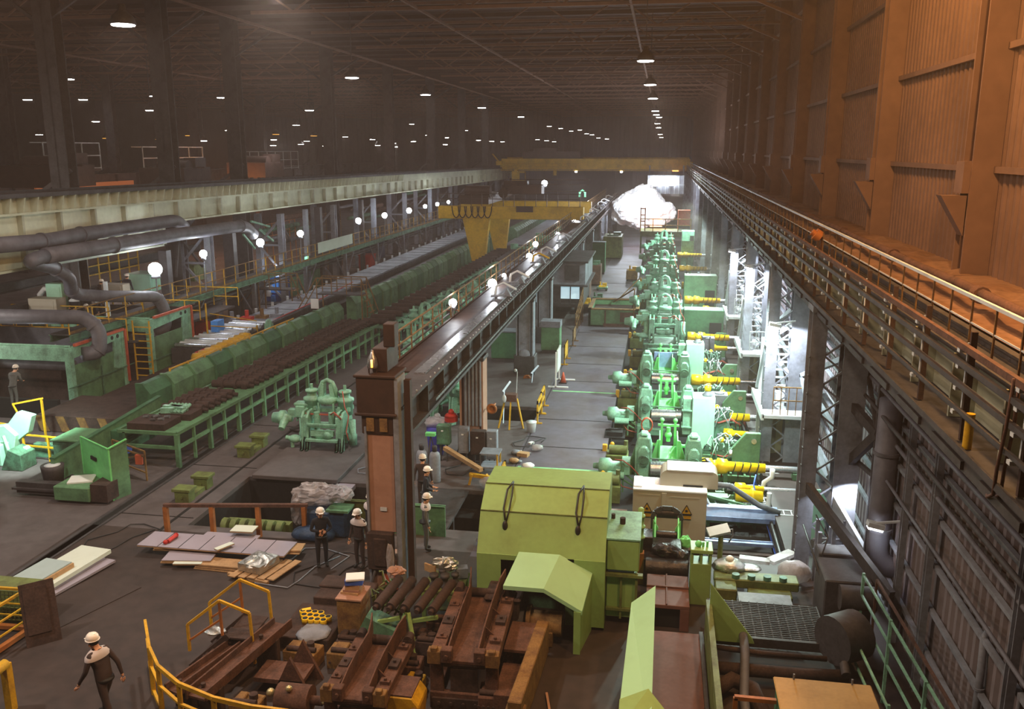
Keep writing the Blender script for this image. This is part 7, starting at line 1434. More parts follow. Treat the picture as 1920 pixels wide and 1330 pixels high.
# right of chute
t = T('lime_machine_bed', 'lime machine bed with grey plate, right of the two-slot post', 'machine', (2.6, 21.5, 0)); b = MB(); b.bx(1.75, 3.9, 21.9, 22.4, 0.3, 0.55); b.bx(1.75, 2.3, 21.4, 22.0, 0.1, 0.5); b.bx(2.6, 3.7, 21.5, 21.9, 0.1, 0.35); b.build('bed', 'olive', t, bevel=0.03)
b = MB(); b.bx(2.3, 3.6, 20.7, 21.4, 0.42, 0.47); b.bx(2.35, 2.65, 20.65, 20.9, 0.2, 0.42); b.bx(3.2, 3.5, 20.65, 20.9, 0.2, 0.42); b.build('grey_plate', 'steel_paint', t)
b = MB()
for k in range(4): b.cyl((2.3+k*0.4, 22.0, 0.55), (2.3+k*0.4, 22.0, 0.66), 0.1)
b.build('fittings', 'mint_dark', t)
b = MB(); b.ball((2.15, 22.5, 0.62), 0.42, 0.3, 0.2, n=20, seg=10, jit=0.14); b.ball((2.7, 22.6, 0.55), 0.3, 0.2, 0.1, n=14, jit=0.14); tag(b.build('foil_heap', 'foil'), 'crumpled silver foil on the lime machine bed beside the beacon', 'foil')
b = MB(); b.bar((2.5, 23.3, 0.5), (3.3, 23.2, 0.5), 0.25, 0.1); b.bar((3.3, 23.2, 0.5), (4.0, 23.9, 0.5), 0.3, 0.1); b.ball((3.9, 22.9, 0.4), 0.45, 0.3, 0.3, n=16, jit=0.13); b.bar((2.5, 22.9, 0.45), (2.5, 22.9, 0), 0.2); tag(b.build('bent_rail', 'plastic'), 'pale bent rail and sacking at the foot of the laced column', 'rail')
t = T('grating_platform', 'dark grating platform with big pipes in front of the machine bed', 'platform', (2.7, 19.5, 0)); b = MB()
for k in range(20): b.bx(1.5, 4.1, 19.0+k*0.085, 19.03+k*0.085, 0.55, 0.6)
for k in range(14): b.bx(1.5+k*0.2, 1.53+k*0.2, 19.0, 20.7, 0.54, 0.59)
b.bx(1.5, 4.1, 18.9, 19.0, 0.4, 0.62); b.build('grating', 'steel_dark', t)
for k, (pts, r) in enumerate([([(1.6, 18.0, 0.35), (2.4, 18.1, 0.3), (3.3, 18.1, 0.3), (4.4, 18.2, 0.3)], 0.14), ([(1.5, 17.2, 0.3), (1.9, 17.6, 0.35), (2.3, 17.4, 0.3), (2.5, 16.4, 0.2)], 0.17), ([(1.5, 18.6, 0.5), (2.6, 18.5, 0.5), (4.0, 18.5, 0.5)], 0.06), ([(2.2, 18.8, 0.8), (2.2, 18.2, 0.7), (2.1, 17, 0.3), (2.1, 15.5, 0.2)], 0.1)]):
    b = MB(); b.tube(pts, r, 12)
    tag(b.build('thick_pipe', 'rust_dark' if k != 3 else 'duct'), ['long dark horizontal pipe in front of the grating', 'curved dark pipe right of the chute wall', 'thin dark pipe at the grating edge', 'grey pipe running from the grating toward the viewer'][k], 'pipe')
t = T('motor_unit', 'dark electric motor and pump set in the shadow below the laced column', 'motor', (4.2, 20.2, 0)); b = MB(); b.cyl((4.1, 18.6, 0.9), (4.7, 19.0, 0.9), 0.55, n=20); b.cyl((4.3, 18.2, 0.6), (4.3, 17.9, 0.5), 0.1); b.bx(4.2, 5.3, 20.3, 21.6, 0.1, 1.5); b.bx(4.3, 5.2, 21.8, 22.4, 0.9, 1.5); b.cyl((4.5, 20.1, 1.2), (5.3, 20.1, 1.2), 0.3, n=14); b.build('body', 'steel_dark', t, bevel=0.03)
b = MB(); b.tube([(4.0, 22.6, 1.9), (4.1, 21.5, 1.6), (4.3, 20.8, 1.0), (4.2, 20.1, 0.3)], 0.03, 6); b.tube([(4.3, 22.6, 2.2), (4.5, 21.9, 1.9), (4.2, 21.4, 1.2)], 0.02, 6); b.build('cables', 'hose', t)
for k in range(6):
    b = MB(); x = 4.5 + (k % 3)*0.35; y = 22.9 + (k//3)*0.4; b.bar((x, y, 0), (x, y, 1.6+0.2*(k % 2)), 0.1); b.bar((x-0.1, y, 1.2), (x+0.4, y, 1.25), 0.06)
    tag(b.build('stanchion', 'steel_paint'), 'slim grey stanchion in the cluster by the base of the laced column', 'stanchion', 'stanchions by the laced column')
b = MB(); b.bar((4.15, 24, 2.6), (5.6, 19.9, 1.4), 0.14, 0.3); tag(b.build('slanting_beam', 'steel_dark'), 'dark I-beam slanting down from the laced column', 'beam')
b = MB(); b.bar((4.4, 24.6, 3.0), (5.7, 22.6, 1.0), 0.12, 0.3); tag(b.build('lit_brace', 'steel_white'), 'brace beam coloured white for the light of the nearest work lamp', 'beam')  # light of the work lamp put into its white colour
b = MB(); b.bar((4.3, 24.4, 2.9), (5.0, 24.0, 0.9), 0.03); tag(b.build('tie_rod', 'steel_white'), 'thin tie rod hanging beside the laced column', 'rod')
b = MB(); b.bx(4.45, 5.35, 26.0, 26.06, 0.0, 1.6); tag(b.build('mint_sheet', 'mint_pale'), 'pale mint sheet screen behind the laced column', 'sheet')
# green guard rails lower right
t = T('green_guard_rail', 'mint green guard railing around the stair pit at the lower right', 'railing', (5.3, 17.5, 0))
for z in (1.9, 1.4, 0.9): MB().bar((4.95, 19.9, z), (5.25, 14.2, z), 0.045).build('rail', 'mint', t)
for z in (0.9, 0.4): MB().bar((4.6, 19.3, z), (4.75, 15.6, z), 0.045).build('rail', 'mint', t)
for (x, y, z) in ((4.95, 19.9, 1.95), (5.05, 17.8, 1.95), (5.15, 15.6, 1.95), (4.6, 19.3, 1.0), (4.72, 16.2, 1.0)): MB().bar((x, y, 0), (x, y, z), 0.06).build('post', 'mint', t)
b = MB(); b.bar((5.2, 19.7, 1.9), (5.45, 14, 1.9), 0.05); b.bar((5.2, 19.7, 0), (5.2, 19.7, 1.9), 0.05); tag(b.build('rusty_handrail', 'rust'), 'rusty handrail just behind the mint green guard railing', 'railing')
t = T('beige_cabinet', 'beige-topped green cabinet at the bottom right edge', 'cabinet', (3.3, 14.6, 0)); b = MB(); b.bx(2.48, 4.15, 12.8, 15.55, 0, 1.72); b.build('body', 'green_deep', t, bevel=0.02); b = MB(); b.bx(2.43, 4.2, 12.75, 15.6, 1.72, 1.77); b.build('top', 'beige_top', t, bevel=0.02)
b = MB(); b.bar((2.8, 15.55, 1.76), (2.8, 15.55, 1.88), 0.03); b.bar((3.85, 15.55, 1.76), (3.85, 15.55, 1.88), 0.03); b.build('lifting_eye', 'steel_paint', t)
t = T('tube_barrier', 'orange tube frame left of the beige-topped cabinet', 'frame', (1.8, 15.2, 0)); b = MB(); b.bar((1.7, 15.2, 1.5), (2.46, 15.2, 1.5), 0.08); b.bar((1.72, 15.2, 0), (1.72, 15.2, 1.5), 0.08); b.bar((1.7, 15.2, 1.0), (2.46, 15.2, 1.0), 0.05); b.build('frame', 'orange', t)
# rusty roller guides
def trough(x, y, w_, l, h, rz, lab, m='rust', z0=0.0):
    t = T('roller_guide', lab, 'machine part', (x, y, z0), None)
    b = MB(); b.bx(x-w_/2, x+w_/2, y-l/2, y+l/2, z0+h-0.28, z0+h-0.2); b.bx(x-w_/2, x-w_*0.3, y-l/2, y+l/2, z0+h-0.2, z0+h-0.02); b.bx(x+w_*0.28, x+w_/2, y-l/2, y+l/2, z0+h-0.2, z0+h-0.06); b.build('bed', m, t, bevel=0.01)
    for sx in (-1, 1):
        b = MB(); v = []
        prof = [(-l/2, 0.02, 0.0), (-l*0.25, 0.16, 0.0), (0.0, 0.24, 0.0), (l*0.3, 0.26, 0.0), (l*0.42, 0.36, sx*0.03), (l*0.55, 0.42, sx*0.1)]
        for (yy, zz, xx) in prof:
            for dx in (-0.015, 0.015): v += [(x+sx*w_*0.22+xx+dx+0.02*yy, y+yy, z0+h-0.2), (x+sx*w_*0.22+xx+dx+0.02*yy, y+yy, z0+h+zz)]
        fs = []
        for i in range(len(prof)-1):
            a = i*4; fs += [(a, a+4, a+5, a+1), (a+2, a+3, a+7, a+6), (a+1, a+5, a+7, a+3)]
        fs += [(0, 1, 3, 2), (a+4, a+6, a+7, a+5)]
        b.add(v, fs)
        for yy in (-l*0.2, l*0.1): b.prism([(x+sx*w_*0.22, z0+h-0.1), (x+sx*w_*0.38, z0+h-0.1), (x+sx*w_*0.22, z0+h+0.12)][::sx], 'xz', y+yy, y+yy+0.03)
        b.build('guide_plate', m, t)
        b = MB(); b.box((x+sx*w_*0.42, y-l/2, z0+h-0.1), (w_*0.2, 0.22, 0.3)); b.box((x+sx*w_*0.42, y-l/2-0.05, z0+h+0.08), (w_*0.1, 0.12, 0.1)); b.build('end_block', 'ochre', t, bevel=0.015)
        b = MB(); b.box((x+sx*w_*0.24, y-l/2-0.02, z0+h-0.05), (w_*0.16, 0.2, 0.3)); b.cyl((x+sx*w_*0.24, y-l/2-0.12, z0+h-0.05), (x+sx*w_*0.24, y-l/2-0.16, z0+h-0.05), 0.05, n=6); b.build('end_block', 'rust', t, bevel=0.015)
        b = MB(); b.cyl((x+sx*w_*0.42, y+l*0.4, z0+h), (x+sx*w_*0.42, y+l*0.5, z0+h), 0.1); b.box((x+sx*w_*0.42, y+l*0.44, z0+h-0.1), (w_*0.16, 0.2, 0.2)); b.build('bearing_block', 'rust_dark', t)
        for j in range(3):
            yy = y-l*0.3+j*l*(0.27+0.03*sx); b = MB(); b.box((x+sx*w_*0.4, yy, z0+h-0.02), (w_*0.15, 0.12+0.2*(j % 2), 0.07)); b.cyl((x+sx*w_*0.4, yy, z0+h), (x+sx*w_*0.4, yy, z0+h+0.07), 0.035, n=6); b.build('clamp', ['rust', 'rust_dark'][j % 2], t)
    b = MB()
    b.cyl((x-w_*0.3, y-l/2+0.1, z0+h-0.3), (x+w_*0.3, y-l/2+0.1, z0+h-0.3), 0.1, n=12); b.cyl((x-w_*0.3, y+l/2-0.1, z0+h-0.1), (x+w_*0.3, y+l/2-0.1, z0+h-0.1), 0.1, n=12); b.build('roller', 'rust_dark', t)
    b = MB()
    for sx in (-1, 1):
        b.prism([(x+sx*w_*0.5, z0), (x+sx*w_*0.28, z0), (x+sx*w_*0.33, z0+h-0.25), (x+sx*w_*0.5, z0+h-0.25)][::-sx], 'xz', y-l/2, y-l/2+0.14)
        b.bx(x+sx*w_*0.45-0.06, x+sx*w_*0.45+0.06, y-l/2, y+l/2, z0, z0+0.18)
        b.bx(x+sx*w_*0.42-0.06, x+sx*w_*0.42+0.06, y+l/2-0.15, y+l/2, z0, z0+h-0.25)
    b.bx(x-w_*0.5, x+w_*0.5, y-l/2-0.05, y-l/2+0.1, z0, z0+h*0.28); b.build('legs', m, t, bevel=0.01)
    b = MB(); b.bx(x-w_*0.2, x+w_*0.2, y-l/2+0.02, y-l/2+0.06, z0+0.2, z0+h-0.4); b.bx(x-w_*0.46, x+w_*0.46, y-l/2-0.1, y-l/2-0.04, z0, z0+h*0.2)
    for j in range(5): b.cyl((x-w_*0.36+j*w_*0.18, y-l/2-0.1, z0+h*0.12), (x-w_*0.36+j*w_*0.18, y-l/2-0.14, z0+h*0.12), 0.04, n=6)
    b.build('front_plate', 'rust_dark', t)
    t.rotation_euler = (0, 0, rz); return t
trough(-3.75, 17.6, 1.45, 2.9, 1.3, 0.03, 'tallest rusty roller guide with wavy side plates, nearest the lime housing')
trough(-5.7, 16.1, 1.3, 2.2, 0.95, 0.0, 'lower rusty roller guide in the middle, left of the tallest one')
t = T('rusty_bench', 'rusty plate bench right behind the tallest roller guide', 'machine part', (-3.0, 18.4, 0)); b = MB(); b.bx(-3.05, -2.45, 17.2, 18.4, 0.75, 0.83); b.bx(-3.05, -2.5, 16.0, 17.2, 0.1, 0.5); b.bx(-3.0, -2.85, 17.3, 18.3, 0, 0.75); b.build('plate', 'rust', t, bevel=0.01)
t = T('standing_plank', 'thick rusty beam standing on edge right of the roller guides', 'beam', (-2.5, 16.5, 0)); b = MB(); b.box((-2.42, 16.9, 0.45), (0.28, 3.2, 0.8), rz=-0.05); b.box((-2.5, 15.4, 0.3), (0.4, 0.5, 0.6)); b.build('beam', 'ochre', t, bevel=0.02)
# long rusty beams lower left
for k, (p, q, w_, h_, lab) in enumerate([((-8.9, 14.6, 0.7), (-8.3, 17.5, 0.75), 0.42, 0.12, 'rusty channel beam running to the left of the twelve yellow caps, inner one'), ((-9.6, 14.9, 0.55), (-8.85, 17.4, 0.62), 0.3, 0.14, 'rusty channel beam at the left end of the scrap, outer one')]):
    t = T('channel_beam', lab, 'beam', tuple(p[:2])+(0,)); b = MB(); b.bar(p, q, w_, h_*0.4)
    off = Vector((w_/2, 0, 0.06)); b.bar(Vector(p)+off, Vector(q)+off, 0.04, h_+0.1); b.bar(Vector(p)-off+Vector((0, 0, .12)), Vector(q)-off+Vector((0, 0, .12)), 0.04, h_+0.1); b.build('channel', 'rust', t)
    b = MB()
    for s in (0.15, 0.8):
        c = Vector(p).lerp(Vector(q), s); b.bx(c.x-0.25, c.x+0.25, c.y-0.08, c.y+0.08, 0, c.z-0.02); 
        b.cyl((c.x-0.1, c.y-0.1, c.z+0.06), (c.x-0.1, c.y-0.1, c.z+0.12), 0.05)
    b.build('trestle', 'rust_dark', t)
b = MB(); b.prism([(-7.9, 0), (-7.0, 0), (-7.45, 0.95)], 'xz', 16.6, 16.68); b.prism([(-7.9, 0), (-7.0, 0), (-7.45, 0.95)], 'xz', 15.9, 15.98); b.bx(-8.3, -7.2, 15.9, 16.6, 0.3, 0.4); tag(b.build('triangle_bracket', 'rust'), 'rusty triangular frame between the channel beams and the middle roller guide', 'frame')
t = T('old_motor', 'rusty round motor with shiny knobs in the scrap pile', 'motor', (-7.1, 15.3, 0)); b = MB(); b.cyl((-7.4, 15.2, 0.5), (-6.7, 15.2, 0.5), 0.3, n=16); b.cyl((-6.7, 15.2, 0.5), (-6.45, 15.2, 0.5), 0.1); b.box((-7.05, 15.2, 0.2), (0.6, 0.5, 0.4)); b.build('body', 'rust', t, bevel=0.02); b = MB(); b.ball((-7.55, 15.15, 0.62), 0.09); b.ball((-7.1, 15.05, 0.82), 0.07); b.ball((-6.4, 15.15, 0.52), 0.06); b.build('knobs', 'brass_drum', t)
t = T('machine_footing', 'rusty yellow machine foot between the two roller guides at the bottom', 'machine part', (-4.75, 15.6, 0)); b = MB(); b.prism([(-5.15, 0), (-4.5, 0), (-4.45, 0.5), (-4.6, 0.7), (-5.1, 0.7), (-5.2, 0.5)], 'xz', 15.3, 16.0); b.build('casting', 'yellow', t, bevel=0.03); b = MB(); b.bx(-5.08, -4.6, 15.32, 16.02, 0.7, 0.73); b.build('rusty_top', 'rust', t); b = MB(); b.cyl((-4.7, 15.28, 0.15), (-4.7, 15.3, 0.15), 0.16); b.build('hole', 'black', t)
random.seed(31)
scr = [(-4.2, 14.9, 0.9, 0.7, 0.5), (-3.6, 14.7, 0.8, 0.7, 0.7), (-6.6, 17.3, 1.0, 0.5, 0.4), (-5.2, 17.0, 0.7, 0.5, 0.45), (-4.9, 17.7, 0.5, 0.35, 0.6), (-7.7, 17.2, 0.8, 0.5, 0.4), (-5.1, 18.4, 1.0, 0.4, 0.3), (-9.3, 16.4, 0.8, 0.6, 0.5), (-8.0, 15.0, 0.6, 0.5, 0.5), (-3.2, 16.3, 0.4, 0.6, 0.4), (-6.9, 18.0, 0.5, 0.5, 0.3), (-9.4, 17.6, 0.9, 0.5, 0.3), (-4.8, 19.0, 0.9, 0.35, 0.35), (-4.9, 16.6, 0.4, 0.4, 0.3)]
for k, (x, y, sx, sy, sz) in enumerate(scr):
    t = T('rusty_part', 'rusty part in the scrap, %s' % ['low box at the bottom edge', 'toothed box at the bottom edge', 'flat block behind the middle guide', 'short block between the two guides', 'upright block left of the tallest guide', 'flat box beside the yellow caps', 'long bar stack behind the green scissor frame', 'box under the outer channel beam', 'block at the foot of the inner channel beam', 'narrow block right of the tallest guide', 'small box in front of the beige cabinet box', 'box under the yellow hand stair', 'bars right of the scissor frame', 'dull yellow block in the middle'][k], 'scrap part', (x, y, 0))
    b = MB(); b.box((x, y, sz/2), (sx, sy, sz), rz=random.uniform(-.15, .15)); b.box((x-sx*0.2, y, sz+0.04), (sx*0.3, sy*0.6, 0.1)); b.build('casting', ['rust', 'rust_dark', 'ochre'][k % 3] if k != 13 else 'yellow', t, bevel=0.02)
    b = MB(); b.cyl((x-sx*0.4, y-sy*0.3, sz+0.05), (x+sx*0.45, y-sy*0.3, sz+0.05), 0.06); b.cyl((x+sx*0.2, y+sy*0.1, sz), (x+sx*0.2, y+sy*0.1, sz+0.12), 0.09)
    for j in range(4): b.cyl((x-sx*0.4+j*sx*0.26, y-sy/2-0.02, sz*0.5), (x-sx*0.4+j*sx*0.26, y-sy/2-0.05, sz*0.5), 0.035, n=6)
    b.build('shaft_and_bolts', 'rust_dark', t)
b = MB(); b.bx(-8.6, -7.3, 17.7, 19.3, 0.0, 0.32); b.bx(-8.3, -6.9, 19.3, 20.3, 0, 0.5); b.box((-7.9, 20.1, 0.53), (0.9, 0.6, 0.06)); tag(b.build('low_plinth', 'rust_dark', bevel=0.02), 'low dark plinth under the yellow caps, left of the beige cabinet box', 'plinth')
cp = None
pts = []
for r in range(3):
    for c in range(5): pts.append((-8.28+c*0.155+(r % 2)*0.08-r*0.02, 18.35+r*0.17))
for k, (x, y) in enumerate(pts):
    if k in (0, 14): continue
    if cp is None:
        cp = T('ring_plug', 'small yellow ring cap standing with the others on the low plinth', 'cap', (x, y, 0.32), 'yellow ring caps on the low plinth'); b = MB(); b.lathe([(0.08, 0.32), (0.085, 0.45), (0.08, 0.46), (0.065, 0.46), (0.065, 0.36)], (x, y, 0), 12); b.build('ring', 'yellow_bright', cp); b = MB(); b.lathe([(0.066, 0.44), (0.066, 0.462)], (x, y, 0), 12); b.build('inside', 'black', cp)
    else: copy_tree(cp, loc=(x, y, 0.32))
b = MB(); b.cyl((-8.35, 18.72, 0.4), (-8.15, 18.8, 0.42), 0.075, n=12); tag(b.build('fallen_plug', 'yellow_bright'), 'single yellow cap lying on its side beside the standing ring caps', 'cap')
b = MB(); b.ball((-7.75, 17.95, 0.34), 0.4, 0.45, 0.05, n=16, jit=0.1); tag(b.build('grey_rag', 'steel_paint'), 'grey rag spread below the yellow caps', 'rag')
t = T('floor_box', 'tall beige metal box with books and papers on top, left of the scrap', 'cabinet', (-6.95, 18.6, 0)); b = MB(); b.bx(-7.25, -6.65, 18.2, 18.9, 0, 1.1); b.build('body', 'ochre', t, bevel=0.02); b = MB(); b.bx(-7.27, -6.63, 18.18, 18.92, 1.1, 1.14); b.build('top', 'salmon', t)
for k, (m, sx, sy, sz, lab) in enumerate([('wood', 0.45, 0.4, 0.05, 'brown folder at the bottom of the pile on the beige box'), ('salmon', 0.4, 0.36, 0.06, 'pinkish folder in the pile on the beige box'), ('wood', 0.36, 0.34, 0.13, 'brown carton on the pile on the beige box'), ('blue', 0.42, 0.36, 0.12, 'blue carton near the top of the pile on the beige box'), ('white', 0.44, 0.38, 0.04, 'white paper stack on top of the pile on the beige box')]):
    z = 1.14 + [0, 0.05, 0.11, 0.24, 0.36][k]; b = MB(); b.box((-6.98+0.02*k, 18.6, z+sz/2), (sx, sy, sz), rz=0.1*k-0.1); b.box((-6.98+0.02*k, 18.6, z+sz), (sx*0.9, sy*0.9, 0.01), rz=0.1*k-0.1); tag(b.build('paper_pile', m), lab, 'box' if k in (2, 3) else 'papers')
random.seed(41)
b = MB()
for k in range(26):
    c = Vector((-6.2+random.uniform(-.35, .45), 18.9+random.uniform(-.3, .4), 0.9+random.uniform(-0.3, 0.5))); b.tube([c, c+Vector((random.uniform(-.2, .2), random.uniform(-.1, .1), random.uniform(-.1, .15))), c+Vector((random.uniform(-.3, .3), random.uniform(-.2, .1), -0.25))], 0.03, 6)
tag(b.build('strap_tangle', 'olive'), 'tangle of yellow-green lifting straps beside the beige box', 'straps')
b = MB(); b.ball((-6.05, 19.2, 1.45), 0.22, 0.18, 0.1, n=16, seg=9, jit=0.18); tag(b.build('canvas_rag', 'salmon'), 'pinkish canvas rag on top of the strap tangle', 'rag')
t = T('scissor_stand', 'green scissor frame carrying rusty rollers in front of the salmon pillar', 'frame', (-5.6, 18.2, 0)); b = MB()
for p, q in (((-5.75, 17.6, 0.1), (-5.45, 17.9, 1.1)), ((-5.1, 17.5, 0.1), (-5.4, 17.9, 1.1)), ((-6.3, 17.9, 0.75), (-5.6, 17.9, 0.95)), ((-5.3, 17.9, 0.9), (-4.7, 17.9, 1.05)), ((-5.7, 17.55, 0.15), (-5.1, 17.55, 0.15))): b.bar(p, q, 0.08)
b.build('legs', 'lime', t); b = MB(); b.prism([(-6.6, 0.55), (-5.7, 0.3), (-5.6, 0.6), (-6.4, 0.95)], 'xz', 17.8, 18.3); b.build('side_plate', 'mint_dark', t)
for k in range(5):
    x = -6.15+k*0.33; b = MB(); b.cyl((x, 17.9, 1.2), (x+0.22, 19.0, 1.35), 0.115, n=14); b.cyl((x-0.02, 17.8, 1.19), (x, 17.9, 1.2), 0.06)
    tag(b.build('idle_roller', 'rust_dark'), 'rusty idle roller lying on the green scissor frame', 'roller', 'idle rollers on the scissor frame')
t = T('work_table', 'green steel work table cluttered with parts in front of the salmon pillar', 'table', (-5.0, 20.0, 0)); b = MB(); b.bx(-5.5, -4.5, 19.4, 20.5, 0.82, 0.88); b.build('top', 'olive', t)
for x in (-5.45, -4.58):
    for y in (19.45, 20.42): MB().bar((x, y, 0), (x, y, 0.82), 0.1).build('leg', 'lime', t)
b = MB(); b.bx(-5.45, -4.55, 19.5, 20.4, 0.3, 0.34); b.bx(-5.2, -5.05, 19.42, 19.48, 0.6, 0.82); b.bx(-4.85, -4.7, 19.42, 19.48, 0.6, 0.82); b.build('shelf', 'olive', t)
for k, (x, y, r, h) in enumerate([(-5.25, 19.7, 0.12, 0.3), (-4.95, 19.65, 0.12, 0.34), (-5.1, 20.0, 0.1, 0.3), (-4.75, 19.9, 0.1, 0.26)]):
    b = MB(); b.lathe([(r, 0.88), (r, 0.92), (r*0.6, 0.95), (r*0.7, 0.88+h*0.7), (r, 0.88+h*0.75), (r, 0.88+h)], (x, y, 0), 12); tag(b.build('bearing_part', 'steel_dark'), 'dark cylindrical bearing part on the work table', 'part', 'bearing parts on the work table')
b = MB(); b.ball((-5.05, 20.15, 1.25), 0.34, 0.22, 0.16, n=20, seg=10, jit=0.2); tag(b.build('gold_foil', 'foil'), 'glittering crumpled foil on the work table', 'foil')
b = MB(); b.box((-5.45, 20.1, 1.12), (0.36, 0.05, 0.2), rz=-0.5); tag(b.build('carton_flap', 'wood'), 'tan carton flap at the left of the work table', 'carton')
b = MB(); b.box((-4.65, 20.2, 1.05), (0.3, 0.25, 0.25), rz=0.3); tag(b.build('grey_part_box', 'steel_paint'), 'grey parts box at the right of the work table', 'box')
b = MB(); b.bx(-4.9, -4.45, 17.75, 18.1, 0.35, 0.42); b.tube([(-4.85, 17.8, 0.42), (-4.8, 17.9, 0.55), (-4.7, 17.95, 0.42)], 0.02, 6); tag(b.build('black_tool_case', 'black'), 'black tool case with a white mark beside the tallest roller guide', 'case')
b = MB(); b.bar((-2.05, 16.9, 0.04), (-1.65, 15.2, 0.04), 0.05); tag(b.build('floor_rod', 'salmon'), 'pale rod lying on the dark floor right of the standing beam', 'rod')
b = MB()
for k in range(4): b.bx(-4.1, -3.9-0.0, 22.8+k*0.35, 23.0+k*0.35, 0.0, 0.12+0.05*k)
b.ball((-4.7, 24.0, 0.15), 0.4, 0.2, 0.1, jit=0.14); tag(b.build('grey_offcuts', 'steel_paint'), 'pile of grey offcuts left of the lime housing', 'scrap')
# yellow hand stair (loose stair frame)
t = T('portable_stair', 'loose yellow-railed stair frame among the scrap', 'stair', (-9.2, 17.5, 0))
for y in (16.6, 17.6):
    pl2 = [(-10.1, y-0.1, 0.5), (-10.1, y-0.1, 1.15), (-9.35, y, 1.75), (-8.7, y+0.1, 1.45), (-8.65, y+0.1, 0.2)]
    b = MB()
    for p, q in zip(pl2, pl2[1:]): b.bar(p, q, 0.055)
    b.build('handrail', 'yellow', t); b = MB(); b.bar((-9.35, y, 1.75), (-9.33, y, 0.9), 0.05); b.bar((-10.1, y-0.1, 0.75), (-9.33, y, 1.3), 0.04); b.build('post', 'orange', t)
b = MB()
for k in range(4): b.bx(-10.0+k*0.2, -9.75+k*0.2, 16.6, 17.5, 0.2+k*0.17, 0.23+k*0.17)
b.bx(-9.3, -8.7, 16.6, 17.6, 0.82, 0.86); b.bar((-10.1, 16.5, 0.1), (-9.2, 16.6, 0.9), 0.06, 0.14); b.bar((-10.1, 17.5, 0.1), (-9.2, 17.6, 0.9), 0.06, 0.14); b.build('steps', 'rust_dark', t)
b = MB(); b.ball((-9.85, 17.2, 0.62), 0.26, 0.2, 0.05, jit=0.18); tag(b.build('silver_foil', 'foil'), 'small silver foil sheet on the loose stair frame', 'foil')
# curved yellow railing bottom-left
t = T('curved_railing', 'curved yellow railing sweeping around the scrap at the bottom left', 'railing', (-8.6, 13.8, 0))
cv = []
for (u, v) in [(272, 1165), (280, 1215), (296, 1250), (335, 1283), (400, 1310), (470, 1326), (560, 1338), (640, 1345)]: cv.append(PZ(u, v, 1.15))
for z, th, m in ((0, 0.09, 'yellow'), (-0.45, 0.05, 'yellow'), (-1.05, 0.1, 'yellow')):
    for p, q in zip(cv, cv[1:]): MB().bar(p+Vector((0, 0, z)), q+Vector((0, 0, z)), 0.06, th).build('rail', m, t)
for p in cv[1:]: MB().bar(Vector((p.x, p.y, 0)), p, 0.09, 0.05).build('post', 'yellow', t)
t = T('corner_guard', 'yellow railing with mesh guard at the left edge', 'railing', (-13.2, 16.5, 0)); 
a0, a1, a2 = PZ(-40, 1100, 1.15), PZ(48, 1106, 1.15), PZ(-40, 1160, 1.15)
b = MB(); b.bar(a0, a1, 0.06); b.bar(a1, a2, 0.06); b.bar(a1-Vector((0, 0, .4)), a2-Vector((0, 0, .4)), 0.04); b.bar(a1-Vector((0, 0, .75)), a2-Vector((0, 0, .75)), 0.04); b.bar(a0-Vector((0, 0, .4)), a1-Vector((0, 0, .4)), 0.03); b.bar(a0-Vector((0, 0, .7)), a1-Vector((0, 0, .7)), 0.03); b.build('rail', 'yellow', t)
b = MB(); b.bar((a1.x, a1.y, 0), tuple(a1), 0.07); b.build('post', 'yellow', t)
b = MB(); g1 = Vector((a1.x, a1.y, 0.1)); b.bar((a0.x, a0.y, 0.12), (g1.x, g1.y, 0.12), 0.12, 0.1); b.bar((g1.x, g1.y, 0.12), (a2.x, a2.y, 0.12), 0.14, 0.1); b.build('kick_beam', 'orange', t)
b = MB()
for k in range(12): b.bar((a0.x+(a1.x-a0.x)*k/11, a0.y+0.1, 0.25), (a0.x+(a1.x-a0.x)*k/11, a1.y+0.1, 1.0), 0.015)
for k in range(8): b.bar((a0.x, a0.y+0.1, 0.25+k*0.11), (a1.x, a1.y+0.1, 0.25+k*0.11), 0.015)
b.build('mesh', 'olive', t)
b = MB(); b.bx(a0.x-0.6, a1.x-0.1, a1.y+0.3, a1.y+1.0, 0, 0.9); tag(b.build('green_cupboard', 'olive', bevel=0.02), 'olive cupboard behind the mesh guard at the left edge', 'cupboard')
b = MB(); c = PZ(75, 1150, 0.7); b.box(c, (0.75, 0.06, 1.5), rz=0.75, rx=-0.35); b.box(c+Vector((-0.03, -0.05, 0.1)), (0.5, 0.03, 1.1), rz=0.75, rx=-0.35); tag(b.build('leaning_board', 'rust_dark'), 'dark framed panel leaning beside the mesh guard', 'panel')
t = T('tank_person', None, None) if False else None
b = MB(); p = PZ(10, 1245, 1.1); b.tube([tuple(p), (p.x+0.02, p.y-0.6, 1.1), (p.x+0.15, p.y-1.1, 1.0), (p.x+0.25, p.y-1.7, 0.95)], 0.11, 10); b.bar((p.x, p.y, 0), tuple(p), 0.16); tag(b.build('bumper_rail', 'yellow'), 'thick yellow bumper rail in the bottom left corner', 'bumper')
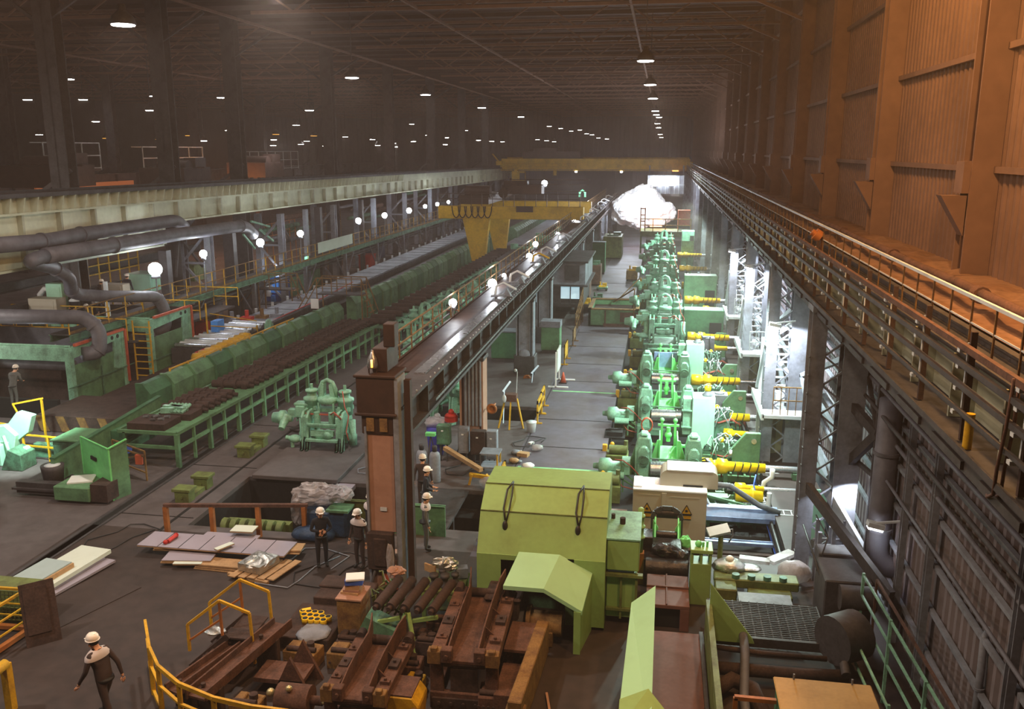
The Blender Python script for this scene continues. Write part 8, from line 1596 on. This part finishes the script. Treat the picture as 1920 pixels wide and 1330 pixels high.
# ============================================================ people
def _skin(name, verts, edges, radii, mats, fmat, parent, levels=1):
    me = bpy.data.meshes.new(name+'_src'); me.from_pydata([tuple(v) for v in verts], edges, [])
    o = bpy.data.objects.new(name+'_src', me); COL.objects.link(o)
    md = o.modifiers.new('s', 'SKIN'); md.use_smooth_shade = True
    for d, r in zip(me.skin_vertices[0].data, radii): d.radius = r if isinstance(r, tuple) else (r, r)
    me.skin_vertices[0].data[0].use_root = True
    o.modifiers.new('sub', 'SUBSURF').levels = levels
    bpy.context.view_layer.update()
    ev = o.evaluated_get(bpy.context.evaluated_depsgraph_get()); nm = bpy.data.meshes.new_from_object(ev)
    bpy.data.objects.remove(o); nm.name = name
    nm.materials.clear()
    for m in mats: nm.materials.append(M[m])
    for p in nm.polygons: p.use_smooth = True; p.material_index = fmat(p.center)
    r = bpy.data.objects.new(name, nm); COL.objects.link(r); r.parent = parent
    if parent is not None: KIDS.setdefault(parent.name, []).append(r)
    return r
def person(x, y, z, face, lab, coat='uniform', arms='down', step=0.0, lean=0.0, yoke='yoke', group=None, legs=True, scale=1.0, bend=0.0):
    """face: heading angle in radians (0 = looking toward +x); built looking toward +y locally"""
    t = T('person', lab, 'person', (0, 0, 0), group)
    L = lean
    # joints
    pel = Vector((0, 0, 0.92)); sp = Vector((0, 0.02+L*0.3, 1.12)); ch = Vector((0, 0.03+L*0.7, 1.34)); nk = Vector((0, 0.03+L, 1.49)); hb = Vector((0, 0.06+L*1.1, 1.58)); ht = Vector((0, 0.07+L*1.2, 1.72))
    V = [pel, sp, ch, nk, hb, ht]; R = [(0.15, 0.11), (0.15, 0.105), (0.17, 0.12), (0.06, 0.06), (0.075, 0.085), (0.07, 0.08)]; E = [(0, 1), (1, 2), (2, 3), (3, 4), (4, 5)]
    V.append(Vector((0, 0.15+L*1.1, 1.6))); R.append((0.022, 0.022)); E.append((4, 6))            # nose
    def add(p, r, par): V.append(Vector(p)); R.append(r); E.append((par, len(V)-1)); return len(V)-1
    hands = []
    for s in (-1, 1):
        st = step*s
        h = add((s*0.1, 0, 0.88), (0.095, 0.1), 0); k = add((s*0.11, st*0.45+0.04, 0.5), (0.065, 0.07), h); a = add((s*0.11, st*0.8-0.02*abs(st), 0.1+max(0, -st)*0.12), (0.048, 0.05), k); add((s*0.12, st*0.8+0.17, 0.05+max(0, -st)*0.05), (0.05, 0.04), a)
        sh = add((s*0.19, 0.02+L*0.8, 1.42), (0.07, 0.07), 2)
        if arms == 'down' or (arms == 'swing'):
            sw = (-s*0.22 if arms == 'swing' else 0.03)
            el = add((s*0.27, -0.02+sw*0.5+L*0.6, 1.14), (0.05, 0.05), sh); wr = add((s*0.29, 0.05+sw+L*0.5, 0.9), (0.034, 0.034), el); d = Vector((0.02*s, 0.03+sw*0.3, -0.2))
        elif arms == 'crossed':
            el = add((s*0.28, 0.06, 1.16), (0.05, 0.05), sh); wr = add((s*0.07, 0.24, 1.14+0.03*s), (0.036, 0.036), el); d = Vector((-s*0.14, 0.03, -0.02))
        elif arms == 'front':
            el = add((s*0.26, 0.0+L, 1.16), (0.05, 0.05), sh); wr = add((s*0.16, 0.22+L, 1.04), (0.036, 0.036), el); d = Vector((-s*0.03, 0.15, -0.03))
        else:
            el = add((s*0.26, -0.04, 1.15), (0.05, 0.05), sh); wr = add((s*0.14, -0.2, 1.0), (0.036, 0.036), el); d = Vector((-s*0.1, -0.04, -0.1))
        pm = add(V[wr]+d*0.45, (0.042, 0.026), wr); hands.append((V[pm].copy(), d.normalized(), s))
    def fm(c):
        if c.z > 1.5: return 0
        for hp, d, s in hands:
            if (c-hp).length < 0.075: return 0
        if c.z < 0.13: return 3
        return 1 if c.z > 0.9 else 2
    body = _skin('body', V, E, R, ['skin', coat, coat, 'boots'], fm, t, 2)
    for hp, d, s in hands:                                    # fingers: separate tapered, slightly bent
        side = d.cross(Vector((0, 1, 0) if abs(d.y) < 0.8 else (0, 0, 1))).normalized(); nrm = side.cross(d).normalized()
        b = MB()
        for j, (o_, ln) in enumerate([(-0.032, 0.075), (-0.011, 0.088), (0.011, 0.082), (0.031, 0.062)]):
            p0 = hp + side*o_ + d*0.03; p1 = p0 + d*ln*0.6 + nrm*0.004; p2 = p1 + d*ln*0.4 + nrm*0.02
            b.cyl(p0, p1, 0.0095, 0.0085, 7); b.cyl(p1, p2, 0.0085, 0.006, 7)
        p0 = hp - side*0.03 - d*0.01; p1 = p0 - side*0.035 + d*0.03; b.cyl(p0, p1, 0.0115, 0.01, 7); b.cyl(p1, p1+d*0.03, 0.01, 0.007, 7)
        b.build('fingers', 'skin', t)
    hc = Vector((0, 0.07+L*1.2, 1.68))
    b = MB(); prof = [(0.118, 0.0), (0.12, 0.03), (0.113, 0.07), (0.087, 0.108), (0.045, 0.128), (0.012, 0.132)]
    b.lathe(prof, hc, 18); b.lathe([(0.132, -0.005), (0.134, 0.004), (0.114, 0.012)], hc, 18)
    b.add([hc+Vector(p) for p in ((-0.08, 0.09, 0.0), (0.08, 0.09, 0.0), (0.05, 0.17, -0.012), (-0.05, 0.17, -0.012), (-0.08, 0.09, 0.012), (0.08, 0.09, 0.012), (0.05, 0.17, -0.002), (-0.05, 0.17, -0.002))], [(0, 3, 2, 1), (4, 5, 6, 7), (0, 1, 5, 4), (1, 2, 6, 5), (2, 3, 7, 6), (3, 0, 4, 7)])
    b.bar(hc+Vector((0, -0.07, 0.112)), hc+Vector((0, 0.07, 0.114)), 0.02, 0.02)
    b.build('helmet', 'helmet', t)
    b = MB(); b.ball(hc+Vector((0, -0.035, -0.045)), 0.088, 0.085, 0.075, n=12, seg=8); b.build('hair', 'black', t)
    b = MB()
    for s in (-1, 1): b.ball(hc+Vector((s*0.032, 0.083, -0.075)), 0.012, 0.008, 0.008)
    b.bar(hc+Vector((-0.022, 0.088, -0.145)), hc+Vector((0.022, 0.088, -0.145)), 0.008, 0.006); b.build('eyes_and_mouth', 'uniform_navy', t)
    b = MB()
    for s in (-1, 1): b.ball(hc+Vector((s*0.088, -0.005, -0.085)), 0.014, 0.024, 0.034)
    b.build('ears', 'skin', t)
    if yoke:
        b = MB(); c = Vector((0, 0.03+L*0.82, 1.41))
        vs_ = []; n = 18
        for (r1, r2, zz) in ((0.27, 0.15, -0.06), (0.262, 0.145, 0.0), (0.2, 0.12, 0.055), (0.09, 0.085, 0.1)):
            for i in range(n): a = 2*math.pi*i/n; vs_.append(c+Vector((r1*math.cos(a), r2*math.sin(a), zz)))
        b.add(vs_, [(k*n+i, k*n+(i+1) % n, (k+1)*n+(i+1) % n, (k+1)*n+i) for k in range(3) for i in range(n)], True); b.build('shoulder_yoke', yoke, t)
    b = MB(); b.lathe([(0.168, 0.9), (0.17, 0.92), (0.168, 0.945)], (0, 0, 0), 16); b.build('belt', 'black', t)
    t.location = (x, y, z); t.rotation_euler = (-bend, 0, face - math.pi/2); t.scale = (scale,)*3
    return t
def at(u, v, z=0.0): p = PZ(u, v, z); return p.x, p.y, z
person(*at(206, 1352), math.radians(165), 'person in dark overalls with pink shoulder yoke walking away at the bottom left', arms='swing', step=0.3, lean=0.12, scale=1.08)
person(*at(605, 1062), math.radians(-60), 'person in navy overalls with arms folded beside the blue tarp', 'uniform_navy', 'crossed', yoke=None)
person(*at(677, 1065), math.radians(-110), 'person in brown overalls with pale yoke standing left of the salmon pillar', 'uniform', 'down')
person(*at(694, 1033), math.radians(40), 'person in navy with white helmet half hidden behind the salmon pillar', 'uniform_navy', 'front')
person(*at(798, 1033), math.radians(20), 'person in grey overalls with pale yoke right of the salmon pillar', 'uniform_grey', 'down')
person(*at(799, 975), math.radians(15), 'person in navy overalls hands on hips, farther right of the salmon pillar', 'uniform_navy', 'front', yoke=None)
person(*at(794, 950), math.radians(100), 'person whose white helmet shows just behind the navy worker by the gas cylinders', 'uniform', 'down', yoke=None)
for (u, v, y, fc, co, lab, ar) in [(142, 566, 40.9, -80, 'uniform_navy', 'person in navy leaning on the booth rail beside the bent pipe', 'front'), (176, 572, 42.3, 30, 'uniform_navy', 'person behind the stooping navy worker on the rear booth platform', 'down'), (190, 568, 41.8, 200, 'uniform_navy', 'person in navy stooping between the two pipes on the booths', 'front'), (238, 530, 46, 90, 'uniform_navy', 'person standing lookout beside the grey cabinet behind the rear booth', 'down'), (190, 540, 46, 90, 'uniform', 'person far behind the pipe on the booth platform', 'down')]:
    p = PY(u, v, y); person(p.x, p.y, p.z-1.3, math.radians(fc), lab, co, ar, yoke='steel_white' if u in (190, 142) and v > 550 else None, lean=0.15 if v > 550 else 0)
p = PY(163, 575, 41.2); person(p.x, p.y, p.z-1.65, math.radians(-90), 'person whose helmet shows just above the front yellow rail of the booths', 'uniform_grey', 'front', yoke=None)
p = PY(22, 715, 33.0); person(p.x, p.y, p.z-1.15, math.radians(95), 'person in grey work clothes and hood bending over at the far left edge', 'uniform_grey', 'front', yoke='uniform_grey', lean=0.25)

# ============================================================ lamps
hb = None
def highbay(x, y, z, lab, grp, m='lamp_white', s=1.0):
    global hb
    key = (m, s)
    t = T('high_bay_lamp', lab, 'lamp', (x, y, z), grp)
    if key in HBM:
        a_, c_ = [copy_tree(src, t) for src in HBM[key]]
        c_.scale = (1, 1, (21.42-z)/2.7)
        return t
    b = MB(); b.lathe([(0.46*s, -0.32), (0.5*s, -0.3), (0.4*s, -0.02), (0.16*s, 0.2), (0.14*s, 0.42)], (x, y, z), 18); s1 = b.build('shade', 'steel_dark', t)
    b = MB(); b.lathe([(0.42*s, -0.36), (0.44*s, -0.325)], (x, y, z), 18); s2 = b.build('diffuser', m, s1)
    b = MB(); b.bar((x, y, z+0.4), (x, y, z+2.7), 0.05); s3 = b.build('hanger', 'steel_dark', t); s3.scale = (1, 1, (21.42-z)/2.7)
    HBM[key] = [s1, s3]; return t
HBM = {}
rw = 'round white high-bay lamp in the receding row above the mill line'
for k, (x, y, p) in enumerate(HB[:4]): highbay(x, y, ZL, 'round white high-bay lamp above the mill line, the %s in that row' % ['nearest and largest', 'second', 'third', 'fourth'][k], 'lamps above the mill line')
for k, (x, y, p) in enumerate(HB[4:]): highbay(x, y, ZL, 'round white high-bay lamp over the green casings, %s in that row' % ['the nearest', 'the second', 'the third', 'the fourth', 'the farthest'][k], 'lamps above the green casings')
def far(pts, y0, grp, lab, m='lamp_white', s=1.0, dy=0):
    for k, (u, v) in enumerate(pts):
        y = y0[k] if isinstance(y0, (list, tuple)) else y0 + dy*k
        p = PY(u, v, y); highbay(p.x, p.y, p.z, lab, grp, m, s)
far([(1231, 211), (1236, 216), (1233, 228), (1235, 236), (1238, 249), (1240, 255)], [130, 140, 150, 165, 190, 205], 'tiny lamps far up the mill line row', 'tiny lamp far up the row above the mill line')
far([(1030, 234), (1051, 238), (1071, 243), (1087, 241), (1100, 248), (1110, 250), (1122, 256), (1138, 258)], 185, 'diagonal string of lamps before the far wall', 'lamp in the diagonal string above the far yellow crane', dy=4)
far([(1008, 259), (1025, 261), (1039, 263)], 190, 'three lamps below the diagonal string', 'lamp in the row of three below the diagonal string', dy=4)
far([(897, 260), (922, 262), (942, 263)], 175, 'three lamps above the left girder end', 'lamp in the row of three above the cream girder end', dy=4)
far([(126, 140), (155, 181), (51, 181), (289, 174), (415, 177)], [62, 88, 86, 82, 85], 'larger lamps of the far left bay', 'larger round lamp of the far left bay roof')
far([(282, 200), (580, 201), (439, 213), (555, 230)], [76, 92, 100, 115], 'flat lamps hanging on rods', 'flat pale lamp hanging on a short rod in the left bay')
far([(179, 223), (127, 243), (73, 248), (324, 233), (428, 240), (382, 260), (454, 262), (513, 258), (512, 269), (564, 267), (575, 261), (610, 270), (623, 268)], [105, 110, 110, 112, 118, 125, 130, 130, 135, 138, 138, 142, 142], 'small cool lamps deep in the left bay', 'small cool-white lamp deep in the left bay')
far([(647, 253), (698, 258), (708, 269), (738, 265), (741, 272), (775, 262), (810, 265), (835, 268)], [150, 152, 152, 158, 158, 160, 165, 168], 'small lamps above the middle of the cream girder', 'small star-like lamp above the middle of the cream girder')
far([(772, 229), (873, 241), (801, 250), (838, 255), (868, 257), (911, 247)], [140, 150, 160, 165, 170, 165], 'faint thin lamps before the far wall', 'faint thin lamp high before the far wall', 'lamp_white', 0.8)
far([(199, 255), (298, 257), (354, 250), (442, 256), (517, 248), (588, 251)], [120, 124, 124, 130, 135, 140], 'orange lamps deep in the left bay', 'small flat orange lamp deep in the left bay', 'lamp_orange', 1.2)
far([(107, 347), (133, 354)], [72, 68], 'two pale lamps before the orange opening', 'pale lamp hanging before the orange-lit opening')
def flood(x, y, z, zf, lab, grp, s=0.2):
    t = T('work_lamp', lab, 'lamp', (x, y, z), grp)
    b = MB(); b.ball((x, y, z), s, s, s, n=12, seg=8); b.build('bulb', 'lamp_cool', t)
    b = MB(); b.lathe([(s*0.7, -s-0.12), (s*0.6, -s*0.9), (s*0.3, -s*0.8)], (x, y, z), 10); b.bar((x, y, zf), (x, y, z-s-0.1), 0.05); b.build('post', 'steel_paint', t)
for k, (u, v, s) in enumerate([(849, 568, 0.17), (923, 532, 0.24), (945, 517, 0.12), (992, 482, 0.24), (1004, 458, 0.18), (1046, 440, 0.18), (1077, 417, 0.24), (1103, 402, 0.2), (1125, 385, 0.22), (1108, 398, 0.15)]):
    p = PX(u, v, -8.3); flood(p.x, p.y, p.z+0.0, 4.7 if p.z > 5.3 else 3.6, 'work lamp on the middle runway railing, %s' % ['nearest, above the offline stands', 'second and brightest', 'small one just behind the brightest', 'one before the operator cabin roof', 'one just past the second big lamp', 'one left of the first pipe frame cluster', 'one at the foot of the near yellow crane', 'first of the far cluster', 'last one near the beam end', 'small one in the far cluster'][k], 'work lamps on the middle runway', s)
for k, (u, v, s) in enumerate([(291, 505, 0.36), (381, 476, 0.22), (488, 455, 0.26), (563, 438, 0.24), (672, 414, 0.26), (721, 404, 0.26), (767, 395, 0.28), (797, 387, 0.22), (820, 383, 0.22), (841, 379, 0.22)]):
    p = PX(u, v, -26.5); flood(p.x, p.y, p.z, 3.3 if k else 2.4, 'bright lamp on the left walkway, the %s' % ['nearest and glaring one by the booths', 'second, over the yellow landing', 'third, by the lit green machine', 'fourth, by the white post', 'fifth, beside the pale banner', 'sixth', 'seventh', 'eighth', 'ninth', 'farthest'][k], 'lamps on the left walkway', s)
for k, (u, v, y, s) in enumerate([(1229, 342, 124.6, 0.55), (1259, 341, 124.6, 0.55), (1021, 344, 135, 0.45)]):
    p = PY(u, v, y); flood(p.x, p.y, p.z, p.z-1.2 if k < 2 else 0, ['left floodlight on the suspended cabin', 'right floodlight on the suspended cabin', 'lone floodlight before the far partition wall'][k], None, s)
b = MB(); p = PY(1092, 361, 100); b.tube([(p.x-0.3, p.y, p.z-0.5), (p.x-0.3, p.y, p.z), (p.x, p.y, p.z+0.25), (p.x+0.3, p.y, p.z), (p.x+0.3, p.y, p.z-0.5)], 0.1, 8); tag(b.build('arch_light', 'led_green'), 'small green glowing arch light on the near yellow crane', 'light')
# ------------------------------------------------------------ one label per thing: members of a row are told apart by their order
ORD = ['', 'first', 'second', 'third', 'fourth', 'fifth', 'sixth', 'seventh', 'eighth', 'ninth', 'tenth']
def nth(n):
    if n <= 10: return ORD[n]
    return '%d%s' % (n, 'th' if 10 <= n % 100 <= 20 else {1: 'st', 2: 'nd', 3: 'rd'}.get(n % 10, 'th'))
rows = {}
for o in COL.objects:
    if o.parent is None and o.get('group') and o.get('label'): rows.setdefault((o['group'], o['label']), []).append(o)
for (g_, l_), os_ in rows.items():
    if len(os_) > 1:
        side = (max(o.location.x for o in os_) - min(o.location.x for o in os_)) > (max(o.location.y for o in os_) - min(o.location.y for o in os_))
        os_.sort(key=lambda o: o.location.x if side else o.location.y)
        for k, o in enumerate(os_): o['label'] = l_ + (', %s from left' % nth(k+1) if side else ', %s nearest' % nth(k+1))
